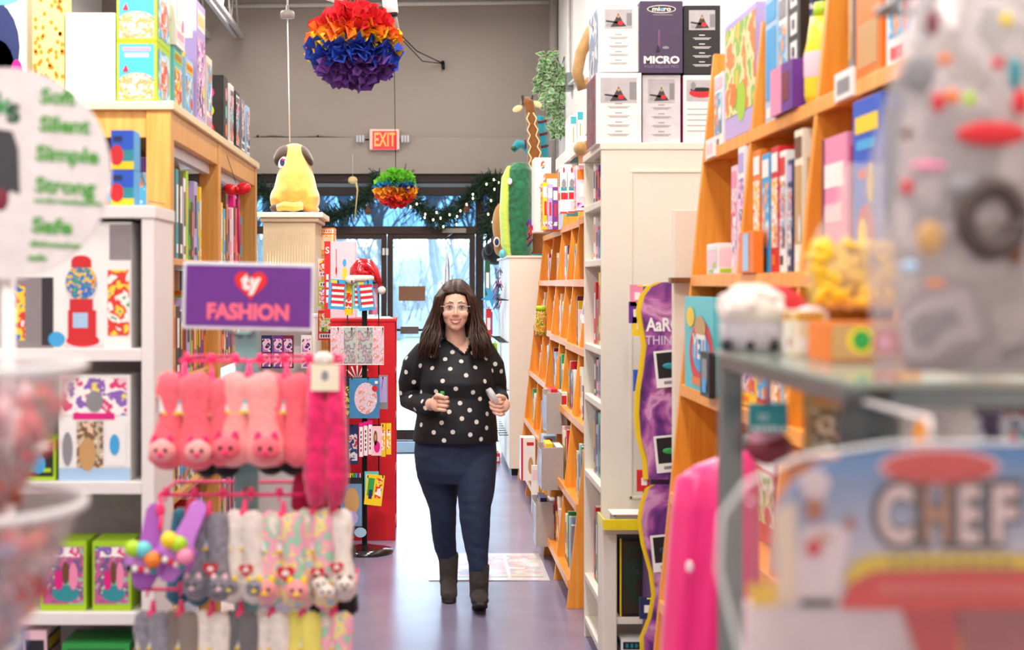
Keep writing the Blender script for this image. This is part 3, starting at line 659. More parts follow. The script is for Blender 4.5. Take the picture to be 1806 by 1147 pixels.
for i in range(560):
    s = -1 if i % 2 else 1; u = rn.random(); fr_ = rn.random(); y0 = -.066 + .15 * fr_; ph = rn.uniform(0, 6); fb = min(1, max(0, rn.gauss(.45, .3)))
    end = rn.uniform(.0, .075); pts = []
    for k in range(7):
        x = inner[k] + (outer[k] - inner[k]) * u + rn.uniform(-.004, .004)
        if k == 0: x = rn.uniform(-.01, .012)
        wv = .011 * math.sin(ph * .4 + k * 1.7 + u * 3) * (k / 5)
        y = (y0, y0 * .95 - .004, y0 * .8 - .004, y0 * .6 - .01 * (1 - u), y0 * .4 + (fb - .5) * .05, -.075 + .15 * fb, -.1 + .19 * fb + rn.uniform(-.01, .01))[k]
        if k < 2: y = max(y, -.075)
        zz_ = zs[k] - (end if k == 6 else 0)
        if k < 2: zz_ = .026 + .114 * math.sqrt(max(.02, 1 - ((y + .02 - .03) / .112) ** 2 - (x / .088) ** 2))
        pts.append(h(s * (x + wv) + (.006 if k < 2 else 0), y + (.02 if k < 2 else .0), zz_))
    fine = []
    for k in range(6):
        a, b_, c_, d_ = pts[max(0, k - 1)], pts[k], pts[k + 1], pts[min(6, k + 2)]
        for q in (0, .5): fine.append(V(*[cr(a[j_], b_[j_], c_[j_], d_[j_], q) for j_ in range(3)]))
    fine.append(pts[6]); n = len(fine)
    m.tube(fine, [(.0055 * (1 - .75 * (k / n) ** 2)) for k in range(n)], hairm, 5, ry=[(.0035 * (1 - .7 * (k / n) ** 2)) for k in range(n)])
for i in range(150):                                                 # hair swept from the parting to both sides over the forehead edge
    s = -1 if i % 2 else 1; a = rn.uniform(.16, 1.35); ca, sa = math.cos(a), math.sin(a); lo = rn.uniform(-.004, .004)
    pts = [h(s * rn.uniform(-.004, .01), .036 - .104 * ca, .064 + .077 * sa), h(s * .03, .036 - .1 * ca, .064 + .07 * sa), h(s * .058, .036 - .086 * ca, .058 + .052 * sa + lo), h(s * .08, .034 - .062 * ca, .036 + .03 * sa + lo), h(s * .09, .03 - .05 * ca, .0 + .01 * sa), h(s * .094, .02 - .04 * ca, -.05)]
    fine = []
    for k in range(5):
        a_, b_, c_, d_ = pts[max(0, k - 1)], pts[k], pts[k + 1], pts[min(5, k + 2)]
        for q in (0, .5): fine.append(V(*[cr(a_[j_], b_[j_], c_[j_], d_[j_], q) for j_ in range(3)]))
    m.tube(fine, [.0052] * (len(fine) - 1) + [.001], hairm, 5, ry=.0035)
m.build('hair', t)
# things in her hands
m = MB(); m.tube([CL + V(.026, -.02, -.055), CL + V(.026, -.024, .045)], .0095, mat('marker_body', '#3d4a48', .4), 10); m.tube([CL + V(.026, -.024, .04), CL + V(.026, -.026, .062)], .0105, ink('green'), 10)
tag(m.build('marker', origin=tuple(CL)), 'marker with green cap gripped in the woman\'s fist at her waist', 'marker')
m = MB(); c = CR + V(-.055, -.012, .042); m2 = film('tape_roll_plastic', '#e8ece8', .45, .1)
R = rot(0, PI / 2 - .5, .15)
def rl(r, z): return (r, z)
k0 = len(m.v); m.lathe((0, 0, 0), [(.03, -.013), (.048, -.013), (.048, .013), (.03, .013), (.03, -.013)], m2, 26)
m.v = [c + R @ v for v in m.v]
tag(m.build('tape_roll', origin=tuple(c)), 'clear roll of tape held in the woman\'s other hand', 'tape')
# ================================================================ LEFT SIDE
def cabinet(name, label, cat, x0, x1, y0, y1, z0, z1, shelves, face, m, th=.022, back=True, divs=(), group=None, backm=None, bev=.003):
    """upright case: face '+x', '-x' or '-y' is the open side; shelves at heights, divs along the open side"""
    t = thing(name, label, cat, ((x0 + x1) / 2, (y0 + y1) / 2, z0), group)
    if face in ('+x', '-x'):
        for y in (y0, y1 - th): MB().box(x0, x1, y, y + th, z0, z1, m).build('side_panel', t, bevel=bev)
        for y in divs: MB().box(x0, x1, y - th / 2, y + th / 2, z0, z1, m).build('divider', t, bevel=bev)
        bx = x0 if face == '+x' else x1 - .01
        if back: MB().box(bx, bx + .01, y0 + th, y1 - th, z0, z1, backm or m).build('back_panel', t)
        for z in shelves: MB().box(x0 + .011 if face == '+x' else x0, x1 if face == '+x' else x1 - .011, y0 + th, y1 - th, z - th, z, m).build('shelf', t, bevel=bev)
        MB().box(x0 - .005, x1 + .005, y0 - .005, y1 + .005, z1, z1 + th, m).build('top_panel', t, bevel=bev)
    else:
        for x in (x0, x1 - th): MB().box(x, x + th, y0, y1, z0, z1, m).build('side_panel', t, bevel=bev)
        for x in divs: MB().box(x - th / 2, x + th / 2, y0, y1, z0, z1, m).build('divider', t, bevel=bev)
        if back: MB().box(x0 + th, x1 - th, y1 - .01, y1, z0, z1, backm or m).build('back_panel', t)
        for z in shelves: MB().box(x0 + th, x1 - th, y0, y1 - .011, z - th, z, m).build('shelf', t, bevel=bev)
        MB().box(x0 - .005, x1 + .005, y0 - .005, y1 + .005, z1, z1 + th, m).build('top_panel', t, bevel=bev)
    return t
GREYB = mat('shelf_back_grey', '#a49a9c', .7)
def zf(py, d): return EYE - (py - VY) * d / F
def xf(px, d): return (px - VX) * d / F
# --- white shelf unit facing the camera, 4 m away
D = 4.0
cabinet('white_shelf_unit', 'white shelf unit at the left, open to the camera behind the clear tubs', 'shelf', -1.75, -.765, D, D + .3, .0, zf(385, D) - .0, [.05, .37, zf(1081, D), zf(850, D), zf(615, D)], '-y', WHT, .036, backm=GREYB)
def facebox(name, label, cat, px0, px1, py0, z, D, d, body, st, seed=1, paint=None, group=None, gap=.004):
    """a package standing on height z whose front spans px0..px1 and rises to py0"""
    x0, x1 = xf(px0, D), xf(px1, D); hgt = zf(py0, D) - z; w_ = x1 - x0
    m = carton_mb(w_, d, hgt, body, st, seed)
    if paint: paint(m, w_, hgt, d)
    o = m.build(name); del o['_o']; o.location = ((x0 + x1) / 2, D + d / 2, z + .0005)
    return tag(o, label, cat, group)
def fr_(m, w_, h_, d):                                                # helper: front face painters use pixel-like fractions
    def R(u0, u1, v0, v1, mt, lift=.0014): m.quad((-w_ / 2 + w_ * u0, -d / 2 - lift, h_ * v0), (-w_ / 2 + w_ * u1, -d / 2 - lift, h_ * v0), (-w_ / 2 + w_ * u1, -d / 2 - lift, h_ * v1), (-w_ / 2 + w_ * u0, -d / 2 - lift, h_ * v1), mt)
    def E(u, v, ru, rv, mt, lift=.002): m.disc((-w_ / 2 + w_ * u, -d / 2 - lift, h_ * v), X_, Z_, w_ * ru, h_ * rv, mt)
    return R, E
def gumball(m, w_, h_, d):
    R, E = fr_(m, w_, h_, d); gy = mat('print_grey', '#8e8488', .5); dk_ = mat('print_dark', '#2e2a30', .5)
    R(.2, .53, .0, .56, gy); R(.28, .36, .06, .5, PR[0], .0018); R(.46, .53, .02, .56, dk_, .0018); R(.87, 1, .7, .98, gy); R(.86, .99, .1, .62, PR[0], .0018)
    rd = ink('red'); E(.70, .5, .1, .16, film('print_globe', '#dfe6ee', .2)); E(.70, .52, .095, .14, prt('gumballs', ['#e83a2e', '#f5c92e', '#2e6cc8', '#3aa655', '#f08db0'], 60), .0026)
    R(.64, .76, .64, .7, rd, .003); E(.70, .7, .055, .035, rd, .0034); R(.63, .77, .3, .39, rd, .003); R(.62, .79, .06, .3, rd, .003); R(.65, .74, .16, .28, ink('pale blue'), .0036); E(.71, .06, .1, .05, rd, .0036); R(.6, .84, .0, .03, ink('pale pink'), .003)
    E(.55, .07, .05, .06, ink('sky blue'), .003)
facebox('toy_box', 'white box picturing a red gumball machine on the white unit', 'box', -60, 231, 392, zf(615, D), D + .02, .2, 'white', None, 1, gumball)
def plushbox(m, w_, h_, d):
    R, E = fr_(m, w_, h_, d); R(.05, .95, .62, .97, PR[1]); R(.2, .78, .58, .64, ink('magenta'), .002); R(.25, .62, .12, .56, PR[5], .002); R(.0, 1, .0, .12, ink('pale blue'), .0018)
    E(.78, .34, .07, .1, ink('sky blue'), .003); E(.5, .75, .12, .1, ink('grey'), .003); R(.66, .94, .14, .56, ink('white'), .0018); E(.4, .25, .12, .16, ink('tan'), .003); E(.12, .3, .07, .16, ink('grey'), .003)
facebox('toy_box', 'white plush toy box with magenta strip and blue badge on the white unit', 'box', 104, 230, 662, zf(850, D), D + .02, .2, 'white', None, 2, plushbox)
def limebox(m, w_, h_, d):
    R, E = fr_(m, w_, h_, d); R(.05, .95, .1, .93, ink('black')); E(.25, .4, .14, .22, ink('teal'), .002); E(.62, .4, .16, .24, ink('sky blue'), .002); R(.05, .6, .1, .2, ink('maroon'), .002); R(.3, .9, .2, .3, ink('lime'), .0018)
facebox('toy_box', 'dark and lime box with blue circles left of the plush toy box', 'box', 18, 98, 775, zf(850, D), D + .02, .15, 'lime', None, 3, limebox)
def play(m, w_, h_, d):
    R, E = fr_(m, w_, h_, d); R(.06, .94, .1, .93, prt('playset', ['#2f7a4d', '#8fc7b0', '#c75a8f', '#6b5a86', '#d8cdb8'], 30)); R(.15, .85, .78, .92, PR[1], .002); E(.55, .25, .3, .12, ink('teal'), .002); E(.4, .45, .1, .15, ink('magenta'), .003); E(.72, .5, .1, .2, ink('pink'), .003); E(.55, .55, .08, .16, ink('brown'), .004)
facebox('toy_box', 'left of two lime green edged toy boxes on the white unit', 'box', 72, 152, 956, zf(1081, D), D + .02, .14, 'lime', None, 4, play, 'lime edged toy boxes')
facebox('toy_box', 'right of two lime green edged toy boxes, against the side panel', 'box', 163, 231, 956, zf(1081, D), D + .02, .14, 'lime', None, 5, play, 'lime edged toy boxes')
facebox('toy_box', 'pale pink and black box on the lowest visible shelf of white unit', 'box', 42, 82, 1112, .37, D + .02, .16, 'pale pink', (PR[3], 'black', 'yellow'), 6)
facebox('toy_box', 'low green and red box at lowest visible shelf beside side panel', 'box', 110, 228, 1135, .37, D + .02, .16, 'green', (PR[0], 'dark green', 'red'), 7)
# on top of the white unit: two small boxes stacked
zt = zf(385, D) + .0365
def apple(m, w_, h_, d):
    R, E = fr_(m, w_, h_, d); R(.0, 1, .5, 1, ink('blue')); R(.0, 1, .0, .2, ink('yellow')); R(0, 1, .2, .5, ink('teal')); E(.25, .36, .3, .26, ink('red'), .002); R(.1, .5, .7, .85, ink('navy'), .002)
facebox('small_game_box', 'lower of two small blue and red boxes stacked on the white unit', 'box', 196, 236, 300, zt, D + .03, .09, 'sky blue', None, 8, apple, 'two small stacked boxes')
facebox('small_game_box', 'upper of two small blue and red boxes stacked on the white unit', 'box', 196, 236, 230, zf(300, D + .03) + .0015, D + .03, .09, 'sky blue', None, 9, apple, 'two small stacked boxes')
# --- long light-wood bookcase along the aisle
OX = -.88; OY0, OY1 = 4.9, 7.42; OT = 2.3
t = thing('wooden_bookcase', 'long light wood double sided bookcase along the left of the aisle', 'bookcase', (-1.3, 6.1, 0))
for y in (OY0, 6.04, 7.35): MB().box(OX - .085, OX, y, y + .07, 0, OT - .03, OAKL).build('post', t, bevel=.004)
MB().box(-1.72, -1.64, OY0, OY0 + .07, 0, OT - .03, OAKL).build('post', t, bevel=.004)
MB().box(-1.74, OX + .012, OY0 - .01, OY1 + .01, OT - .03, OT, mat('top_board', '#ead5a8', .35)).build('top_panel', t, bevel=.004)
for y in (OY0 + .07, 6.11): MB().box(OX - .035, OX - .005, y, (6.04 if y < 6 else 7.35), OT - .125, OT - .03, OAKL).build('rail', t, bevel=.003)
MB().box(-1.64, OX - .085, OY0 + .01, OY0 + .04, OT - .125, OT - .03, OAKL).build('rail', t, bevel=.003)
for y in (OY0 + .07, 6.11): MB().box(OX - .07, OX - .04, y, (6.04 if y < 6 else 7.35), OT - .165, OT - .11, mat('valance_white', '#e6dfee', .3)).build('valance', t)
MB().box(-1.3, -1.28, OY0 + .1, OY1 - .03, .1, OT - .03, mat('case_back', '#9a6a3c', .6)).build('back_panel', t)
SHZ = [.12, .5, .9, 1.32, 1.76]
for z in SHZ:
    MB().box(-1.28, OX - .02, OY0 + .03, OY1 - .03, z - .025, z, OAKL).build('shelf', t, bevel=.003)
    MB().box(-1.68, -1.3, OY0 + .03, OY1 - .03, z - .025, z, OAKL).build('shelf', t, bevel=.003)
# books on the aisle side: spines towards +x
def spinebook(label, x, y, z, th, h_, d, body, c2, face, group, cat='book', name='book', lean=0):
    m = MB(); s = 1 if face == '+x' else -1
    bx0, bx1 = (-d, 0) if s > 0 else (0, d)
    m.box(bx0, bx1, 0, th, 0, h_, ink(body))
    m.box(bx0 + .004, bx1 - .004, .0015, th - .0015, h_ - .002, h_ + .0006, ink('cream'))
    u = Y_ * s
    m.rect((s * .0009, th / 2, h_ * .62), u, Z_, th * .6, h_ * .42, ink(c2)); m.rect((s * .0009, th / 2, h_ * .12), u, Z_, th * .6, h_ * .1, ink(c2))
    m.rect((s * -d * .5, -.0008, h_ * .6), X_, Z_, d * .8, h_ * .5, PR[abs(hash(body)) % 8] if False else PR[len(label) % 8]); m.rect((s * -d * .5, -.0008, h_ * .2), X_, Z_, d * .7, h_ * .16, ink(c2))
    o = m.build(name); del o['_o']; o.location = (x, y, z); o.rotation_euler = (lean, 0, 0)
    return tag(o, label, cat, group)
CN = ['white', 'red', 'pale blue', 'black', 'orange', 'cream', 'navy', 'green', 'pink', 'yellow', 'maroon', 'sky blue', 'purple', 'teal', 'grey', 'brown', 'lavender', 'magenta', 'lime', 'tan']
def bookrow(n, xfun, y0, y1, z, hmax, face, where, group, rn, cols=None, dmax=.2, th=(.02, .045), cluster=1.0):
    cols = cols or rn.sample(CN, min(n, len(CN))); y = y0 + .01
    for k in range(n):
        t_ = rn.uniform(*th); h_ = rn.uniform(.62, 1) * hmax; d = rn.uniform(.7, 1) * dmax
        if y + t_ > y1: break
        c2 = rn.choice([c for c in ('white', 'red', 'navy', 'yellow', 'black', 'orange') if c != cols[k]])
        spinebook('%s %s %s' % (cols[k], rn.choice(['book', 'book', 'boxed game']) if h_ > .2 else 'book', where), xfun(z), y, z + .0005, t_, h_, d, cols[k], c2, face, group)
        y += t_ + rn.uniform(.002, .02) * cluster
rn = random.Random(31)
for bi, (ya, yb, bn) in enumerate(((4.98, 6.03, 'near'), (6.12, 7.34, 'far'))):
    for si, z in enumerate(SHZ):
        if z in (.12,): continue
        wher = 'on the %s bay\'s %s shelf up, long light wood bookcase' % (bn, ORD[si])
        bookrow(13, lambda z: OX - .045, ya + .02, yb, z, .36 if z > 1.5 else .32, '+x', wher, 'books on the long light wood bookcase', rn, th=(.03, .085), dmax=.26)
# the stuff on its top
def cx(lab, x0, x1, y0, y1, h_, body, st, seed, name='boxed_craft_kit', z=OT, paint=None, group='boxes on the long wooden bookcase'):
    m = carton_mb(x1 - x0, y1 - y0, h_, body, st, seed)
    if paint: paint(m, x1 - x0, h_, y1 - y0)
    o = m.build(name); del o['_o']; o.location = ((x0 + x1) / 2, (y0 + y1) / 2, z + .001); return tag(o, lab, 'box', group)
def science(m, w_, h_, d):
    R, E = fr_(m, w_, h_, d); R(.06, .94, .34, .95, ink('sky blue')); R(.06, .94, .04, .36, prt('gravel', ['#d9b98c', '#b98e5c', '#efe0c4', '#8f6a44'], 70)); E(.5, .36, .42, .12, MC['gravel'], .002)
    R(.15, .85, .84, .9, ink('pink'), .002); R(.2, .8, .74, .8, ink('pale pink'), .002); m.poly([(-w_ * .35, -d / 2 - .003, h_ * .5), (-w_ * .2, -d / 2 - .003, h_ * .5), (-w_ * .27, -d / 2 - .003, h_ * .62)], Y_, .001, ink('red'))
    m.rect((w_ / 2 + .0012, 0, h_ * .5), Y_, Z_, d * .8, h_ * .8, PR[4]); m.rect((w_ / 2 + .0016, 0, h_ * .5), Y_, Z_, d * .4, h_ * .5, PR[0])
a, b_ = xf(206, 4.93), xf(276, 4.93)
cx('lower lime green science kit box at the near end of the bookcase top', a, b_, 4.93, 5.2, .212, 'lime', None, 1, paint=science)
cx('upper lime green science kit box stacked at the bookcase top near end', a, b_, 4.93, 5.2, .212, 'lime', None, 2, z=OT + .214, paint=science)
cx('aqua craft kit box just behind the lime science kits', -1.1, -.93, 5.24, 5.42, .25, 'aqua', (PR[0], 'lime', 'red'), 3)
cx('pale blue craft kit box behind the aqua one on bookcase top', -1.1, -.92, 5.44, 5.62, .24, 'pale blue', (PR[4], 'yellow', 'red'), 4)
cx('tall white box with pink edge standing high on the bookcase top', -1.06, -.92, 5.23, 5.42, .30, 'white', (ink('white'), 'white', 'pink'), 5, z=OT + .252)
cx('tall lavender and white box with yellow band on the bookcase top', -1.06, -.91, 5.64, 5.86, .5, 'lavender', (PR[6], 'white', 'yellow'), 6)
cx('cream box beside the tall lavender box on the bookcase top', -1.08, -.91, 5.9, 6.05, .32, 'cream', (PR[4], 'lavender', 'pink'), 7)
for k in range(5):
    col = ['black and white striped box with coloured dots, nearest of its row', 'white tall box next behind the dotted striped box', 'black tall box in the middle of the bookcase top row', 'grey speckled tall box fourth in the bookcase top row', 'pale blue patterned box at the far end of bookcase top'][k]
    def dotp(m, w_, h_, d, k=k):
        R, E = fr_(m, w_, h_, d)
        for q in range(5): R(.1 + .18 * q, .18 + .18 * q, .9, 1.0, ink('black'))
        for q in range(3): E(.5, .2 + .27 * q, .22, .1, ink(['red', 'lime', 'magenta'][q])); m.disc((w_ / 2 + .0022, 0, h_ * (.2 + .27 * q)), Y_, Z_, d * .22, h_ * .1, ink(['orange', 'aqua', 'pink'][q]))
    cx(col, -1.05, -.9 + .004 * k, 6.33 + .17 * k, 6.46 + .17 * k, .30 - .012 * k, ['black', 'white', 'black', 'grey', 'pale blue'][k], (PR[3], 'white', 'black') if k else None, 8 + k, paint=dotp if k < 3 else None, name='tall_box')
cx('big glossy white box left of the lime science kits, brightly lit', xf(116, 4.93), xf(203, 4.93), 4.93, 5.3, .31, 'white', None, 20, name='white_box')
def unicorn(m, w_, h_, d):
    R, E = fr_(m, w_, h_, d); E(.4, .45, .5, .4, ink('navy')); E(.5, .3, .3, .22, ink('purple'), .002); E(.2, .55, .25, .08, ink('white'), .003); E(.5, .9, .45, .1, ink('aqua'), .003); E(.85, .25, .1, .1, ink('magenta'), .004)
cx('white and purple box at far top left corner of the photo', xf(-60, 4.93), xf(46, 4.93), 4.93, 5.15, .42, 'white', None, 21, paint=unicorn, name='toy_box')
def spots(m, w_, h_, d):
    r = random.Random(4)
    for i in range(70):
        u, v = r.uniform(.05, .95), r.uniform(.03, .97); m.disc((-w_ / 2 + w_ * u, -d / 2 - .0015, h_ * v), X_, Z_, .0075, .009, ink('orange'), 7)
o = cx('tall yellow giraffe spotted roll standing beside the purple box', xf(58, 4.93), xf(113, 4.93), 4.93, 5.03, .42, 'cream', None, 22, paint=spots, name='spotted_roll')
o.data.materials[0] = mat('pale_yellow', '#f6dc7c', .5)
# colourful toys hanging between the two cases
def danglies():
    L = [(262, 388, 'magenta plush keyring hanging highest by the light wood post', 'magenta', 24), (268, 420, 'pale blue striped toy hanging under the magenta keyring', 'pale blue', 60), (276, 470, 'lime and red toy hanging against the light wood post', 'lime', 55),
         (264, 540, 'pink heart toy hanging above the black and white pair', 'pink', 30), (281, 560, 'black plush toy hanging between white unit and wooden post', 'black', 50), (274, 650, 'red bow toy hanging over the green bag', 'red', 24), (279, 715, 'green plush toy bag hanging behind the pink socks', 'green', 110), (262, 700, 'orange plush tail hanging beside the white unit', 'orange', 70), (276, 606, 'white pompom toy hanging below the black plush toy', 'white', 26)]
    for px, py, lab, c, hh in L:
        t = thing('hanging_toy', lab, 'toy', tuple(P(px, py, 4.62)), 'toys hanging beside the white unit'); p = P(px, py, 4.62); s = 4.62 / F
        m = MB(); m.ell(p, (9 * s, 9 * s, hh * s / 2), ink(c)); m.ell(p + Z_ * hh * s * .42 - Y_ * .006, (7 * s, 7 * s, 7 * s), ink(c)); m.build('toy_body', t)
        m = MB(); m.ell(p + V(0, -.015, -hh * s * .15), (6 * s, 4 * s, hh * s * .16), ink('white' if c != 'white' else 'pink')); m.build('patch', t)
        m = MB(); m.tube([p + Z_ * hh * s * .5, p + Z_ * (hh * s * .5 + .04), V(-.9, 4.895, p.z + hh * s * .5 + .045)], .002, STEEL, 5); m.build('hook', t)
danglies()
# --- round white sign near the camera
D = 2.3; c = P(8, 306, D); t = thing('round_sign', 'round white board with green words Soft Silent Simple Strong Safe', 'sign', (c.x, D, 0))
m = MB(); n_ = 72; m.poly([c + V(.172 * math.cos(2 * PI * k / n_), 0, .172 * math.sin(2 * PI * k / n_)) for k in range(n_)], Y_, .006, mat('sign_board', '#e2d8d8', .5)); m.build('board', t)
g_ = mat('green_ink', '#4f9e3c', .5, var=0)
for s_, py, px, sz, wd in (('Soft', 172, 102, .034, 62), ('Silent', 222, 114, .034, 90), ('Simple', 274, 119, .034, 112), ('Strong', 330, 115, .034, 106), ('Safe', 400, 92, .034, 72), ('dishwasher', 432, 99, .014, 94), ('safe', 455, 66, .014, 34), ('unbreakable', 356, 120, .012, 120)):
    m = MB(); m.text(s_, sz, P(px, py, D) - Y_ * .0015, (X_ - Z_ * .06).normalized(), (Z_ + X_ * .06).normalized(), g_, .04, width=wd * D / F); m.build('word', t)
m = MB()
m.text('s', .06, P(24, 195, D) - Y_ * .0015, X_, Z_, mat('dark_green_ink', '#1f4d38', .5), .03); m.text('k', .05, P(5, 185, D) - Y_ * .0015, X_, Z_, mat('green_ink2', '#3f9c5c', .5), .03); m.build('lettering', t)
m = MB(); dg = mat('figure_print', '#3c3c40', .6)
m.poly([P(x, y, D) - Y_ * .0016 for x, y in ((-20, 225), (22, 232), (32, 262), (35, 342), (20, 335), (8, 345), (-20, 350))], -Y_, .0006, dg); m.ell(P(2, 350, D), (.012, .004, .02), ink('maroon')); m.build('picture', t)
m = MB(); m.tube([P(8, 470, D) + Y_ * .02, (c.x, D + .02, .02)], .012, WHT, 10); m.lathe((c.x, D + .02, 0), [(0, 0), (.16, 0), (.16, .012), (.02, .03), (0, .03)], WHT); m.build('stand', t)
# --- tiered clear tubs of wrapped sweets
D = 1.6; cx0 = xf(-102, D); t = thing('tiered_tub_stand', 'slim stand carrying two clear tubs at the left edge', 'stand', (cx0, D, 0))
m = MB(); m.tube([(cx0, D, .02), (cx0, D, 1.7)], .012, BLK, 10); m.lathe((cx0, D, 0), [(0, 0), (.2, 0), (.2, .012), (.02, .03), (0, .03)], BLK); m.build('pole', t)
for z in (1.25, 1.42):
    m = MB(); m.lathe((cx0, D, z), [(.012, 0), (.03, -.006), (.03, -.012), (.012, -.012), (.012, 0)], BLK); m.build('collar', t)
TUB = film('tub_plastic', '#f3ebeb', .78, .15); RIM = film('tub_rim', '#f4ecea', .35, .3)
for k, (pr, lab, cols) in enumerate(((640, 'clear plastic tub of mixed sweets, upper one on the stand', ['red', 'white', 'orange', 'dark green', 'pale pink', 'red']), (885, 'clear plastic tub of wrapped sweets, lower one on the stand', ['red', 'pale pink', 'maroon', 'white', 'orange', 'lavender', 'red', 'pink']))):
    zr = zf(pr, D); t = thing('clear_tub', lab, 'tub', (cx0, D, zr - .165), 'clear tubs on the stand')
    prof = [(.03, -.175), (.07, -.172), (.1, -.13), (.132, -.06), (.158, -.0), (.155, 0), (.129, -.06), (.097, -.127), (.07, -.166), (.03, -.168)]
    m = MB(); m.lathe((cx0, D, zr), prof, TUB, 40); m.build('bowl', t)
    m = MB(); m.lathe((cx0, D, zr), [(.156, -.01), (.161, -.009), (.162, .0), (.155, .002), (.153, -.01), (.156, -.01)], RIM, 40); m.build('rim', t)
    m = MB(); rr = random.Random(k)
    for i in range(230):
        a = rr.uniform(0, 2 * PI); zz2 = rr.uniform(-.143, -.035 if k else -.045); rm = .035 + (.115 if zz2 > -.1 else .07) * rr.random() ** .4 ; rm = min(rm, .14 + .5 * zz2)
        R = rot(rr.uniform(0, 6), rr.uniform(0, 6), rr.uniform(0, 6)); cc = V(cx0 + rm * math.cos(a), D + rm * math.sin(a), zr + zz2)
        mm = ink(rr.choice(cols)); m.ell(cc, (.022, .014, .011), mm, R, 8, 5); q = R @ V(.019, 0, 0); w2 = R @ V(.012, .012, 0); w3 = R @ V(.012, -.012, 0)
        m.add([cc + q * .8, cc + q + w2, cc + q + w3], [(0, 1, 2)], mm); m.add([cc - q * .8, cc - q - w2, cc - q - w3], [(0, 1, 2)], mm)
    tag(m.build('wrapped_sweets', origin=(cx0, D, zr - .15)), ('heap of red white and orange sweets inside the upper clear tub', 'heap of pink and red wrapped sweets inside the lower clear tub')[k], 'sweets', kind='stuff')
t = thing('round_label', 'small round blue edged badge below the lower clear tub', 'label', tuple(P(14, 1125, 1.75)))
m = MB(); c = P(10, 1126, 1.75); m.poly([c + V(.026 * math.cos(a), 0, .024 * math.sin(a)) for a in [2 * PI * k / 30 for k in range(30)]], Y_, .003, ink('blue')); m.disc(c - Y_ * .001, X_, Z_, .023, .021, ink('white')); m.rect(c + V(0, -.0016, .01), X_, Z_, .026, .007, ink('red')); m.rect(c + V(0, -.0016, -.004), X_, Z_, .03, .005, ink('sky blue')); m.build('badge', t)
m = MB(); m.tube([c + Y_ * .004, c + V(0, .004, -.3), (c.x, 1.75, .0)], .004, BLK, 6); m.build('stem', t)
# --- sock rack
D = 3.1; sc_ = D / F; pk = mat('hot_pink_rod', '#f0286e', .3, coat=.4)
px0 = xf(424, D)
t = thing('sock_rack', 'tall display rack with aqua post and hot pink rods', 'rack', (px0, D + .12, 0))
m = MB(); m.box(px0 - .026, px0 + .026, D + .09, D + .13, .02, zf(588, D), mat('aqua_post', '#7fb0b2', .5)); m.build('post', t, bevel=.004)
m = MB(); m.lathe((px0, D + .11, 0), [(0, 0), (.26, 0), (.26, .015), (.04, .04), (0, .04)], BLK); m.build('base', t)
for py, xa, xb in ((637, 318, 600), (873, 282, 605), (1040, 250, 625)):
    m = MB(); z = zf(py, D); m.tube([(xf(xa, D), D, z), (xf(xb, D), D, z)], .0042, pk, 8); m.tube([(xf(xa, D), D, z), (xf(xa, D), D + .2, z), (xf(xb, D), D + .2, z), (xf(xb, D), D, z)], .0042, pk, 8)
    m.tube([(px0, D + .09, z), (px0, D, z)], .0042, pk, 8); m.build('rod', t)
    m = MB()
    n_ = 7
    for k in range(n_):
        x = xf(xa + 12 + (xb - xa - 24) * k / (n_ - 1), D); m.ell((x, D - .004, z + .008), (.009, .004, .01), pk, seg=10, rings=6); m.tube([(x, D, z), (x, D - .02, z - .01)], .003, pk, 6)
    o = m.build('clip', t); o['kind'] = 'stuff'
t = thing('shelf_sign', 'purple ty FASHION sign with red heart above the socks', 'sign', tuple(P(437, 583, D)))
Ds = D + .05; a_ = (X_ + Z_ * -.022).normalized(); b2 = (Z_ + X_ * .022).normalized(); c = P(438, 523, Ds)
def sgn(m, du, dv, w_, h_, mt, l): m.rect(c + a_ * du + b2 * dv - Y_ * l, a_, b2, w_, h_, mt)
m = MB(); fw, fh = 232 * Ds / F, 119 * Ds / F; m.poly([c + a_ * x * fw / 2 + b2 * y * fh / 2 for x, y in ((-1, -1), (1, -1), (1, 1), (-1, 1))], Y_, .008, mat('frame_white', '#dfe0e8', .35)); m.build('frame', t, bevel=.002)
m = MB(); sgn(m, 0, 0, fw * .955, fh * .9, mat('sign_purple', '#6b2a8c', .35), .0012); m.build('panel', t)
m = MB(); pts = []
for k in range(40):
    th = 2 * PI * k / 40; x = 16 * math.sin(th) ** 3; y = 13 * math.cos(th) - 5 * math.cos(2 * th) - 2 * math.cos(3 * th) - math.cos(4 * th); pts.append((x / 16, y / 16))
hc = c + a_ * .005 + b2 * .028 - Y_ * .0018; m.poly([hc + a_ * x * .036 + b2 * y * .036 for x, y in pts], -Y_, .0008, mat('heart_red', '#ea2222', .35)); m.text('ty', .05, hc - Y_ * .0016 + b2 * .004, a_, b2, ink('white'), .05); m.build('heart_logo', t)
m = MB(); m.text('FASHION', .047, c - b2 * .036 - Y_ * .0018, a_, b2, mat('letter_pink', '#ff6f86', .35), .045, width=.182); m.build('lettering', t)
m = MB()
for px in (395, 452): m.tube([P(px, 582, Ds) + Y_ * .004, (xf(424, D), D + .1, zf(600, D))], .004, STEEL, 6)
m.build('bracket', t)
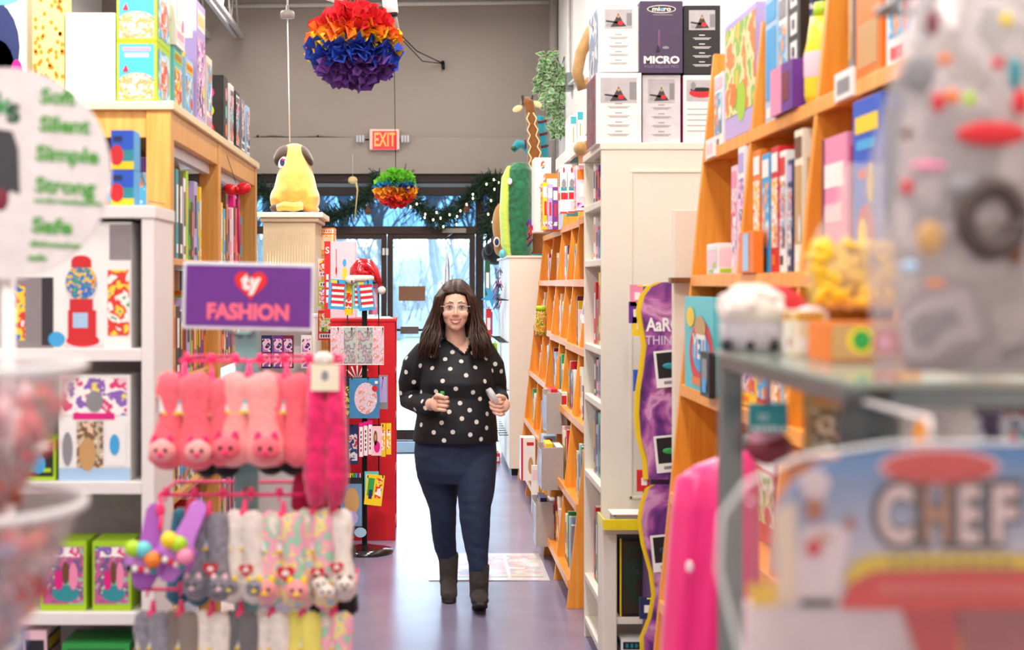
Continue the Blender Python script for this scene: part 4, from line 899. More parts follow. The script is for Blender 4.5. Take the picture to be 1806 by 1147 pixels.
# sock products: a folded pair hanging from a clip with a card band
def sock_pair(lab, px, py, L, wd, cols, kind, grp, dy=0):
    p = P(px, py, D - .02 + dy); s = D / F; base = Vector((p.x, D - .02 + dy, p.z - .0))
    t = thing('plush_sock_pair', lab, 'socks', tuple(base), grp); L *= s; wd *= s
    c1, c2, c3 = cols; m = MB(); m.tube([base + Z_ * .002, base + V(0, -.006, -.03)], [.004, .009], pk, 8); m.ell(base + V(0, -.012, -.03), (.012, .004, .014), pk, seg=10, rings=6); m.build('hook', t)
    top = base - Z_ * .022
    for sd in (-1, 1):
        x0 = sd * wd * .24; m = MB(); ya = -.012 * (1 if sd > 0 else .2)
        m.tube([top + V(x0 * .8, ya, 0), top + V(x0 * .9, ya, -L * .05), top + V(x0, ya, -L * .2), top + V(x0 * 1.05, ya, -L * .5), top + V(x0 * 1.2, ya - .012, -L * .75), top + V(x0 * 1.35, ya - .018, -L * .93), top + V(x0 * 1.4, ya - .014, -L)],
               [wd * .16, wd * .3, wd * .34, wd * .26, wd * .38, wd * .37, wd * .17], c1, 14, ry=[wd * .1, wd * .2, wd * .24, wd * .18, wd * .28, wd * .26, wd * .1], up=(1, 0, 0)); m.build('sock', t)
        if kind != 'plain':
            m = MB(); q = top + V(x0 * 1.5, ya - .045, -L * .8); m.ell(q, (wd * .27, wd * .2, wd * .23), c2, seg=14, rings=9); hd = m.build('toy_head', t)
            for e in (-1, 1):
                m = MB(); m.ell(q + V(e * wd * .15, .0, wd * .2), (wd * .08, wd * .05, wd * .12), c3, seg=8, rings=6); m.build('ear', hd)
                m = MB(); m.ell(q + V(e * wd * .09, -wd * .18, .003), (wd * .045, wd * .03, wd * .05), ink('black'), seg=8, rings=6); m.build('eye', hd)
            m = MB(); m.ell(q + V(0, -wd * .2, -wd * .06), (wd * .08, wd * .04, wd * .05), c3, seg=8, rings=6); m.build('muzzle', hd)
    m = MB(); zc = top.z - L * .33; m.box(top.x - wd * .5, top.x + wd * .5, top.y - .0 - wd * .2, top.y - wd * .2 + .003, zc - L * .085, zc + L * .085, ink('white')); m.box(top.x - wd * .5, top.x - wd * .5 + .003, top.y - wd * .2, top.y + wd * .18, zc - L * .1, zc + L * .1, ink('white')); m.box(top.x + wd * .5 - .003, top.x + wd * .5, top.y - wd * .2, top.y + wd * .18, zc - L * .1, zc + L * .1, ink('white'))
    yy = top.y - wd * .2 - .0008
    m.rect((top.x - wd * .1, yy, zc + .006), X_, Z_, wd * .2, L * .04, ink('aqua')); m.rect((top.x + wd * .25, yy, zc), X_, Z_, wd * .2, L * .11, ink('magenta')); m.rect((top.x, yy, zc - L * .09), X_, Z_, wd * .8, L * .03, ink('yellow')); m.build('card_band', t)
    if grp != G1:
        m = MB(); q = top + V(wd * .1, -wd * .55, -L * .62); r_ = wd * .2; m.poly([q + V(x_ * r_, 0, y_ * r_) for x_, y_ in pts_h], -Y_, .002, ink('red')); m.ell(q + V(0, -.0025, 0), (r_ * .45, .001, r_ * .3), ink('white'), seg=8, rings=5); m.build('heart_tag', t)
    return t
cor = mat('coral_plush', '#f0606e', .9, sheen=.4, var=.15, scale=90, bump=.3); cor2 = mat('light_coral_plush', '#f79a98', .9, sheen=.4, var=.12, scale=90, bump=.3)
mg = mat('magenta_fluff', '#e01461', .9, sheen=.5, var=.3, scale=50, bump=.6); gr = mat('grey_plush', '#85818a', .9, sheen=.3, var=.3, scale=70, bump=.4); wh = mat('white_plush', '#e6d9d0', .9, sheen=.3, var=.12, scale=60, bump=.4)
pas = prt('pastel_plush', ['#ecd8cc', '#9ccfae', '#f0a8bc', '#efdc8a', '#a4c0e4'], 30, .9)
pts_h = pts
G1, G2, G3 = 'coral socks on the upper rod', 'plush socks on the middle rod', 'plush socks on the lowest rod'
sock_pair('coral pink plush sock pair hanging leftmost on the upper rod', 325, 640, 165, 88, (cor, cor2, mg), 'head', G1)
sock_pair('coral pink plush sock pair hanging second on the upper rod', 374, 650, 150, 60, (cor, cor, mg), 'plain', G1)
sock_pair('pale coral sock pair with wide card in the middle of upper rod', 440, 640, 160, 96, (cor2, cor, mg), 'head', G1)
sock_pair('coral sock pair next left of the magenta fluffy socks', 506, 642, 158, 74, (cor, cor2, mg), 'plain', G1)
sock_pair('deep coral sock pair hanging partly behind the fluffy magenta pair', 546, 648, 150, 60, (mat('deep_coral_plush', '#ee6a6a', .9, sheen=.3), cor, mg), 'plain', G1)
t = thing('fluffy_sock_pack', 'long hot magenta fluffy socks under a white card tag', 'socks', tuple(P(574, 640, D - .05)))
p = P(575, 645, D - .05); m = MB()
for sd in (-1, 1): m.tube([p + V(sd * .018, 0, 0), p + V(sd * .02, 0, -.12), p + V(sd * .022, 0, -.24), p + V(sd * .02, 0, -.3)], [.02, .026, .028, .016], mg, 14)
m.build('sock', t); m = MB(); m.box(p.x - .03, p.x + .03, p.y - .034, p.y - .03, p.z - .052, p.z + .004, ink('cream')); m.disc((p.x, p.y - .0345, p.z - .02), X_, Z_, .008, .011, ink('grey')); m.build('card_tag', t)
m = MB(); m.ell(p + V(-.004, -.018, .015), (.022, .014, .016), wh); m.build('pompom', t)
sock_pair('grey plush koala sock pair hanging left on the middle rod', 370, 885, 150, 66, (gr, gr, ink('pale pink')), 'head', G2)
sock_pair('white and grey duck sock pair with yellow cap on middle rod', 432, 882, 158, 62, (wh, gr, ink('yellow')), 'head', G2)
sock_pair('pastel unicorn sock pair with pink headband on middle rod', 500, 885, 160, 78, (pas, cor2, ink('yellow')), 'head', G2)
sock_pair('pastel spotted puppy sock pair near right of middle rod', 556, 880, 170, 62, (pas, wh, ink('tan')), 'head', G2)
sock_pair('cream white puppy sock pair hanging rightmost on the middle rod', 590, 880, 155, 58, (wh, wh, ink('brown')), 'head', G2)
for k, (px, c_, lab) in enumerate(((270, gr, 'grey plush sock pair leftmost on the lowest rod'), (320, mat('brown_grey_plush', '#85766c', .9, sheen=.3), 'brown grey plush sock pair second on the lowest rod'), (375, wh, 'cream plush sock pair third on the lowest rod'), (425, mat('dark_grey_plush', '#6b676a', .9, sheen=.3), 'dark grey plush sock pair fourth on the lowest rod'),
                                    (480, wh, 'cream plush sock pair fifth on the lowest rod'), (535, mat('lemon_plush', '#e9dc6a', .9, sheen=.3), 'lemon yellow plush sock pair sixth on lowest rod'), (590, pas, 'pastel plush sock pair at the right end of lowest rod'))):
    sock_pair(lab, px, 1060, 150, 60, (c_, c_, ink('pink')), 'head', G3)
bl_ = mat('black_fluff', '#17151a', .95, sheen=.2, var=.5, scale=60); nv_ = mat('teal_plush', '#2c6f86', .9, sheen=.3)
sock_pair('black plush sock pair hanging behind the coral socks, left of post', 385, 690, 135, 60, (bl_, bl_, ink('pink')), 'plain', G1, .1)
sock_pair('black plush sock pair hanging behind the coral socks, right of post', 500, 690, 130, 70, (bl_, bl_, ink('pink')), 'plain', G1, .1)
sock_pair('teal plush sock pair hanging behind the lilac slippers', 335, 880, 170, 60, (nv_, nv_, ink('white')), 'plain', G2, .1)
sock_pair('black plush sock pair at the back right of the middle rod', 590, 930, 140, 66, (bl_, bl_, ink('red')), 'plain', G2, .12)
sock_pair('dark magenta fluffy sock pair behind the long magenta ones', 548, 720, 170, 50, (mat('dark_magenta_fluff', '#b80c4c', .95, sheen=.3, var=.3), bl_, ink('red')), 'plain', G1, .08)
# slippers
t = thing('slide_slippers', 'pair of lilac purple slide slippers with pompom toys on the strap', 'slippers', tuple(P(290, 900, D - .1)))
lil = mat('lilac_rubber', '#c878d8', .35, coat=.2); lil2 = mat('lilac_rubber_dark', '#a352b4', .4)
def slide(cpx, cpy, ang, mt):
    m = MB(); c = P(cpx, cpy, D - .08); u = V(math.sin(ang), .3, math.cos(ang)).normalized(); v = V(math.cos(ang), 0, -math.sin(ang)).normalized(); n = u.cross(v)
    out = [(x, y) for x, y in ((0, -1), (.55, -.93), (.9, -.62), (.95, -.25), (.72, .15), (.66, .5), (.6, .85), (.35, 1), (0, 1.03), (-.35, 1), (-.6, .85), (-.62, .5), (-.66, .15), (-.9, -.25), (-.9, -.62), (-.55, -.93))]
    m.poly([c + v * x * .032 + u * y * .092 for x, y in out], n, .014, mt); return m, c, u, v, n
for (x, y, a, lab) in ((262, 965, .12, 'l'), (322, 955, .42, 'r')):
    m, c, u, v, n = slide(x, y, a, lil if lab == 'r' else lil2); o = m.build('sole', t, bevel=.004)
    m = MB(); s_ = -n if n.y > 0 else n
    m.tube([c - u * .03 + v * (x2 * .04) + s_ * (.004 + .034 * math.cos(x2 * 1.45)) for x2 in (-1, -.6, -.2, .2, .6, 1)], .005, lil, 10, ry=.026, up=s_); m.build('strap', o)
    for q, cc in enumerate((('lime', 'aqua', 'orange'), ('yellow', 'lime', 'pink'))[lab == 'r']):
        m = MB(); m.ell(c - u * (.012 + .018 * (q == 2)) + v * (.022 * (q - 1)) + s_ * .055, (.019, .017, .018), ink(cc), seg=10, rings=8); m.build('pompom', o)
    m = MB()
    for q in range(5): m.ell(c - u * .052 + v * (.013 * (q - 2)) + s_ * .045, .0075, ink(('black', 'white', 'red', 'pale pink', 'teal')[q]), seg=8, rings=6)
    m.build('toy_faces', o)
m = MB(); m.tube([P(282, 875, D), P(285, 900, D - .06), P(283, 935, D - .09)], .005, pk, 8); m.ell(P(283, 900, D - .07), (.01, .004, .016), pk); m.build('hook', t)
# --- beige beadboard end cabinet with toy dog
D = 9.8; bb = mat('beadboard_beige', '#cdb794', .5, var=.02); t = thing('beadboard_cabinet', 'tall beige beadboard end cabinet with moulded top under the toy dog', 'cabinet', (xf(510, D), D + .3, 0))
x0, x1 = xf(464, D), xf(556, D)
MB().box(x0, x1, D, D + .6, 0, zf(392, D), bb).build('carcass', t, bevel=.004)
m = MB(); n_ = 16
for k in range(n_): xa = x0 + .03 + (x1 - x0 - .06) * k / n_; m.tube([(xa, D - .001, .1), (xa, D - .001, zf(410, D))], .0035, mat('bead_groove', '#bda784', .6), 5)
m.build('beading', t)
MB().box(x0 - .02, x1 + .025, D - .02, D + .62, zf(392, D), zf(384, D), bb).build('moulding', t, bevel=.008); MB().box(x0 - .04, x1 + .055, D - .04, D + .64, zf(384, D), zf(375, D), mat('cabinet_top', '#e8dcc4', .4)).build('top_panel', t, bevel=.004)
# wooden shelf unit on the aisle side behind it
dog = mat('golden_plush', '#d9983c', .9, sheen=.5, var=.18, scale=14, bump=.5); dd = mat('dog_dark_plush', '#3c2a22', .9, sheen=.3)
zt = zf(375, D) + .001; t = thing('plush_dog', 'large golden plush dog seated with its back to us on beige cabinet', 'toy', (xf(515, D), D + .22, zt)); s = D / F
def dp(px, py, dy=0): q = P(px, py, D); return V(q.x, D + .22 + dy, q.z)
m = MB(); m.tube([dp(516, 362), dp(516, 335), dp(516, 305), dp(516, 278), dp(514, 262)], [.152, .158, .132, .088, .06], dog, 20)
m.ell(dp(490, 348, .0), (.08, .13, .1), dog); m.ell(dp(540, 348, .0), (.08, .13, .1), dog); m.ell(dp(487, 366, .1), (.05, .1, .035), dog); m.ell(dp(545, 366, .1), (.05, .1, .035), dog)
m.ell(dp(513, 268, .03), (.105, .09, .085), dog); m.ell(dp(513, 275, .13), (.05, .06, .045), dog); f = fuse(m, .012, 4)
zmin = zt
for v in f.v: v.z = max(v.z, zmin)
f.build('plush_body', t)
for sd, (px, py) in ((-1, (492, 270)), (1, (537, 270))):
    m = MB(); m.ell(dp(px, py, -.01), (.052 if sd < 0 else .03, .055, .08), dd, rot(0, sd * -.5, 0)); m.build('ear', t)
m = MB(); m.tube([dp(530, 362, -.14), dp(516, 365, -.17), dp(500, 363, -.17), dp(488, 366, -.15)], [.03, .032, .032, .026], dog, 12); m.ell(dp(483, 366, -.15), (.035, .026, .026), dd); m.build('tail', t)
m = MB(); c = dp(494, 283, -.07); m.poly([c + V(.026 * math.cos(a) + .012 * math.sin(a), 0, .04 * math.sin(a)) for a in [2 * PI * k / 20 for k in range(20)]], Y_, .003, ink('white')); m.disc(c - Y_ * .002, X_, Z_, .017, .028, ink('navy')); m.rect(c + V(.008, -.003, .018), X_, Z_, .026, .01, ink('red')); m.build('swing_tag', t)
# --- red cardboard floor display
redm = mat('display_red', '#cf1220', .45, var=.04, scale=5)
D = 9.2; cabinet('red_floor_display', 'tall red cardboard floor display behind the black hook stand', 'display', xf(583, D), xf(697, 9.2), D, D + .5, 0, zf(568, D), [.1, .45, .8, 1.1], '+x', redm, .02)
m = MB()
for k in range(5): a = PI / 2 + (k - 2) * .38; c = P(630, 672, 9.19); m.tube([c, c + V(.1 * math.cos(a), 0, .1 * math.sin(a))], [.003, .006], ink('white'), 5)
tag(m.build('white_starburst', origin=tuple(P(630, 680, 9.19))), 'white ray pattern printed on the red display front', 'decoration')
def rocket(m, w_, h_, d):
    R, E = fr_(m, w_, h_, d); R(.0, .2, .0, 1, ink('red')); E(.66, .72, .06, .05, ink('sky blue')); R(.6, .73, .5, .65, ink('yellow')); R(.62, .71, .38, .5, ink('orange'), .0016); m.poly([(-w_ / 2 + w_ * u, -d / 2 - .002, h_ * v) for u, v in ((.5, .3), (.85, .3), (.78, .4), (.68, .46), (.58, .4))], -Y_, .0006, ink('red')); R(.64, .69, .1, .3, ink('grey'), .0016); R(.38, .4, .55, .9, ink('red'), .0016); E(.39, .62, .03, .05, ink('red'), .002)
    m.text('S', .06, V(-w_ * .4, -d / 2 - .0022, h_ * .88), X_, Z_, ink('white'), .02)
    for k in range(4): R(.06, .14, .2 + .1 * k, .27 + .1 * k, ink('white'), .0019)
facebox('toy_box', 'large pale pink toy box with red side strip on the red display', 'box', 572, 626, 426, zf(568, D) + .022, D + .1, .22, 'pale pink', None, 30, rocket)
# snowy white fleece on display
m = MB()
for k in range(12): m.ell(P(645 + 4 * k, 562 + 2 * (k % 2), D + .1) , (.022, .05, .016), wh, seg=10, rings=6)
tag(fuse(m, .008, 2).build('fleece_trim', origin=tuple(P(668, 566, D + .1))), 'white fluffy fleece trim lying on the top edge of red display', 'trim')
# --- black hook stand
D = 8.8; HX = xf(643, D); t = thing('hook_stand', 'black spinning hook stand with oval base before the red display', 'stand', (HX, D, 0)); s = D / F
m = MB(); m.lathe((HX, D, 0), [(0, 0), (.18, 0), (.18, .018), (.1, .03), (.03, .05), (0, .05)], mat('gloss_black', '#141416', .15, coat=.6), 36); m.build('base', t)
m = MB(); m.box(HX - .016, HX + .016, D - .016, D + .016, .04, zf(500, D), BLK); m.build('post', t, bevel=.003)
HOOKS = [(499, 496), (581, 580), (667, 664), (750, 748), (839, 830)]
for i, (a, b_) in enumerate(HOOKS):
    for px in (598, 622, 650, 676):
        z = zf(a, D); x = xf(px, D); m = MB(); m.tube([(HX, D, z), (x, D - .02, z), (x, D - .09, z), (x, D - .1, z + .014)], .0035, BLK, 6); m.build('hook', t)
for px in (613, 668): m = MB(); m.tube([(xf(px, D), D - .01, zf(850, D)), (xf(px, D), D - .01, zf(495, D))], .004, BLK, 6); m.tube([(HX, D, zf(845, D)), (xf(px, D), D - .01, zf(845, D))], .004, BLK, 6); m.build('side_rod', t)
def packet(lab, px0, px1, py0, py1, dy, body, deco, name='hanging_packet', cat='packet', grp='packets on the black hook stand', tilt=0, th=.006, lab2=None):
    x0, x1 = xf(px0, D + dy), xf(px1, D + dy); z1, z0 = zf(py0, D + dy), zf(py1, D + dy); w_, h_ = x1 - x0, z1 - z0
    m = MB(); m.box(-w_ / 2, w_ / 2, 0, th, -h_, 0, ink(body) if isinstance(body, str) else body)
    def R(u0, u1, v0, v1, mt, l=.0008):
        m.quad((-w_ / 2 + w_ * u0, -l, -h_ * v1), (-w_ / 2 + w_ * u1, -l, -h_ * v1), (-w_ / 2 + w_ * u1, -l, -h_ * v0), (-w_ / 2 + w_ * u0, -l, -h_ * v0), mt)
    def E(u, v, ru, rv, mt, l=.0012): m.disc((-w_ / 2 + w_ * u, -l, -h_ * v), X_, Z_, w_ * ru, h_ * rv, mt)
    deco(R, E, m, w_, h_)
    o = m.build(name); del o['_o']; o.location = ((x0 + x1) / 2, D + dy, z1); o.rotation_euler = (0, tilt, 0); return tag(o, lab, cat, grp)
def stripes(R, E, m, w_, h_):
    R(.1, .45, .03, .12, ink('yellow'))
    for k in range(4): R(.14, .94, .14 + .19 * k, .23 + .19 * k, ink('red')); R(.2, .9, .24 + .19 * k, .325 + .19 * k, ink('white'))
packet('aqua packet of red and white striped hat pattern, leftmost under the Santa hat', 581, 611, 493, 546, -.05, 'sky blue', stripes, tilt=.06)
packet('aqua striped packet hanging right under the Santa hat, tilted', 628, 657, 495, 548, -.075, 'sky blue', stripes, tilt=-.1)
packet('aqua striped packet half hidden behind the tilted one', 622, 645, 497, 545, -.06, 'aqua', stripes)
packet('narrow yellow packet hanging behind the aqua packets', 608, 622, 500, 556, -.03, 'yellow', lambda R, E, m, w_, h_: R(.1, .9, .3, .8, PR[0]))
packet('pale pink packet hanging behind right aqua packet', 650, 667, 490, 555, .03, 'pink', lambda R, E, m, w_, h_: R(.1, .9, .3, .8, ink('pale pink')))
stick = prt('sticker_sheet', ['#efe6ea', '#e9b8c2', '#d7cfe0', '#e58f7f', '#cfe0d8'], 34, .25); stick2 = prt('sticker_sheet_grey', ['#a8a2a8', '#b8c4be', '#978f96', '#c9a9ae', '#8e9a94'], 24, .25)
for k, (a, b_, lab, mm) in enumerate(((583, 606, 'clear sticker sheet packet at left of the stand, second tier', stick), (603, 628, 'stack of pinkish grey sticker packets left of the post', stick2), (629, 660, 'stack of greenish grey sticker packets right of the post', stick2), (657, 677, 'clear sticker sheet packet at right of the stand, second tier', stick))):
    packet(lab, a, b_, 576, 644, -.05 - .012 * (k in (0, 3)), 'white', lambda R, E, m, w_, h_, mm=mm: R(.03, .97, .03, .97, mm), th=.03 if k in (1, 2) else .006, name='sticker_packet')
def magcard(R, E, m, w_, h_): R(.0, 1, .0, 1, mat('card_blue', '#3f86b8', .35)); E(.55, .5, .38, .4, stick, .0016); E(.85, .25, .1, .08, ink('red'), .002); R(.85, .95, .06, .13, ink('white'), .002)
packet('blue magnetic game card with round pink picture on the stand', 616, 669, 668, 738, -.085, 'sky blue', magcard, name='game_card', th=.02)
packet('black card with yellow green plant print left of the blue card', 596, 617, 664, 736, -.07, 'black', lambda R, E, m, w_, h_: R(.1, .95, .25, .95, prt('plants', ['#20241c', '#b8c832', '#20241c', '#dfe05a'], 30)))
packet('grey metallic card right of the blue game card', 668, 684, 662, 722, -.04, 'grey', lambda R, E, m, w_, h_: R(.1, .9, .05, .8, ink('lavender')))
for k in range(3):
    packet(('magenta colouring pad with white spine, leftmost of three', 'magenta colouring pad with white spine, middle of three', 'magenta colouring pad with white spine, rightmost of three')[k], 633 + 8 * k, 641 + 8 * k, 746 - 2 * k, 806 - 2 * k, -.09 - .002 * k, 'magenta', lambda R, E, m, w_, h_: (R(.1, .9, .12, 1, ink('white')), [R(.35, .6, .25 + .13 * i, .33 + .13 * i, ink('black'), .0014) for i in range(5)]), name='activity_pad', th=.012)
packet('pink dress up doll pad beside the three white spines', 655, 673, 752, 804, -.095, 'pale pink', lambda R, E, m, w_, h_: (E(.4, .4, .18, .25, ink('brown')), E(.4, .38, .1, .12, ink('tan'), .0016), E(.55, .7, .3, .2, ink('magenta'))), name='activity_pad')
packet('yellow figure set packet at the stand, left of the pair', 672, 680, 747, 806, -.08, 'yellow', lambda R, E, m, w_, h_: R(.15, .85, .2, .8, PR[7]))
packet('yellow figure set packet rightmost on the fourth tier', 681, 690, 747, 802, -.08, 'yellow', lambda R, E, m, w_, h_: R(.15, .85, .2, .8, PR[7]))
packet('dark activity book hanging far left on the fourth tier', 596, 612, 748, 822, -.06, 'black', lambda R, E, m, w_, h_: (R(.5, .9, .1, .9, ink('white')), R(.1, .4, .2, .8, PR[3])), name='activity_book')
packet('navy activity book hanging behind post on the fourth tier', 614, 632, 750, 820, -.05, 'navy', lambda R, E, m, w_, h_: R(.1, .9, .2, .9, PR[3]), name='activity_book')
def scratch(R, E, m, w_, h_):
    for k in range(8): R(.3 + .08 * k, .36 + .08 * k, .0, .07, ink(('red', 'orange', 'yellow', 'lime', 'green', 'sky blue', 'purple', 'pink')[k]))
    R(.08, .96, .17, .85, mat('scratch_blue', '#6f93b8', .4)); E(.55, .45, .3, .22, ink('tan'), .0016); E(.5, .72, .3, .12, ink('lavender'), .002); E(.9, .95, .25, .08, ink('pale blue'), .002)
packet('black art kit with pencils across its top, low on the stand', 597, 640, 835, 945, -.06, 'black', scratch, name='art_kit', th=.012)
packet('small yellow picture packet tilted on the lowest tier at right', 648, 679, 838, 892, -.09, 'yellow', lambda R, E, m, w_, h_: (R(.1, .45, .12, .7, ink('green')), R(.55, .9, .1, .75, PR[0]), R(.2, .4, .5, .8, ink('navy'), .001)), tilt=.12)
packet('pale green card half behind the small yellow packet', 643, 668, 832, 882, -.06, 'aqua', lambda R, E, m, w_, h_: R(.1, .9, .1, .9, ink('cream')))
# santa hat on the stand
t = thing('santa_hat', 'sparkly red Santa hat with white brim capping the black hook stand', 'hat', (HX, D, zf(500, D)))
sr = mat('sequin_red', '#c41224', .18, .3, var=.5, scale=160, coat=.5); c = P(637, 488, D)
m = MB(); m.tube([c, c + V(0, 0, .04), c + V(.012, 0, .07), c + V(.045, -.01, .07), c + V(.085, -.02, .03), c + V(.11, -.03, -.03), c + V(.125, -.03, -.07)], [.075, .07, .055, .04, .03, .018, .008], sr, 16); m.build('crown', t)
m = MB(); m.lathe(c - Z_ * .012, [(.07, -.02), (.09, -.012), (.092, .01), (.07, .022), (.06, 0), (.07, -.02)], wh, 24); m.ell(c + V(-.06, -.06, -.02), (.035, .03, .028), wh); m.build('brim', t); m = MB(); m.ell(c + V(.128, -.03, -.085), .026, wh); m.build('bobble', t)
# --- things glimpsed between sock rack and beige cabinet
D = 8.4; cabinet('pegboard_unit', 'white pegboard unit behind the purple ty sign', 'shelf', xf(440, D), xf(556, D), D, D + .15, 0, zf(560, D), [], '-y', WHT, .02)
for k, (px, lab, c_) in enumerate(((470, 'navy packet hanging leftmost on the white pegboard', 'navy'), (490, 'clear bag of purple beads left on the white pegboard', 'purple'), (508, 'clear bag of purple beads right on the white pegboard', 'maroon'), (540, 'white netted packet at the pegboard right edge', 'white'))):
    packet(lab, px - 9, px + 9, 592, 650, -.0515, c_, lambda R, E, m, w_, h_: (R(.1, .9, .1, .5, PR[6]), R(.1, .9, .55, .95, PR[1])), th=.05, grp='packets on the white pegboard')
D = 9.55
facebox('toy_box', 'orange patterned box peeking out right of the beige cabinet', 'box', 562, 590, 402, 1.9, D + .9, .2, 'orange', (prt('warm', ['#e8893a', '#f5d9a8', '#c8542a'], 20), 'white', 'orange'), 40)
cabinet('wooden_bookcase', 'narrow light wood bookcase edge right of the beige cabinet', 'bookcase', xf(545, 10.4), xf(577, 10.45) , 10.45, 12.4, 0, 1.88, [.1, .5, .9, 1.3], '+x', OAKL, .025)
for k, (py0, py1, c_) in enumerate(((455, 488, 'pale pink'), (493, 540, 'lime'), (545, 600, 'red'))):
    Dk = 9.15 - .0; x0, x1 = xf(562, Dk), xf(579, Dk)
    m = carton_mb(.11, .06, (py1 - py0) * Dk / F, c_, (PR[k], 'white', 'navy'), k); o = m.build('small_box'); del o['_o']; o.location = (x0 + .015 , 9.66, zf(py1, 9.66)); tag(o, '%s small box in the stack beside the beige cabinet' % c_, 'box', 'small boxes beside the beige cabinet')
t = thing('red_bow', 'shiny red foil bow hanging on the far bay of wooden bookcase', 'bow', tuple(P(420, 335, 6.3)))
m = MB(); c = P(420, 335, 6.3); rf = mat('red_foil', '#e0202c', .2, .3); m.ell(c + V(-.03, -.02, 0), (.035, .02, .025), rf, rot(0, .3, 0)); m.ell(c + V(.025, -.02, .004), (.035, .02, .028), rf, rot(0, -.3, 0)); m.ell(c - Y_ * .03, .012, rf); m.build('loops', t)
m = MB(); m.tube([(-.882, 6.3, 2.24), c + V(-.01, 0, .03)], .0012, BLK, 4); m.tube([c, c - Z_ * .1, c + V(0, .02, -.28)], .006, mat('ribbon_magenta', '#d81b78', .4), 6); m.build('ribbon', t)
# ================================================================ RIGHT SIDE, FAR
D = 12.3
x0, x1 = xf(894, D), xf(938, D)
t = thing('cream_display_cabinet', 'narrow cream display cabinet near the doors with large plush toys on top', 'cabinet', ((x0 + x1) / 2, D + .8, 0))
zt = zf(451, D); MB().box(x0 + .02, x1 + .2, D, D + 1.7, .06, zt - .02, CREAM).build('carcass', t, bevel=.004)
MB().box(x0, x1 + .21, D - .01, D + 1.71, zt - .02, zt, CREAM).build('top_panel', t, bevel=.003); MB().box(x0 + .04, x1 + .19, D + .02, D + 1.68, 0, .06, BLK).build('plinth', t)
for py in (530, 605, 690, 770):
    m = MB(); z = zf(py, D)
    for k in range(8): m.tube([(x0 + .02, D + .1 + .2 * k, z), (x0 - .06, D + .1 + .2 * k, z), (x0 - .07, D + .1 + .2 * k, z + .02)], .004, BLK, 5)
    m.build('hook_row', t)['kind'] = 'stuff'
rn = random.Random(6)
HL = [('tassel', 470, 505, ('purple', 'black', 'teal')), ('blue star shaped', 500, 545, ('sky blue',)), ('red folded', 545, 598, ('red',)), ('lime green', 605, 655, ('lime',)), ('purple metallic', 550, 590, ('purple',)), ('teal', 740, 800, ('teal',)), ('small red', 800, 820, ('red',)), ('blue and white', 640, 672, ('blue', 'white')), ('dark green', 460, 530, ('dark green',)), ('grey', 750, 775, ('grey',))]
for k, (nm, a, b_, cc) in enumerate(HL):
    y = 12.9 + (k % 5) * .26; xx_ = x0 - .012 - .035 * (k % 3); h_ = (b_ - a) * y / F; z1 = zf(a, y)
    m = MB()
    if nm == 'tassel':
        for q in range(60): p = V(xx_ - .03 + rn.uniform(-.03, .02), y + rn.uniform(-.05, .05), z1 - rn.uniform(0, .35)); m.tube([p, p + V(rn.uniform(-.03, .03), 0, -.05)], .004, ink(rn.choice(cc + ('magenta',))), 4)
    elif 'star' in nm:
        m.poly([V(xx_ - .04, y, z1 - h_ / 2) + V((.11 if q % 2 else .045) * math.sin(PI * q / 5), 0, (.11 if q % 2 else .045) * math.cos(PI * q / 5)) for q in range(10)], Y_, .012, ink('sky blue'))
    else:
        m.box(xx_ - .05, xx_, y, y + .14, z1 - h_, z1, ink(cc[0])); m.box(xx_ - .04, xx_ - .01, y - .001, y, z1 - h_ * .7, z1 - h_ * .3, ink(cc[-1] if len(cc) > 1 else 'white')); m.tube([(xx_ - .02, y + .07, z1), (xx_ - .02, y + .07, z1 + .02)], .004, BLK, 5)
    tag(m.build('hanging_toy', origin=(xx_, y, z1 - h_)), '%s toy hanging on the aisle side of the narrow cream cabinet' % nm, 'toy', 'toys on the narrow cream cabinet')
# plush toys on that cabinet
zc = zt
t = thing('plush_crocodile', 'big plush toy, dark green back and lime belly, standing on cream cabinet', 'toy', (xf(912, 12.6), 12.6, zc)); d_ = 12.6
gf = mat('green_plush', '#17663f', .9, sheen=.5, var=.35, scale=22, bump=.8); lf = mat('lime_plush', '#c5e05a', .9, sheen=.4, var=.1, scale=40, bump=.5)
m = MB(); m.loft([(xf(915, d_), d_, zc, .10, .1), (xf(915, d_), d_, zc + .06, .125, .15), (xf(914, d_), d_, zc + .3, .13, .17), (xf(914, d_), d_, zc + .6, .13, .17), (xf(915, d_), d_, zc + .76, .12, .14), (xf(917, d_), d_, zc + .83, .07, .08)], gf, 28); f = fuse(m, .012, 3)
for v in f.v: n_ = noise.noise(v * 28); v.x += n_ * .008; v.z = max(zc, v.z); v.y += n_ * .008
f.build('plush_body', t)
m = MB(); m.loft([(xf(897, d_), d_ - .02, zc, .03, .09), (xf(893, d_), d_ - .02, zc + .1, .05, .12), (xf(890, d_), d_ - .02, zc + .4, .05, .13), (xf(893, d_), d_ - .02, zc + .7, .045, .11), (xf(898, d_), d_ - .02, zc + .8, .02, .06)], lf, 20); f = fuse(m, .01, 2)
for v in f.v: v.z = max(zc, v.z)
f.build('belly', t)
m = MB(); m.ell(P(899, 320, d_ - .16), (.022, .012, .03), ink('white')); m.build('tag', t)
m = MB(); m.ell(P(886, 448, d_ - .12), (.03, .04, .04), ink('aqua')); m.build('foot', t)
t = thing('plush_ball_toy', 'tan and brown plush toy peeking out behind the green plush', 'toy', (xf(884, 13.1), 13.1, zc + .1)); m = MB(); m.ell(P(884, 396, 13.05), (.085, .1, .2), mat('tan_plush', '#b5813f', .9, sheen=.4)); m.ell(P(884, 396, 13.05) - Z_ * .2, (.07, .09, .1), MC['tan_plush']); fuse(m, .012, 2).build('plush_body', t)
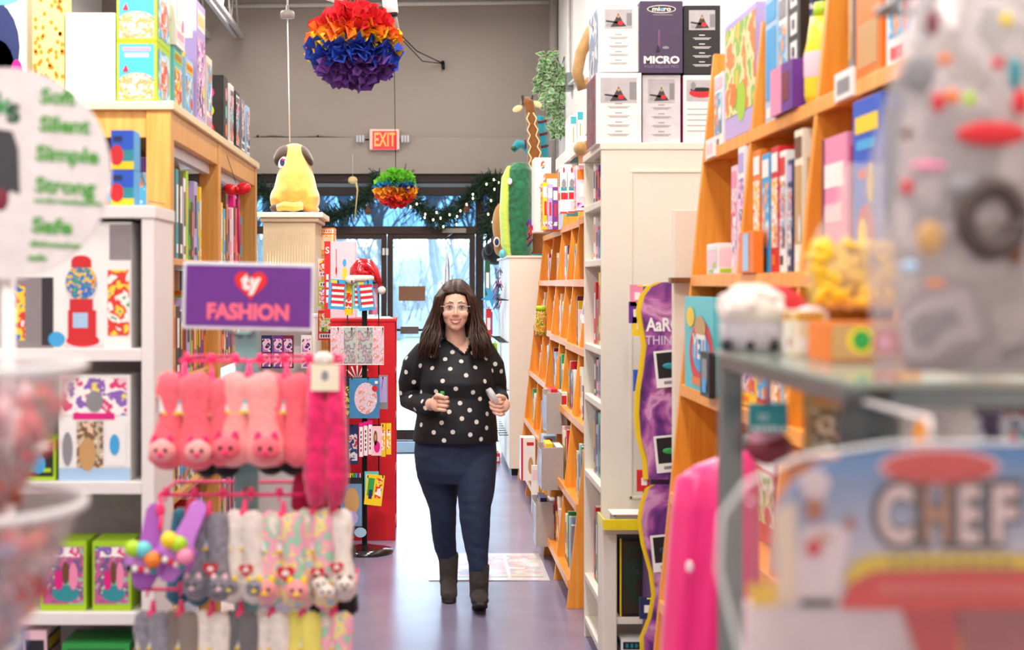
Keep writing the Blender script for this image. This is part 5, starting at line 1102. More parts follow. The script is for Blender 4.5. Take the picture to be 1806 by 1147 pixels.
m = MB(); m.ell(P(876, 427, 12.93), (.03, .004, .045), ink('white')); m.ell(P(876, 427, 12.926), (.02, .004, .033), ink('navy')); m.ell(P(876, 427, 12.935), (.034, .003, .05), ink('orange')); m.build('swing_tag', t)
t = thing('plush_black_toy', 'round black plush toy hanging by the right side window', 'toy', tuple(P(870, 445, 14.25))); bp_ = mat('black_plush', '#121214', .9, sheen=.2, var=.4, scale=30)
m = MB(); m.ell(P(872, 447, 14.25), (.13, .11, .12), bp_); m.ell(P(884, 425, 14.25), (.1, .1, .1), bp_); fuse(m, .012, 2).build('plush_body', t); m = MB(); m.ell(P(862, 440, 14.15), (.04, .05, .06), bp_); m.build('ear', t)
m = MB(); m.tube([P(878, 425, 14.25), (xf(878, 14.25), 14.25, 2.7), (xf(878, 14.25), 14.92, 2.76)], .006, BLK, 6); m.build('hanging_cord', t)
t = thing('plush_giraffe', 'tall brown plush giraffe with cream zigzag stripes seen from behind', 'toy', (xf(937, 12.9), 12.9, zc)); d_ = 12.9
gb = mat('giraffe_brown', '#8a5220', .9, sheen=.4, var=.15, scale=20); gc = mat('giraffe_cream', '#ecd8a0', .9, sheen=.3)
def G(px, py, dy=0): q = P(px, py, d_); return V(q.x, d_ + dy, q.z)
m = MB(); m.tube([G(946, 448), G(945, 380), G(944, 300), G(941, 240), G(936, 200), G(932, 178)], [.1, .095, .075, .055, .05, .045], gb, 16); m.ell(G(930, 180, .05), (.06, .09, .055), gb); f = fuse(m, .01, 2)
for v in f.v: v.z = max(zc, v.z)
f.build('plush_body', t)
m = MB()
for sd in (-1, 1):
    pts = []
    for k in range(22): py = 200 + 10 * k; cxp = 936 + (10 * min(1, (py - 200) / 120)); w_ = .03 + .022 * min(1, (py - 200) / 110); pts.append(G(cxp, py, 0) + V(sd * (w_ + (.012 if k % 2 else -.012)), -(.045 + .03 * min(1, (py - 200) / 110)), 0))
    m.tube(pts, .007, gc, 5)
m.build('stripe', t)
for sd in (-1, 1):
    m = MB(); m.tube([G(930 + sd * 6, 184), G(930 + sd * 9, 168)], [.016, .01], ink('black'), 8); m.build('horn', t); m = MB(); m.ell(G(930 + sd * 17, 192 - (sd > 0) * 8), (.05, .015, .03), gc, rot(0, sd * .4, 0)); m.build('ear', t)
t = thing('plush_striped_tiger', 'turquoise plush animal with maroon stripes beside the plush giraffe', 'toy', (xf(955, 13.4), 13.4, zc)); d_ = 13.4
tq = mat('turquoise_plush', '#2f9fb0', .9, sheen=.3); mr = mat('maroon_plush', '#6b2430', .9)
m = MB(); m.tube([G(955, 455), G(955, 360), G(953, 280), G(950, 205)], [.1, .1, .085, .055], tq, 16); m.tube([G(945, 285, -.1), G(925, 258, -.1), G(912, 256, -.12), G(903, 268, -.1)], [.05, .04, .045, .03], tq, 12); f = fuse(m, .01, 2)
for v in f.v: v.z = max(zc, v.z)
f.build('plush_body', t)
m = MB()
for k in range(9): py = 215 + 22 * k; r_ = .062 + .035 * min(1, k / 4) ; m.tube([G(953 if k > 2 else 951, py) + V(r_ * math.cos(a), r_ * math.sin(a), .01 * math.cos(2 * a)) for a in [2 * PI * q / 16 for q in range(17)]], .012, mr, 6)
m.tube([G(925, 258, -.1) + V(0, .045 * math.cos(a), .045 * math.sin(a)) for a in [2 * PI * q / 12 for q in range(13)]], .008, mr, 6); m.build('stripe', t)
m = MB(); m.ell(G(905, 264, -.13), (.03, .03, .025), ink('dark green')); m.build('snout', t)
# hanging plant
t = thing('trailing_plant', 'trailing variegated green leafy plant in front of the corner pipe', 'plant', tuple(P(972, 140, 14.0))); lf1 = mat('leaf_green', '#5f9a55', .6, var=.3, scale=40); lf2 = mat('leaf_pale', '#d4e0c0', .6); rn = random.Random(4)
m = MB(); st = MB()
strands = [(965, 95, 952, 165), (972, 95, 962, 190), (975, 110, 978, 245), (982, 110, 985, 240), (990, 120, 986, 235), (992, 130, 982, 200), (965, 110, 950, 150)]
for (ax, ay, bx_, by_) in strands:
    pts = [P(ax + (bx_ - ax) * q / 8 + rn.uniform(-2, 2), ay + (by_ - ay) * q / 8, 13.9 + rn.uniform(-.06, .06)) for q in range(9)]; st.tube(pts, .005, ndl2, 4)
    for q in range(46):
        f = rn.random() * 7.9; k = int(f); p = pts[k].lerp(pts[k + 1], f - k); d = V(rn.uniform(-1, 1), rn.uniform(-1, .4), rn.uniform(-.9, .4)).normalized(); u = d.cross(V(rn.uniform(-.4, .4), 1, rn.uniform(-.3, .6))).normalized(); L = rn.uniform(.08, .12)
        for mm, w_, l0, lift in ((lf2, .026, 0, 0), (lf1, .017, .08, .002)):
            o_ = V(0, -lift, 0); m.add([p + o_ + d * L * l0, p + o_ + d * L * .5 + u * w_, p + o_ + d * L * (1 - l0), p + o_ + d * L * .5 - u * w_], [(0, 1, 2, 3)], mm)
m.build('foliage', t); st.build('stems', t)
m = MB(); m.tube([P(968, 96, 13.95), P(976, 90, 13.95), P(990, 118, 13.95), (1.37, 13.95, P(0, 100, 13.95).z)], .006, BLK, 5); m.build('wire', t)
# conduit on the right wall
m = MB(); m.tube([(1.34, 13.2, 5.0), (1.34, 13.2, P(0, 150, 13.2).z), (1.34, 12.2, P(0, 150, 13.2).z - .05)], .02, MC['conduit'], 8); m.box(1.31, 1.369, 13.12, 13.28, zf(160, 13.2), zf(130, 13.2), STEEL)
tag(m.build('wall_conduit', origin=(1.34, 13.2, 3.5)), 'thin grey conduit with junction box high on the right wall', 'conduit')
m = MB(); m.poly([(1.33, 9.0, 2.95), (1.33, 12.0, 2.9), (1.33, 12.0, 3.02), (1.33, 9.0, 3.1)], X_, .03, WHT); tag(m.build('wall_ledge', origin=(1.34, 10, 2.95)), 'white sloping ledge along the right wall above the plush toys', 'ledge')
# ================================================================ SLOPED OAK BOOKCASES
def sloped_case(label, bx, k, bk, y0, y1, ups, tops, shelves, group=None, bw=.022):
    """honey oak case whose front leans back: front plane x = bx + k*z, wall side at bk"""
    t = thing('oak_bookcase', label, 'bookcase', ((bx + bk) / 2, (y0 + y1) / 2, 0), group)
    fx = lambda z: bx + k * z
    for y, zt_ in zip(ups, tops):
        m = MB(); m.poly([(fx(0), y, 0), (bk, y, 0), (bk, y, zt_), (fx(zt_), y, zt_)], Y_, bw, OAK); m.build('upright', t, bevel=.002)
    for z in shelves:
        m = MB(); m.poly([(fx(z) + .004, y0 + bw, z), (bk - .012, y0 + bw, z), (bk - .012, y0 + bw, z - .022), (fx(z) + .002, y0 + bw, z - .022)], Y_, y1 - y0 - bw, OAK); m.build('shelf', t, bevel=.002)
        m = MB(); m.box(fx(z) - .008, fx(z) + .004, y0 + bw, y1, z - .03, z + .014, OAK); m.build('shelf_lip', t, bevel=.002)
    m = MB(); m.box(bk - .012, bk - .002, y0 + bw, y1, .02, max(shelves[-1] + .02, 1.0), OAK); m.build('back_panel', t)
    return t, fx
UN = [('nearest', .725, 7.27, 8.72, (7.27, 7.98, 8.70), (2.06, 2.08, 2.08)), ('middle', .755, 8.76, 10.16, (8.76, 9.45, 10.14), (2.08, 2.08, 2.42)), ('farthest', .788, 10.2, 12.12, (10.2, 11.15, 12.1), (2.08, 2.08, 2.06))]
SZ = [.13, .52, .92, 1.3, 1.68, 2.06]
rn = random.Random(77)
for ui, (nm, bx, y0, y1, ups, tops) in enumerate(UN):
    t, fx = sloped_case('%s of three sloping honey oak bookcases beyond the cream cabinet' % nm, bx, .11, 1.36, y0, y1, ups, tops, SZ, 'sloping oak bookcases beyond the cream cabinet')
    for bi in (0, 1):
        for si, z in enumerate(SZ[:-1]):
            wher = 'on the %s shelf up, %s bay, %s sloping oak bookcase' % (ORD[si], ('near', 'far')[bi], nm)
            ya = ups[bi] + .05 + rn.uniform(0, .25); cols = rn.sample(['white', 'cream', 'red', 'pale blue', 'white', 'grey', 'tan', 'maroon', 'navy', 'pale pink', 'yellow', 'green', 'orange'], 6)
            cols = list(dict.fromkeys(cols))
            bookrow(len(cols) - 1, lambda z_, fx=fx: fx(z_ + .2) + .015, ya, ups[bi + 1] - .02, z, .3, '-x', wher, 'books on the sloping oak bookcases', rn, cols, th=(.025, .075), dmax=.24, cluster=2)
# projecting silver bins
silver = mat('silver_bin', '#b4afae', .35, .3, var=.04)
for lab, px0, px1, py0, py1, d_, c_ in (('grey front of the uppermost book bin jutting from the oak shelves', 964, 991, 693, 766, 8.62, 'red'), ('large grey front of the middle book bin jutting from oak shelves', 955, 994, 790, 865, 8.3, 'yellow'), ('pale grey front of the lowest book bin, near the floor', 945, 976, 886, 965, 8.5, 'navy')):
    xa, xb, za, zb = xf(px0, d_), xf(px1, d_), zf(py1, d_), zf(py0, d_)
    t = thing('book_bin', lab, 'bin', ((xa + xb) / 2, d_, za), 'grey book bins on the oak shelves')
    m = MB(); m.box(xa, xb, d_, d_ + .006, za, zb, silver); m.box(xa, xb, d_ + .006, d_ + .3, za, za + .006, silver); m.box(xa, xb, d_ + .3, d_ + .306, za, zb, silver); m.box(xa, xa + .006, d_ + .006, d_ + .3, za, za + (zb - za) * .9, film('bin_clear', '#f2f2f4', .5)); m.build('bin_body', t, bevel=.001)
    for q in range(2):
        cn = (c_, 'white')[q]; tag(carton('book', '%s book standing inside the %s' % (cn, ' '.join(lab.split(' front of the ')[1].split(',')[0].split()[:3])), 'book', (xa + .05 + .06 * q, d_ + .15, za + .008), .04, .22, (zb - za) * (.97 if q else 1.04), cn, (PR[q], 'red', 'white'), seed=q), None, None, 'books in the grey bins')
# items picked out on the far cases
facebox('toy_box', 'white box with red edge low on the farthest oak bookcase', 'box', 919, 944, 773, zf(848, 10.7), 10.7, .18, 'white', None, 50, lambda m, w_, h_, d: (fr_(m, w_, h_, d)[0](.0, .14, 0, 1, ink('red')), fr_(m, w_, h_, d)[1](.68, .35, .18, .2, ink('tan')), fr_(m, w_, h_, d)[0](.4, .9, .82, .9, ink('red'))))
facebox('toy_box', 'blue and white box with red oval on lower oak shelf', 'box', 958, 981, 770, zf(788, 8.9), 8.9, .18, 'pale blue', None, 51, lambda m, w_, h_, d: (fr_(m, w_, h_, d)[1](.4, .6, .3, .2, ink('red')), fr_(m, w_, h_, d)[0](.1, .9, .1, .35, ink('sky blue'))))
facebox('paper_stack', 'white leaflet stack in the low tray of the oak bookcase', 'paper', 938, 950, 822, zf(905, 9.9), 9.9, .04, 'white', (ink('white'), 'pale pink', 'white'), 52)
facebox('toy_box', 'tall white box standing high on the oak bookcases beside the green plush', 'box', 943, 972, 278, 2.061, 10.8, .3, 'white', None, 53, lambda m, w_, h_, d: (fr_(m, w_, h_, d)[1](.5, .9, .12, .06, PR[0]), fr_(m, w_, h_, d)[0](.3, .7, .58, .61, ink('red')), fr_(m, w_, h_, d)[0](.4, .7, .1, .2, ink('red'))))
for k, (a, b_, py, c_, lab, d_) in enumerate(((957, 967, 322, 'yellow', 'tall yellow game box on top of the oak bookcases', 10.3), (966, 975, 325, 'lavender', 'lavender game box next to the yellow one on top', 10.25), (962, 985, 306, 'orange', 'orange slatted toy lying behind the yellow game box', 10.6), (975, 984, 330, 'purple', 'purple game box on top against the tall divider', 10.22))):
    facebox('game_box', lab, 'box', a, b_, py, 2.061 , d_ - .0, .2, c_, (PR[k], 'white', 'red'), 60 + k)
def candy(m, w_, h_, d):
    R, E = fr_(m, w_, h_, d); E(.5, .88, .12, .06, ink('red')); E(.5, .6, .3, .1, ink('grey')); R(.1, .9, .46, .54, ink('teal')); R(.1, .9, .28, .42, ink('red')); R(.3, .7, .05, .25, ink('pale pink')); R(0, 1, 0, .03, ink('red'))
    m.rect((-w_ / 2 - .0012, 0, h_ * .35), -Y_, Z_, d * .8, h_ * .14, ink('red')); m.rect((-w_ / 2 - .0012, 0, h_ * .7), -Y_, Z_, d * .5, h_ * .3, ink('grey'))
facebox('blind_box', 'white toy carton with red band on oak top, left of its twin', 'box', 988, 1001, 290, 2.061, 7.9, .1, 'white', None, 65, candy); facebox('blind_box', 'white toy carton with red band on oak top, right of its twin', 'box', 1002, 1015, 290, 2.061, 7.85, .1, 'white', None, 66, candy)
facebox('game_box', 'pale blue topped box behind the twin white cartons', 'box', 1000, 1020, 278, 2.061, 8.2, .1, 'aqua', (PR[1], 'white', 'red'), 67); facebox('game_box', 'lavender pictured box at the near end of the oak top', 'box', 1016, 1036, 292, 2.061, 7.6, .12, 'pale pink', (PR[6], 'orange', 'white'), 68)
t = thing('candy_jar', 'clear jar of coloured sweets with lime green lid on far oak shelf', 'jar', (xf(954, 9.9), 9.9, 1.301)); c = V(xf(954, 9.9) - .0, 9.9, 1.302)
m = MB(); m.lathe(c, [(0, 0), (.035, 0), (.04, .02), (.04, .16), (.03, .18), (0, .18)], prt('jar_sweets', ['#e03a2e', '#f5c92e', '#2a7a3a', '#f08d32', '#c23a8a'], 70, .15), 20); m.build('jar_body', t); m = MB(); m.lathe(c + Z_ * .18, [(0, 0), (.036, 0), (.036, .03), (0, .032)], ink('lime'), 20); m.build('lid', t)
t = thing('picture_frame', 'white framed picture facing the aisle beside the cream cabinet', 'picture', (.90, 7.6, 1.31)); m = MB()
fxp = lambda z: .725 + .11 * z - .04
za, zb = zf(572, 7.5), zf(480, 7.5)
m.poly([(fxp(za), 7.32, za), (fxp(za), 7.7, za), (fxp(zb), 7.7, zb), (fxp(zb), 7.32, zb)], X_, .014, WHT); m.build('frame', t, bevel=.002)
m = MB(); q = lambda y, z: (fxp(z) - .002, y, z); m.quad(q(7.66, za + .05), q(7.36, za + .05), q(7.36, zb - .05), q(7.66, zb - .05), prt('dark_picture', ['#4a3a34', '#8a5a3c', '#c98a4c', '#2c2a2c', '#6b6a52'], 14)); m.build('picture', t)
m = MB(); rn = random.Random(4)
for k in range(14): p = P(938, 385 + 3 * k, 11.0); m.tube([p + V(rn.uniform(-.03, .02), -.01, 0), p + V(rn.uniform(-.05, .0), -.02, -.05)], .006, ink(rn.choice(('purple', 'orange', 'red', 'navy'))), 5)
tag(m.build('curled_ribbon', origin=tuple(P(938, 420, 11.0))), 'curled purple and orange ribbon hanging at far oak bookcase end', 'ribbon')
# teal boxes high on the wall side
for k in range(2):
    facebox('game_box', ('pale game box with teal top, left one high by the wall', 'pale game box with teal top, right one high by the wall')[k], 'box', 1006 + 12 * k, 1017 + 12 * k, 204 - 9 * k, 2.43, 8.3, .3, 'white', None, 70 + k, lambda m, w_, h_, d: (fr_(m, w_, h_, d)[0](.05, .95, .78, .97, ink('teal')), fr_(m, w_, h_, d)[0](.4, .6, .1, .7, ink('orange')), fr_(m, w_, h_, d)[0](.1, .35, .1, .7, ink('pale blue'))), group='teal topped game boxes')
m = MB(); m.box(.80, 1.365, 7.3, 8.7, 2.405, 2.43, WHT); m.box(.80, .82, 7.3, 8.7, 2.36, 2.405, WHT); [m.box(1.33, 1.365, y, y + .02, 2.2, 2.405, WHT) for y in (7.4, 8.5)]
tag(m.build('wall_shelf', origin=(1.1, 8, 2.41)), 'white wall shelf above the oak bookcases holding teal topped boxes', 'shelf')
# ================================================================ TALL CREAM CABINET
CX, CY0, CY1, CT = .752, 6.05, 6.72, zf(255, 6.05)
t = cabinet('cream_bookcase', 'tall cream bookcase with blank end panel facing the camera', 'bookcase', CX, 1.36, CY0, CY1, 0, CT - .022, [.1, .305, .796, 1.154, 1.39, 1.776, 2.03], '-x', CREAM, .03)
m = MB(); z0_, z1_ = .75, CT - .12
for a, b_, c_, e in ((CX + .12, 1.3, z1_, z1_ + .012), (CX + .12, CX + .132, z0_, z1_), (CX + .12, 1.3, z0_, z0_ + .012)): m.box(a, b_, CY0 - .006, CY0, c_, e, CREAM)
m.build('panel_moulding', t, bevel=.002)
rn = random.Random(15)
for si, (z, hm) in enumerate(zip([.305, .796, 1.154, 1.39, 1.776, 2.03], [.4, .3, .2, .33, .2, .2])):
    bookrow(6, lambda z_: CX + .03, CY0 + .05, CY1 - .04, z, hm, '-x', 'on the %s shelf up inside the tall cream bookcase' % ORD[si + 1], 'books inside the tall cream bookcase', rn, [['yellow', 'sky blue', 'white', 'navy', 'green', 'red'], ['pale blue', 'white', 'red', 'green', 'lavender', 'grey'], ['red', 'white', 'green', 'grey', 'pink', 'black'], ['aqua', 'navy', 'white', 'yellow', 'grey', 'red'], ['pale blue', 'orange', 'cream', 'teal', 'pink', 'white'], ['maroon', 'grey', 'black', 'purple', 'red', 'white']][si], th=(.05, .085), dmax=.26)
# boxes stacked on it
s_ = CY0 / F
pic = prt('shop_photo', ['#e9e6e6', '#6a6664', '#d8d4d2', '#b8443a', '#2e2c2c'], 34, .4)
def sbox(lab, px0, px1, py0, py1, body, side, paint, d=.34, dy=.0, col2=None):
    Dd = CY0 + .01 + dy; x0, x1, z0_, z1_ = xf(px0, Dd), xf(px1, Dd), zf(py1, Dd), zf(py0, Dd); w_, h_ = x1 - x0, z1_ - z0_
    m = MB(); m.box(-w_ / 2, w_ / 2, -d / 2, d / 2, 0, h_, ink(body) if isinstance(body, str) else body)
    m.rect((-w_ / 2 - .0012, 0, h_ / 2), -Y_, Z_, d * .98, h_ * .98, side); m.rect((w_ / 2 + .0012, 0, h_ / 2), Y_, Z_, d * .98, h_ * .98, side)
    paint(m, w_, h_, d); o = m.build('scooter_box', bevel=.002); del o['_o']; o.location = ((x0 + x1) / 2, Dd + d / 2, z0_ + .001); return tag(o, lab, 'box', 'boxes stacked on the cream bookcase')
def desc(tc, pw=.74, ph=(.66, .94), frame=None):
    def f(m, w_, h_, d):
        R, E = fr_(m, w_, h_, d)
        if frame: R(.5 - pw / 2 - .03, .5 + pw / 2 + .03, ph[0] - .015, ph[1] + .015, frame, .0012)
        R(.5 - pw / 2, .5 + pw / 2, ph[0], ph[1], mat('photo_pale', '#bdb6ba', .4), .0016); m.poly([(w_ * a_, -d / 2 - .0019, h_ * (ph[0] + b_)) for a_, b_ in ((-.2, .02), (-.12, .09), (-.05, .17), (0, .23), (.05, .17), (.1, .11), (.2, .03))], -Y_, .0002, mat('print_charcoal', '#3c3638', .5)); m.poly([(w_ * a_, -d / 2 - .0019, h_ * (ph[0] + b_)) for a_, b_ in ((-.32, .1), (-.3, .125), (.0, .1), (.0, .07))], -Y_, .0002, MC['print_charcoal']); m.disc((0, -d / 2 - .0026, h_ * (ph[0] + .18)), X_, Z_, w_ * .035, h_ * .022, ink('tan'), 10); m.rect((w_ * -.2, -d / 2 - .0018, h_ * (ph[0] + .05)), X_, Z_, w_ * .2, h_ * .05, mat('print_mid_grey', '#a5a0a2', .5)); m.disc((w_ * .05, -d / 2 - .0028, h_ * (ph[0] + .08)), X_, Z_, w_ * .07, h_ * .035, ink('red'), 10); R(.5 + pw * .3, .5 + pw / 2 - .01, ph[0] + .04, ph[1] - .06, ink('grey'), .002)
        for k in range(4):
            y = .56 - .13 * k; R(.42, .58, y, y + .012, tc, .0016); R(.25, .75, y - .04, y - .032, tc, .0016); R(.3, .7, y - .058, y - .05, tc, .0016)
    return f
gt = mat('fine_print_grey', '#98908f', .5)
sbox('white scooter box at the lower left of the stack on cream bookcase', 1051, 1131, 129, 254, 'white', prt('side_dark', ['#5b4a52', '#7a6a72', '#8b3a4a', '#4a3f46'], 12), desc(gt, .8, (.58, .93)))
sbox('grey white scooter box in the middle of the lower row', 1133, 1200, 133, 254, mat('box_greywhite', '#d9d2d6', .5), ink('black'), desc(gt, .7, (.6, .94)), dy=.02)
def redboat(m, w_, h_, d):
    R, E = fr_(m, w_, h_, d); R(.08, .9, .62, .93, mat('photo_pale', '#bdb6ba', .4)); E(.45, .74, .3, .07, ink('red'), .002); E(.45, .79, .28, .03, ink('black'), .0024); E(.25, .84, .06, .06, ink('grey'), .0028)
    for k in range(5): R(.1, .8, .5 - .08 * k, .51 - .08 * k, gt)
sbox('white box with red toy picture at the right of lower row', 1205, 1275, 133, 254, 'white', ink('magenta'), redboat, dy=.01)
sbox('white scooter box at the upper left of the stack', 1055, 1126, 11, 127, 'white', prt('side_blue', ['#bcd0e4', '#8fa6c0', '#e6ecf2', '#4a4a55'], 10), desc(gt, .68, (.66, .95)), dy=.03)
def micro(m, w_, h_, d):
    R, E = fr_(m, w_, h_, d); E(.5, .885, .34, .055, ink('white')); E(.5, .885, .32, .045, ink('black'), .0022); m.text('micro', .026, V(0, -d / 2 - .0026, h_ * .885), X_, Z_, ink('white'), .03, width=w_ * .44); E(.5, .885, .03, .02, ink('sky blue'), .003)
    R(.3, .76, .8, .812, gt); m.text('MICRO', .042, V(0, -d / 2 - .002, h_ * .175), X_, Z_, ink('white'), .04, width=w_ * .84); m.text('MAXI DELUXE PRO', .018, V(0, -d / 2 - .002, h_ * .085), X_, Z_, mat('ink_violet_grey', '#8a7a96', .5), .0, width=w_ * .8)
    R(.42, .465, .36, .6, mat('ink_plum', '#7a5078', .5)); R(.4, .44, .3, .38, ink('black'), .0016); E(.42, .31, .05, .025, ink('black'), .002); E(.6, .35, .08, .02, ink('grey'), .002)
sbox('dark purple box lettered MICRO at the top middle of stack', 1129, 1204, 2, 129, mat('box_plum', '#4c3a58', .45), mat('box_plum', '#4c3a58', .45), micro)
sbox('black scooter box with white text at the upper right', 1206, 1270, 10, 131, mat('box_black', '#252427', .45), mat('box_black', '#252427', .45), desc(ink('white'), .72, (.64, .93)), dy=.02)
# plush monkey tail arc behind the boxes
t = thing('plush_monkey', 'tan plush animal with curled tail lying behind the scooter boxes', 'toy', (1.0, 6.66, CT + .002)); tp = mat('monkey_tan', '#b98f5a', .9, sheen=.4, var=.15)
m = MB(); dy_ = 6.62
m.ell((xf(1085, dy_), dy_, CT + .3), (.12, .08, .36), tp); m.ell((xf(1085, dy_), dy_, CT + .62), (.09, .07, .09), tp); f = fuse(m, .012, 2)
for v in f.v: v.z = max(v.z, CT + .002)
f.build('plush_body', t)
m = MB(); m.tube([P(x, y, 6.62 + e) for x, y, e in ((1060, 30, .0), (1040, 60, 0), (1024, 95, 0), (1018, 130, 0), (1026, 155, 0), (1034, 150, .02), (1038, 140, .04))], [.03, .03, .028, .026, .024, .02, .015], tp, 12); m.build('tail', t)
m = MB(); m.ell(P(1024, 262, 6.78), (.035, .05, .035), tp); m.tube([P(1024, 262, 6.78), P(1040, 252, 6.76)], .02, tp, 8); m.build('paw', t)
# low cream base unit with yellow tray and dark box
D = 5.86; xa, xb = xf(1063, D), 1.3
zl = zf(930, D)
t = thing('cream_base_unit', 'low cream open unit in front of the tall cream bookcase', 'cabinet', ((xa + xb) / 2, D + .08, 0)); m = MB()
for a, b_ in ((xa, xf(1088, D)), (xb - .03, xb)): MB().box(a, b_, D, D + .17, 0, zl - .03, CREAM).build('side_panel', t, bevel=.003)
MB().box(xa, xb, D, D + .17, zl - .03, zl - .002, CREAM).build('top_panel', t, bevel=.003); MB().box(xf(1088, D), xb - .03, D + .01, D + .17, zf(1090, D) - .03, zf(1090, D), CREAM).build('shelf', t, bevel=.003)
yel = mat('tray_yellow', '#f2d91c', .35)
t = thing('yellow_tray', 'bright yellow tray on the low cream unit beside purple putty display', 'tray', (xf(1095, D), D, zl)); m = MB(); a, b_ = xf(1060, D), xf(1150, D)
m.box(a, b_, D - .08, D + .12, zl, zl + .006, yel); m.box(a, b_, D - .08, D - .074, zl + .006, zl + .045, yel); m.box(a, a + .006, D - .074, D + .12, zl + .006, zl + .045, yel); m.box(b_ - .006, b_, D - .074, D + .12, zl + .006, zl + .045, yel); m.build('tray_body', t, bevel=.002)
m = MB(); m.box(a + .05, b_ - .03, D - .05, D + .1, zl + .0065, zl + .05, ink('grey')); m.box(a + .06, b_ - .05, D - .04, D + .08, zl + .05, zl + .056, ink('tan')); m.box(a + .04, b_ - .04, D - .045, D + .09, zl + .0565, zl + .06, ink('white'))
tag(m.build('leaflet_pile', origin=(a + .1, D, zl + .01)), 'flat pile of leaflets lying in the yellow tray', 'paper')
facebox('game_box', 'dark upright board game box inside the low cream unit', 'box', 1093, 1150, 950, zf(1090, D) + .001, D + .015, .13, 'black', None, 80, lambda m, w_, h_, d: (fr_(m, w_, h_, d)[0](.1, .95, .04, .96, prt('dark_game', ['#1c1a1e', '#3a2c24', '#26382c', '#4a3a44'], 12)), fr_(m, w_, h_, d)[0](.0, .05, 0, 1, ink('yellow'))))
facebox('game_box', 'white and black box at the bottom of the low cream unit', 'box', 1095, 1150, 1128, .001, D + .015, .13, 'white', (PR[3], 'black', 'teal'), 81)
# --- putty display
D = 5.55; t = thing('putty_display', 'purple galaxy patterned wavy display for thinking putty', 'display', (xf(1160, D), D, 0))
gal = bpy.data.materials.new('galaxy_print'); gal.use_nodes = True; nt = gal.node_tree; b = nt.nodes['Principled BSDF']; tc = nt.nodes.new('ShaderNodeTexCoord'); nz = nt.nodes.new('ShaderNodeTexNoise'); nz.inputs['Scale'].default_value = 7; nz.inputs['Detail'].default_value = 6; nz.inputs['Distortion'].default_value = .8
rp = nt.nodes.new('ShaderNodeValToRGB'); cr_ = rp.color_ramp
for i, (p_, c_) in enumerate(((.3, '#35184e'), (.42, '#6a2f80'), (.5, '#a8559c'), (.58, '#d79ac6'), (.68, '#7a2f5c'))):
    e = cr_.elements[i] if i < 2 else cr_.elements.new(p_); e.position = p_; e.color = H(c_)
nt.links.new(tc.outputs['Object'], nz.inputs['Vector']); nt.links.new(nz.outputs['Fac'], rp.inputs[0]); nt.links.new(rp.outputs[0], b.inputs['Base Color']); b.inputs['Roughness'].default_value = .35
def wavy(pts, dx, dy, mt, nm, th=.012):
    m = MB(); L = [P(x, y, D + dy) + X_ * dx for x, y in pts]; m.poly(L + [V(1.12, D + dy, L[-1].z), V(1.12, D + dy, L[0].z)], Y_, th, mt); m.build(nm, t)
W1 = [(1168, 498), (1150, 506), (1138, 522), (1131, 548), (1136, 580), (1141, 610), (1136, 650), (1130, 690), (1128, 730), (1131, 770), (1142, 810), (1144, 846)]
W2 = [(1158, 855), (1146, 862), (1136, 890), (1132, 920), (1138, 960), (1152, 1010), (1157, 1050), (1150, 1090), (1136, 1125), (1138, 1200), (1142, 1240)]
wavy(W1, 0, 0, gal, 'upper_panel'); wavy(W2, 0, 0, gal, 'lower_panel'); wavy(W1, -.022, .02, ink('yellow'), 'yellow_edge', .004); wavy(W2, -.018, .02, ink('yellow'), 'yellow_edge', .004)
m = MB(); m.box(xf(1150, D), 1.12, D + .03, D + .24, .0, zf(505, D), mat('display_core', '#5d3a6e', .5)); m.build('core', t)
m = MB(); m.text('AaRON\'S', .072, P(1189, 574, D) - Y_ * .003, X_, Z_, ink('white'), .03, width=.22); m.text('THINKING', .05, P(1186, 601, D) - Y_ * .003, X_, Z_, mat('ink_lilac', '#d9c2e2', .4), .01, width=.21); m.build('lettering', t)
for px, py, c_ in ((1182, 650, 'teal'), (1182, 800, 'green'), (1176, 975, 'navy')):
    m = MB(); c = P(px, py, D) - Y_ * .004; u = V(1, 0, .1).normalized(); v = V(-.1, 0, 1).normalized(); m.rect(c, u, v, .12, .145, ink('white')); m.rect(c + v * .014 - Y_ * .001, u, v, .1, .1, ink('black')); m.ell(c + v * .01 - Y_ * .001, (.03, .002, .012), ink(c_)); m.rect(c - v * .054 - Y_ * .001, u, v, .06, .012, ink('grey')); m.build('picture', t)
for k, (px, py, c_, lab) in enumerate(((1124, 518, 'pink', 'pink slim packet on the top peg of the putty display'), (1122, 548, 'purple', 'purple slim packet below the pink one on putty display'), (1128, 570, 'yellow', 'yellow packet at the left edge of the putty display'), (1130, 668, 'blue', 'blue putty tin packet at the middle left of display'), (1133, 722, 'white', 'white packet hanging under the blue tin packet'), (1136, 845, 'red', 'red packets at the top of the lower putty panel'), (1141, 1070, 'navy', 'navy packet near the foot of the putty display'))):
    m = MB(); p = P(px, py, D + .03); m.box(p.x - .028, p.x + .02, p.y, p.y + .012, p.z - .05, p.z + .035, ink(c_)); m.rect((p.x, p.y - .001, p.z - .01), X_, Z_, .022, .03, ink('white' if c_ != 'white' else 'grey')); m.tube([(p.x, p.y, p.z + .03), (xf(1165, D), p.y + .005, p.z + .03)], .003, yel, 5)
    tag(m.build('putty_packet', origin=tuple(p)), lab, 'packet', 'packets on the putty display')
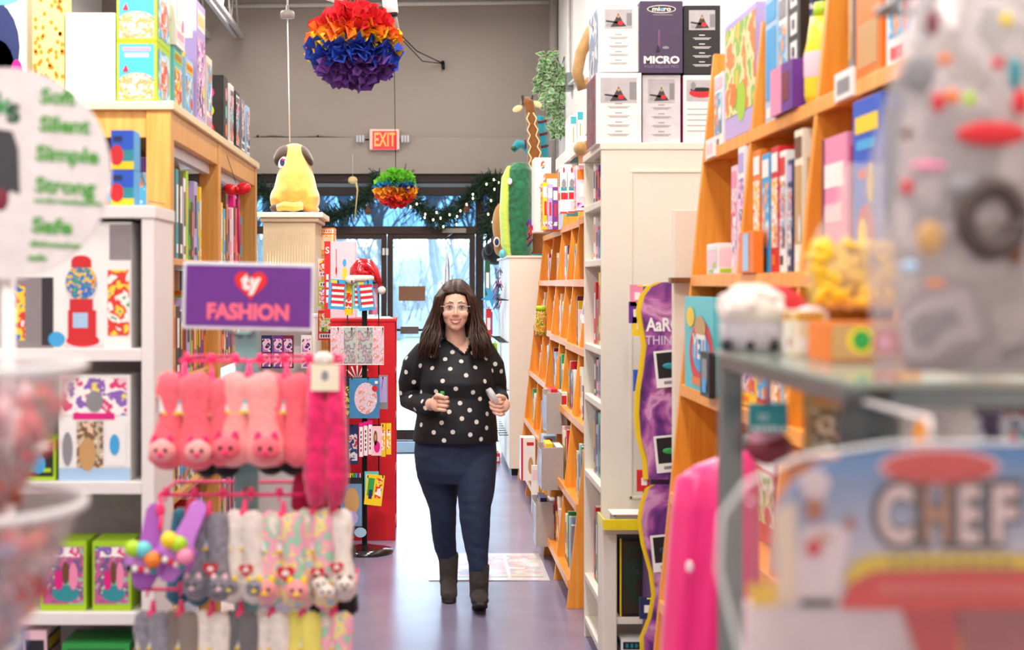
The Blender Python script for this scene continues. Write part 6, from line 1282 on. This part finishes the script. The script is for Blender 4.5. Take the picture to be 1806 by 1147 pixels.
# cream filler post and small shelf
m = MB(); D = 5.2; m.box(xf(1188, D), xf(1188, D) + .2, D, D + .04, 0, zf(370, D), CREAM); tag(m.build('cream_end_post', origin=(xf(1200, D), D, 0), bevel=.003), 'narrow cream upright between the putty display and near oak bookcase', 'post')
m = MB(); m.box(xf(1183, 5.14), xf(1183, 5.14) + .14, 5.13, 5.19, zf(500, 5.14), zf(490, 5.14), wood('dark_shelf_wood', '#6b3f1e', '#8a5528')); tag(m.build('bracket_shelf', origin=(xf(1195, 5.16), 5.16, zf(500, 5.16))), 'small dark wood ledge beside near oak bookcase at eye height', 'shelf')
# ================================================================ NEAR OAK BOOKCASE
NX, NK = .772, .1
UPS = (5.0, 4.27, 3.55, 2.8)
t = thing('oak_bookcase', 'large near honey oak bookcase with leaning front at the right', 'bookcase', (1.05, 3.9, 0)); fx = lambda z: NX + NK * z
NZ = [.15, .55, .93, 1.31, 1.695, 2.13]
for y, zt_ in zip(UPS, (2.48, 2.46, 2.6, 2.6)):
    m = MB(); m.poly([(fx(0), y, 0), (1.36, y, 0), (1.36, y, zt_), (fx(zt_), y, zt_)], Y_, .028, OAK); m.build('upright', t, bevel=.002)
for z in NZ:
    m = MB(); m.poly([(fx(z) + .006, 2.82, z), (1.35, 2.82, z), (1.35, 2.82, z - .024), (fx(z) + .004, 2.82, z - .024)], Y_, 2.18, OAK); m.build('shelf', t, bevel=.002)
    m = MB(); m.poly([(fx(z - .035) - .002, 2.82, z - .035), (fx(z - .035) + .016, 2.82, z - .035), (fx(z) + .016, 2.82, z + .004), (fx(z) - .002, 2.82, z + .004)], Y_, 2.18, OAK); m.build('shelf_lip', t, bevel=.002)
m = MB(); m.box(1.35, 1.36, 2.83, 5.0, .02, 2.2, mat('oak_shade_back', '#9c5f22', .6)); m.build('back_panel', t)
for k, (y, z, lab) in enumerate(((4.85, 2.13, 'pink'), (3.3, 2.13, 'white'))):
    m = MB(); m.box(fx(z) - .012, fx(z) - .004, y - .07, y + .07, z - .03, z + .035, ink('white')); m.rect((fx(z) - .0126, y, z), -Y_, Z_, .1, .035, ink('pale pink' if k == 0 else 'grey')); m.build('price_label', t)
def onshelf(lab, si, y0, y1, h_, d, body, paint, name='game_box', cat='box', setb=.03, lean=0, grp='games on the near oak bookcase'):
    """package on shelf si whose cover faces the aisle (-x) and spans y0..y1"""
    z = NZ[si]; x = fx(z) + setb; m = MB(); m.box(0, d, -(y1 - y0) / 2, (y1 - y0) / 2, 0, h_, ink(body) if isinstance(body, str) else body); w_ = y1 - y0
    def R(u0, u1, v0, v1, mt, l=.0012): m.quad((-l, w_ / 2 - w_ * u0, h_ * v0), (-l, w_ / 2 - w_ * u1, h_ * v0), (-l, w_ / 2 - w_ * u1, h_ * v1), (-l, w_ / 2 - w_ * u0, h_ * v1), mt)
    def E(u, v, ru, rv, mt, l=.002): m.disc((-l, w_ / 2 - w_ * u, h_ * v), -Y_, Z_, w_ * ru, h_ * rv, mt)
    def Q(u0, u1, v0, v1, mt, l=.0012): m.quad((d * u0, -w_ / 2 - l, h_ * v0), (d * u1, -w_ / 2 - l, h_ * v0), (d * u1, -w_ / 2 - l, h_ * v1), (d * u0, -w_ / 2 - l, h_ * v1), mt)
    paint(R, E, Q, m, w_, h_)
    o = m.build(name, bevel=.0015); del o['_o']; o.location = (x, (y0 + y1) / 2, z + .005); o.rotation_euler = (0, lean, 0); return tag(o, lab, cat, grp)
def gen(pic, c2, c3):
    def f(R, E, Q, m, w_, h_):
        R(.08, .92, .2, .75, pic); R(.08, .92, .8, .95, ink(c2)); E(.7, .3, .12, .1, ink(c3)); Q(.05, .95, .25, .8, pic); Q(.1, .9, .85, .95, ink(c2)); Q(.1, .9, .05, .18, ink(c3)); R(.15, .6, .06, .14, ink(c3))
    return f
# top row, far bay
onshelf('white slim puzzle box at the far end of top shelf', 5, 4.84, 4.98, .26, .2, 'white', gen(PR[4], 'pale pink', 'grey'))
onshelf('big yellow and lavender puzzle box on the top shelf, far bay', 5, 4.34, 4.8, .40, .09, 'lavender', lambda R, E, Q, m, w_, h_: (R(.03, .97, .22, .95, prt('jungle', ['#e8c83a', '#8cc04a', '#f0e0a0', '#e8863a', '#d8b030'], 9)), E(.55, .3, .14, .16, ink('lime')), E(.3, .38, .1, .1, ink('orange')), R(.05, .95, .04, .2, ink('lavender')), Q(.05, .95, .05, .95, ink('lavender'))))
# top row, middle bay
onshelf('pale blue spine game box beside oak divider, top shelf middle bay', 5, 4.09, 4.23, .38, .26, 'pale blue', gen(ink('sky blue'), 'sky blue', 'white'))
onshelf('white and silver tall game box, top shelf middle bay', 5, 3.98, 4.07, .36, .26, 'white', gen(PR[4], 'grey', 'sky blue'))
onshelf('black tall game box with large white letters, top shelf', 5, 3.84, 3.97, .38, .26, 'black', lambda R, E, Q, m, w_, h_: ([R(.25, .8, .18 + .2 * k, .33 + .2 * k, ink('white')) for k in range(4)], [R(.4, .6, .22 + .2 * k, .29 + .2 * k, ink('black'), .002) for k in range(4)], E(.5, .12, .2, .06, ink('orange')), Q(.1, .9, .2, .9, PR[3])))
onshelf('small purple and pink box low on the top shelf', 5, 3.74, 3.98, .13, .04, 'purple', lambda R, E, Q, m, w_, h_: (R(.5, 1, 0, 1, ink('purple')), R(0, .5, 0, 1, ink('pink')), R(.55, .85, .2, .8, ink('maroon'), .002)), setb=-.015)
t = thing('yellow_bottle', 'bright yellow plastic bottle toy on top shelf near the divider', 'toy', (fx(2.13) + .03, 3.66, 2.135)); m = MB(); c = (fx(2.13) + .04, 3.66, 2.135); m.lathe(c, [(0, 0), (.04, 0), (.045, .02), (.045, .13), (.038, .16), (.03, .22), (0, .22)], ink('yellow')); m.build('bottle_body', t); m = MB(); m.lathe((c[0], c[1], 2.355), [(0, 0), (.025, 0), (.02, .04), (0, .045)], ink('lime')); m.build('cap', t); m = MB(); m.lathe((c[0], c[1], 2.2), [(.0455, 0), (.0465, .005), (.0465, .06), (.0455, .065)], ink('pale pink')); m.build('label_band', t)
# top row, near bay
onshelf('orange game box with purple badge, top shelf nearest bay', 5, 3.16, 3.34, .34, .22, 'orange', lambda R, E, Q, m, w_, h_: (E(.5, .7, .25, .1, ink('lavender')), E(.5, .7, .18, .07, ink('pink'), .003), R(.1, .9, .1, .4, ink('tan')), Q(.1, .9, .1, .9, ink('red'))))
onshelf('white game box beside the orange box, top shelf nearest bay', 5, 2.94, 3.12, .34, .22, 'white', gen(PR[4], 'orange', 'red'))
onshelf('thin grey game box left of orange box, top shelf', 5, 3.36, 3.4, .34, .22, 'grey', gen(ink('tan'), 'white', 'tan'))
# second row
onshelf('pink and white tall game box in the far bay, eye height', 4, 4.42, 4.5, .34, .2, 'pale pink', gen(PR[1], 'pink', 'white'))
onshelf('lavender slim game box next to the divider, far bay', 4, 4.32, 4.4, .39, .2, 'white', gen(PR[6], 'lavender', 'white'))
onshelf('small white box standing alone on the eye height shelf', 4, 4.56, 4.74, .1, .06, 'white', gen(ink('pale pink'), 'white', 'lime'), setb=.0)
for k, (y0, y1, h_, c_, pc, c2, c3, lab) in enumerate(((4.11, 4.2, .36, 'orange', PR[7], 'white', 'yellow', 'orange'), (4.0, 4.09, .34, 'sky blue', PR[4], 'white', 'orange', 'sky blue'), (3.9, 3.98, .35, 'red', PR[7], 'white', 'orange', 'red and white'), (3.82, 3.885, .33, 'white', PR[3], 'red', 'black', 'white and red'), (3.75, 3.8, .3, 'navy', PR[3], 'lavender', 'white', 'navy'), (3.65, 3.73, .37, 'cream', ink('tan'), 'brown', 'white', 'cream'))):
    onshelf('%s game box spine in the middle bay, eye height shelf' % lab, 4, y0, y1, h_, .24, c_, gen(pc, c2, c3))
onshelf('small orange and blue box before the game spines', 4, 4.02, 4.2, .12, .03, 'orange', lambda R, E, Q, m, w_, h_: R(.3, .7, .05, .95, ink('pale blue')), setb=-.012)
onshelf('pink and red game box in the nearest bay, eye height', 4, 3.27, 3.47, .32, .1, 'pink', lambda R, E, Q, m, w_, h_: (R(.1, .9, .62, .8, ink('white')), R(.1, .85, .36, .5, ink('pale pink')), R(0, .12, 0, 1, ink('maroon')), E(.3, .1, .2, .08, ink('lavender')), Q(.1, .9, .1, .9, ink('red'))))
onshelf('tall blue game box with yellow title in nearest bay', 4, 3.02, 3.22, .38, .1, 'blue', lambda R, E, Q, m, w_, h_: (R(.1, .9, .8, .9, ink('yellow')), R(.15, .8, .7, .76, ink('sky blue')), E(.65, .5, .12, .12, ink('yellow')), E(.4, .56, .2, .03, ink('red')), E(.5, .22, .32, .16, ink('red')), E(.4, .2, .16, .1, ink('yellow'), .003), Q(.1, .9, .1, .9, ink('navy'))))
# third row
onshelf('teal box with big red circle and yellow badge, far bay', 3, 4.45, 4.93, .31, .05, 'aqua', lambda R, E, Q, m, w_, h_: (E(.62, .4, .42, .36, ink('red')), E(.62, .42, .3, .22, ink('sky blue'), .003), E(.24, .78, .15, .11, ink('yellow'), .003), E(.6, .68, .2, .12, ink('tan'), .004), m.text('YETI', .11, V(-.006, -w_ * .1, h_ * .46), -Y_, Z_, ink('white'), .03), R(.3, .9, .06, .14, ink('orange'), .003)), setb=.0)
onshelf('small black framed picture toy beside the teal box', 3, 4.36, 4.5, .14, .02, 'black', lambda R, E, Q, m, w_, h_: (R(.2, .8, .3, .85, ink('grey')), R(.25, .7, .1, .4, ink('sky blue'), .002)), setb=-.03)
for k, (y0, y1, h_, c_, lab) in enumerate(((4.0, 4.22, .2, 'yellow', 'yellow picture book leaning in the middle bay, third row'), (3.85, 3.99, .18, 'red', 'red picture book in the middle bay, third row'), (3.7, 3.83, .2, 'pale blue', 'pale blue picture book in the middle bay, third row'), (3.2, 3.45, .26, 'tan', 'tan game box in the nearest bay, third row'), (2.95, 3.15, .24, 'green', 'green game box in the nearest bay, third row'))):
    onshelf(lab, 3, y0, y1, h_, .06, c_, gen(PR[(k * 3 + 1) % 8], 'white', 'orange'), lean=0.0)
for k, (y0, y1, h_, c_, lab) in enumerate(((4.4, 4.6, .24, 'maroon', 'maroon box in the far bay, fourth row'), (3.9, 4.2, .26, 'red', 'red printed box in the middle bay, fourth row'), (3.6, 3.85, .24, 'aqua', 'aqua box in the middle bay, fourth row'), (3.1, 3.45, .28, 'cream', 'cream box in the nearest bay, fourth row'))):
    onshelf(lab, 2, y0, y1, h_, .08, c_, gen(PR[(k * 2) % 8], 'white', 'red'), setb=.1)
# ================================================================ FOREGROUND RIGHT
# magenta cape on a stand
D = 2.75; t = thing('magenta_cape', 'bright magenta satin cape hanging low behind the steel rack', 'costume', (xf(1240, D), D, 0)); sat = mat('magenta_satin', '#e0046e', .32, var=.1, scale=5, sheen=.3)
m = MB(); rings_ = []; 
prof = [(795, 1306, 1322, .015), (806, 1268, 1330, .03), (822, 1225, 1335, .045), (845, 1192, 1338, .06), (900, 1184, 1338, .07), (1000, 1176, 1338, .075), (1100, 1168, 1338, .08), (1240, 1160, 1340, .085), (1500, 1155, 1345, .09)]
vs = []; sg = 44
for py, a, b_, ry in prof:
    xa, xb, z = xf(a, D), xf(b_, D), zf(py, D); amp = min(1, (py - 800) / 150)
    for k in range(sg): th = 2 * PI * k / sg; fo = 1 + .12 * amp * math.sin(th * 9 + py * .004); vs.append(((xa + xb) / 2 + (xb - xa) / 2 * math.cos(th), D + ry * fo * math.sin(th), max(z, .2)))
n_ = len(prof); m.add(vs, [(i * sg + k, i * sg + (k + 1) % sg, (i + 1) * sg + (k + 1) % sg, (i + 1) * sg + k) for i in range(n_ - 1) for k in range(sg)] + [list(range(sg))[::-1]], sat, True); m.build('fabric', t)
m = MB(); m.ell(P(1216, 1000, D - .085), (.008, .004, .012), ink('pale pink')); m.build('button', t)
m = MB(); m.tube([P(1314, 800, D), P(1314, 770, D), (xf(1330, D), D, zf(760, D)), (xf(1330, D), D, .02)], .006, STEEL, 8); m.lathe((xf(1330, D), D, 0), [(0, 0), (.12, 0), (.12, .012), (.01, .02), (0, .02)], STEEL); m.build('stand', t)
# steel and glass rack
RX0, RY0, RY1, RX1 = .457, 1.5, 2.22, 1.1; RZ = 1.566
t = thing('steel_glass_rack', 'grey steel rack with glass top shelf in the right foreground', 'rack', ((RX0 + RX1) / 2, 1.85, 0))
for (x, y, r) in ((RX0, RY1 - .034, .017), (RX1 - .03, RY1 - .034, .017), (RX1 - .03, RY0, .017)): MB().box(x, x + .034, y, y + .034, 0, RZ - .008, STEEL).build('post', t, bevel=.003)
m = MB(); m.tube([(RX0 + .017, RY0 + .017, 0), (RX0 + .017, RY0 + .017, RZ - .02)], .015, STEEL, 16); m.build('post', t); m = MB(); m.tube([(RX0 + .017, RY0 + .017, z) for z in (1.44, 1.47, 1.52, 1.545, 1.555)], [.014, .028, .034, .024, .03], mat('dark_collar', '#4e5254', .35, .7), 18); m.build('collar', t)
for z in (RZ - .028, .9, .4):
    for a in ((RX0, RX0 + .02, RY0 + .034, RY1 - .034), (RX1 - .02, RX1, RY0 + .034, RY1 - .034), (RX0 + .034, RX1 - .034, RY0, RY0 + .02), (RX0 + .034, RX1 - .034, RY1 - .02, RY1)): MB().box(a[0], a[1], a[2], a[3], z, z + .02, STEEL).build('rail', t, bevel=.002)
    MB().box(RX0 - .004, RX1, RY0 - .004, RY1, z + .0205, z + .0285, mat('green_glass', '#a9bbb2', .08, alpha=.72, spec=.8)).build('glass_shelf', t, bevel=.001)
RT = RZ + .001
def on(px, d): return (xf(px, d), d, RT)
t = thing('fluffy_plush', 'round white fluffy plush with grey base at the rack corner', 'toy', on(1325, 2.14)); c = V(*on(1325, 2.14)); m = MB(); m.ell(c + Z_ * .062, (.05, .05, .036), wh, seg=20, rings=12)
rn = random.Random(3)
for k in range(40): a = rn.uniform(0, 6.28); b_ = rn.uniform(0, 1.3); m.ell(c + V(.046 * math.cos(a) * math.cos(b_), .046 * math.sin(a) * math.cos(b_), .062 + .032 * math.sin(b_)), .011, wh, seg=8, rings=6)
m.build('fluff', t); m = MB(); m.loft([(c.x, c.y, c.z, .042, .042), (c.x, c.y, c.z + .01, .046, .046), (c.x, c.y, c.z + .045, .048, .048)], mat('plush_grey_light', '#a79fa6', .8, sheen=.2), 20); m.build('plush_base', t)
m = MB(); [m.ell(c + V(-.045 + .035 * k, -.038, .012), (.009, .009, .01), ink('black')) for k in range(3)]; m.build('paw', t)
m = MB(); m.ell(V(*on(1372, 2.2)) + Z_ * .05, (.05, .012, .05), ink('red')); m.ell(V(*on(1398, 2.19)) + Z_ * .03, (.03, .01, .03), ink('red')); tag(m.build('red_cushion', origin=on(1372, 2.2)), 'red cushion shape behind the fluffy white plush', 'toy')
facebox('small_box', 'small pale box with pink square on the glass shelf', 'box', 1397, 1456, 548, RT, 2.0, .05, 'cream', (ink('white'), 'yellow', 'red'), 90)
m = MB(); m.ell(V(*on(1430, 2.03)) + Z_ * .055, (.025, .025, .016), ink('pale pink')); tag(m.build('pink_dome', origin=tuple(V(*on(1430, 2.03)) + Z_ * .05)), 'pale pink dome resting on the small pale box', 'toy')
facebox('candy_box', 'orange box with green dot and red swirl, front of glass shelf', 'box', 1462, 1588, 570, RT, 1.85, .1, 'orange', None, 91, lambda m, w_, h_, d: (fr_(m, w_, h_, d)[0](.03, .97, .05, .95, ink('tan')), fr_(m, w_, h_, d)[1](.45, .55, .13, .26, ink('green')), fr_(m, w_, h_, d)[1](.8, .5, .2, .35, ink('red'), .003), fr_(m, w_, h_, d)[1](.78, .5, .1, .15, ink('pink'), .004), fr_(m, w_, h_, d)[1](.45, .55, .2, .35, ink('yellow'), .0016)))
# clear bag with yellow contents
D = 1.95; c = V(xf(1505, D), D, RT + .068); t = thing('yellow_filled_bag', 'clear bag of bright yellow crinkle standing on the orange box', 'bag', tuple(c)); yl = mat('bright_yellow', '#f2c200', .35, coat=.3); m = MB(); rn = random.Random(5)
for k in range(300):
    p = c + V(rn.uniform(-.054, .054), rn.uniform(-.02, .015), rn.uniform(.008, .088)); m.ell(p, (.014, .008, .006), yl, rot(rn.uniform(0, 6), rn.uniform(0, 6), 0), 8, 5)
m.build('yellow_crinkle', t)['kind'] = 'stuff'
m = MB(); m.loft([(c.x, c.y, c.z, .06, .022), (c.x, c.y, c.z + .06, .068, .028), (c.x, c.y, c.z + .11, .05, .02), (c.x + .01, c.y, c.z + .15, .03, .008), (c.x + .01, c.y, c.z + .2, .034, .004)], film('cello', '#fbf8f2', .82, .05), 24); m.build('cellophane', t); m = MB(); m.ell(c + V(.025, -.02, .07), (.02, .004, .006), ink('maroon'), rot(0, -.5, 0)); m.build('red_stick', t)
facebox('white_carton', 'white carton with red square at the right of glass shelf', 'box', 1690, 1840, 560, RT, 1.62, .12, 'white', None, 93, lambda m, w_, h_, d: (fr_(m, w_, h_, d)[0](.2, .5, .1, .55, ink('red')), fr_(m, w_, h_, d)[0](.0, 1, .85, 1, ink('maroon'))))
# big hanging clear bag, upper right
D = 1.42; t = thing('clear_gift_bag', 'large clear vinyl bag with patterned prints filling the upper right', 'bag', (xf(1720, D), D, zf(600, D)))
bagp = prt('bag_print', ['#bdb2b2', '#8f8788', '#d0c6c6', '#a3948f', '#c4bbb2', '#7f7a7a', '#c9bfc0'], 7, .3)
m = MB(); m.loft([(xf(1745, D), D, zf(655, D), .085, .02), (xf(1735, D), D, zf(600, D), .085, .04), (xf(1725, D), D, zf(400, D), .085, .05), (xf(1722, D), D, zf(200, D), .072, .045), (xf(1735, D), D, zf(60, D), .068, .035), (xf(1740, D), D, zf(-40, D), .062, .01)], bagp, 30); f = m; f.build('lining', t)
m = MB(); m.loft([(xf(1720, D), D, zf(655, D), .10, .03), (xf(1715, D), D, zf(500, D), .104, .06), (xf(1712, D), D, zf(300, D), .102, .07), (xf(1725, D), D, zf(100, D), .082, .05), (xf(1735, D), D, zf(-60, D), .07, .012)], film('bag_vinyl', '#f1e9ea', .75, .1), 30); m.build('vinyl', t)
def patch(px, py, w_, h_, c_, nm='printed_patch', dy=-.075):
    m = MB(); p = P(px, py, D + dy); m.ell(p, (w_ * (D + dy) / F / 2, .004, h_ * (D + dy) / F / 2), ink(c_), seg=18, rings=8); m.build(nm, t)
for a in ((1638, 292, 66, 16, 'pink'), (1645, 40, 22, 50, 'maroon'), (1667, 105, 22, 22, 'orange'), (1760, 112, 22, 22, 'red'), (1790, 130, 24, 60, 'teal'), (1775, 35, 24, 24, 'yellow'), (1750, 236, 130, 44, 'red'), (1680, 170, 26, 26, 'orange'), (1655, 180, 24, 36, 'red'), (1600, 235, 18, 22, 'brown'), (1800, 180, 30, 50, 'red'), (1710, 175, 24, 24, 'lime'), (1600, 330, 20, 30, 'red'), (1620, 130, 60, 70, 'grey'), (1700, 330, 60, 40, 'grey'), (1640, 420, 50, 60, 'tan'), (1790, 440, 30, 60, 'brown'), (1605, 470, 30, 20, 'pale blue'), (1650, 500, 34, 10, 'orange')): patch(*a)
m = MB(); c = P(1750, 385, D - .075); m.tube([c + V(.026 * math.cos(a), 0, .03 * math.sin(a)) for a in [2 * PI * q / 20 for q in range(21)]], .01, mat('ring_dark', '#4a3c3a', .6), 8); m.build('dark_ring', t)
m = MB(); m.tube([P(1735, -40, D), P(1735, -90, D)], .004, STEEL, 6); m.tube([(xf(1735, D), D, zf(-90, D)), (xf(1735, D), 1.75, zf(-90, D)), (xf(1735, D) + .12, 1.75, zf(-90, D)), (xf(1735, D) + .12, 1.75, RT - .02)], .006, STEEL, 8); m.build('hanger', t)
# things on and behind the rack, middle
t = thing('white_plush', 'white plush ring shaped toy under the glass shelf, right', 'toy', tuple(P(1640, 760, 1.62))); d_ = 1.62
m = MB(); m.tube([P(1580, 790, d_), P(1582, 735, d_), P(1610, 700, d_), P(1650, 695, d_), P(1682, 730, d_), P(1680, 800, d_)], [.018, .02, .022, .022, .024, .022], wh, 14); fuse(m, .005, 2).build('plush_body', t)
m = MB(); m.tube([P(1640, 690, d_), P(1640, 672, d_)], .003, STEEL, 6); m.build('hook', t)
for k, (px0, px1, py0, py1, d_, c_, st, lab) in enumerate(((1322, 1386, 712, 762, 2.1, 'teal', (ink('teal'), 'white', 'teal'), 'small teal card hanging below the glass shelf'), (1700, 1830, 700, 800, 1.75, 'grey', (PR[3], 'maroon', 'teal'), 'dark grey printed pack under the glass shelf, far right'), (1560, 1600, 700, 800, 2.05, 'green', (PR[2], 'orange', 'white'), 'green printed pack behind the white plush ring'), (1420, 1500, 690, 800, 2.1, 'tan', (PR[5], 'tan', 'orange'), 'tan printed pack hanging below the glass shelf'))):
    w_ = xf(px1, d_) - xf(px0, d_); h_ = (py1 - py0) * d_ / F; m = carton_mb(w_, .02, h_, c_, st, k); zz3 = zf(py1, d_); m.tube([(0, 0, h_), (0, 0, RZ - .03 - zz3)], .002, STEEL, 5); o = m.build('hanging_pack'); del o['_o']; o.location = (xf((px0 + px1) / 2, d_), d_, zz3); tag(o, lab, 'pack', 'packs hanging in the steel rack')
t = thing('maroon_plush', 'maroon and pink plush toy hanging under the small teal card', 'toy', tuple(P(1358, 800, 2.15))); m = MB(); m.ell(P(1358, 790, 2.15), (.035, .03, .026), ink('maroon')); m.ell(P(1352, 775, 2.15), (.028, .026, .02), mat('dusty_pink_plush', '#c8889a', .9)); m.build('plush_body', t); m = MB(); m.tube([P(1358, 775, 2.15), P(1358, 763, 2.15)], .002, STEEL, 5); m.build('cord', t)
# CHEF costume pack
D = 1.3; t = thing('costume_pack', 'large clear costume pack with blue header card reading CHEF', 'costume pack', tuple(P(1600, 1147, D)))
SK = D / F
def CP(x, y, l=0): q = P(x, y, D); return V(q.x, D - l, q.z)
def cpoly(pts, mt, l, nm, th=.0006):
    m = MB(); m.poly([CP(x, y, l) for x, y in pts], Y_, th, mt); return m.build(nm, t)
blue_ = bpy.data.materials.new('header_blue'); blue_.use_nodes = True; nt = blue_.node_tree; b = nt.nodes['Principled BSDF']; b.inputs['Roughness'].default_value = .3
tc = nt.nodes.new('ShaderNodeTexCoord'); sx = nt.nodes.new('ShaderNodeSeparateXYZ'); rp = nt.nodes.new('ShaderNodeValToRGB'); mr_ = nt.nodes.new('ShaderNodeMapRange')   # printed card: blue ink fading to white lower down
mr_.inputs['From Min'].default_value = .06; mr_.inputs['From Max'].default_value = .185
rp.color_ramp.elements[0].color = H('#dcdde0'); rp.color_ramp.elements[1].color = H('#2c86c4')
nt.links.new(tc.outputs['Object'], sx.inputs[0]); nt.links.new(sx.outputs['Z'], mr_.inputs['Value']); nt.links.new(mr_.outputs[0], rp.inputs[0]); nt.links.new(rp.outputs[0], b.inputs['Base Color'])
arch = [(1385, 1075), (1362, 1000), (1366, 900), (1400, 850), (1460, 812), (1560, 795), (1680, 788), (1800, 788), (1900, 795), (2000, 830), (2000, 1075)]
cpoly(arch, blue_, 0, 'header_card', .004)
m = MB(); m.disc(CP(1655, 824, .002), X_, Z_, 108 * SK, 34 * SK, ink('pale pink'), 30); m.disc(CP(1655, 824, .003), X_, Z_, 100 * SK, 28 * SK, mat('logo_red', '#d83a30', .35), 30); m.build('red_logo_oval', t)
for k, ch in enumerate('CHEF'):
    x = (1578, 1650, 1706, 1768)[k]; m = MB(); m.text(ch, .074, CP(x, 912, .002), X_, Z_, mat('letter_shadow', '#33262a', .4), .09, width=(84, 66, 56, 62)[k] * SK); m.text(ch, .07, CP(x, 912, .0035), X_, Z_, mat('letter_tan', '#b98a68', .4) if ch == 'H' else mat('letter_cream', '#eadbd6', .4), .035, width=(62, 46, 38, 44)[k] * SK); m.build('letter', t)
band = [(1490, 1015), (1505, 990), (1540, 978), (1700, 976), (2000, 980), (2000, 1006), (1700, 1002), (1540, 1006), (1490, 1032)]
cpoly(band, mat('band_yellow', '#e6cf10', .35), .003, 'yellow_band'); cpoly([(1482, 1066), (1500, 1022), (1540, 1008), (1700, 1004), (2000, 1008), (2000, 1075), (1482, 1075)], mat('band_red', '#d92a1e', .35), .002, 'red_band')
m = MB()
for k in range(8): m.rect(CP(1575 + 28 * k, 991, .0042), X_, Z_, 15 * SK, 10 * SK, mat('band_text', '#7a6a10', .4))
for k in range(10): m.rect(CP(1560 + 26 * k, 1038, .0034), X_, Z_, 18 * SK, 22 * SK, mat('band_text_pale', '#e36a5e', .4))
m.build('small_print', t)
cpoly([(1365, 905), (1402, 880), (1408, 1064), (1372, 1060)], ink('cream'), .0015, 'cream_strip'); cpoly([(1315, 1030), (1400, 1034), (1408, 1062), (1325, 1070)], ink('yellow'), .0012, 'yellow_flash')
m = MB(); wm = mat('costume_white', '#e9e2e4', .5); m.disc(CP(1436, 852, .003), X_, Z_, 27 * SK, 24 * SK, wm, 20); m.rect(CP(1436, 878, .0035), X_, Z_, 34 * SK, 20 * SK, wm); m.disc(CP(1434, 897, .004), X_, Z_, 16 * SK, 21 * SK, mat('print_skin', '#b0673c', .5), 16); m.poly([CP(x, y, .003) for x, y in ((1415, 930), (1455, 925), (1478, 925), (1500, 940), (1490, 985), (1475, 1060), (1405, 1060), (1405, 990))], Y_, .0005, wm); m.disc(CP(1497, 922, .0045), X_, Z_, 9 * SK, 12 * SK, MC['print_skin'], 12); m.disc(CP(1433, 965, .0045), X_, Z_, 14 * SK, 16 * SK, ink('red'), 12); m.disc(CP(1452, 948, .0042), X_, Z_, 14 * SK, 6 * SK, ink('tan'), 12); m.rect(CP(1440, 1062, .0045), X_, Z_, 60 * SK, 14 * SK, ink('black')); m.build('printed_child_cook', t)
m = MB(); m.poly([CP(x, y, -.02) for x, y in ((1330, 1075), (1640, 1070), (1700, 1400), (1320, 1400))], Y_, .02, wm); m.build('white_jacket', t); m = MB(); m.poly([CP(x, y, -.014) for x, y in ((1600, 1072), (1700, 1072), (1700, 1240), (1640, 1200))], Y_, .01, ink('red')); m.poly([CP(x, y, -.012) for x, y in ((1700, 1072), (2000, 1072), (2000, 1110), (1720, 1220))], Y_, .01, mat('dusty_red', '#b05a58', .6)); m.build('red_trim', t)
vin = film('pack_vinyl', '#f6f1f2', .95, .05); m = MB(); m.poly([CP(x, y, .012) for x, y in ((1300, 1147), (1262, 1000), (1268, 905), (1310, 850), (1400, 805), (1560, 780), (2010, 776), (2010, 1400), (1290, 1400))], Y_, .0006, vin)
m.tube([CP(x, y, .012) for x, y in ((1300, 1400), (1300, 1147), (1262, 1000), (1268, 905), (1310, 850), (1400, 805), (1560, 780), (2010, 776))], .0022, film('vinyl_seam', '#ffffff', .35, .1), 8); m.build('vinyl_front', t)
m = MB(); m.tube([CP(1640, 786), CP(1640, 740), (CP(1640, 0).x, 1.49, zf(740, D)), (CP(1640, 0).x, 1.49, RZ - .02)], .003, WHT, 8); m.build('hang_hook', t)
for px, py in ((1353, 858), (1316, 880)):  # added mirror beads that stand in for bright out-of-focus glints on the vinyl
    m = MB(); m.ell(CP(px, py, .014), .0022, mat('chrome_glint', '#ffffff', .05, 1.0, var=0), seg=12, rings=8); m.build('glint_bead', t)
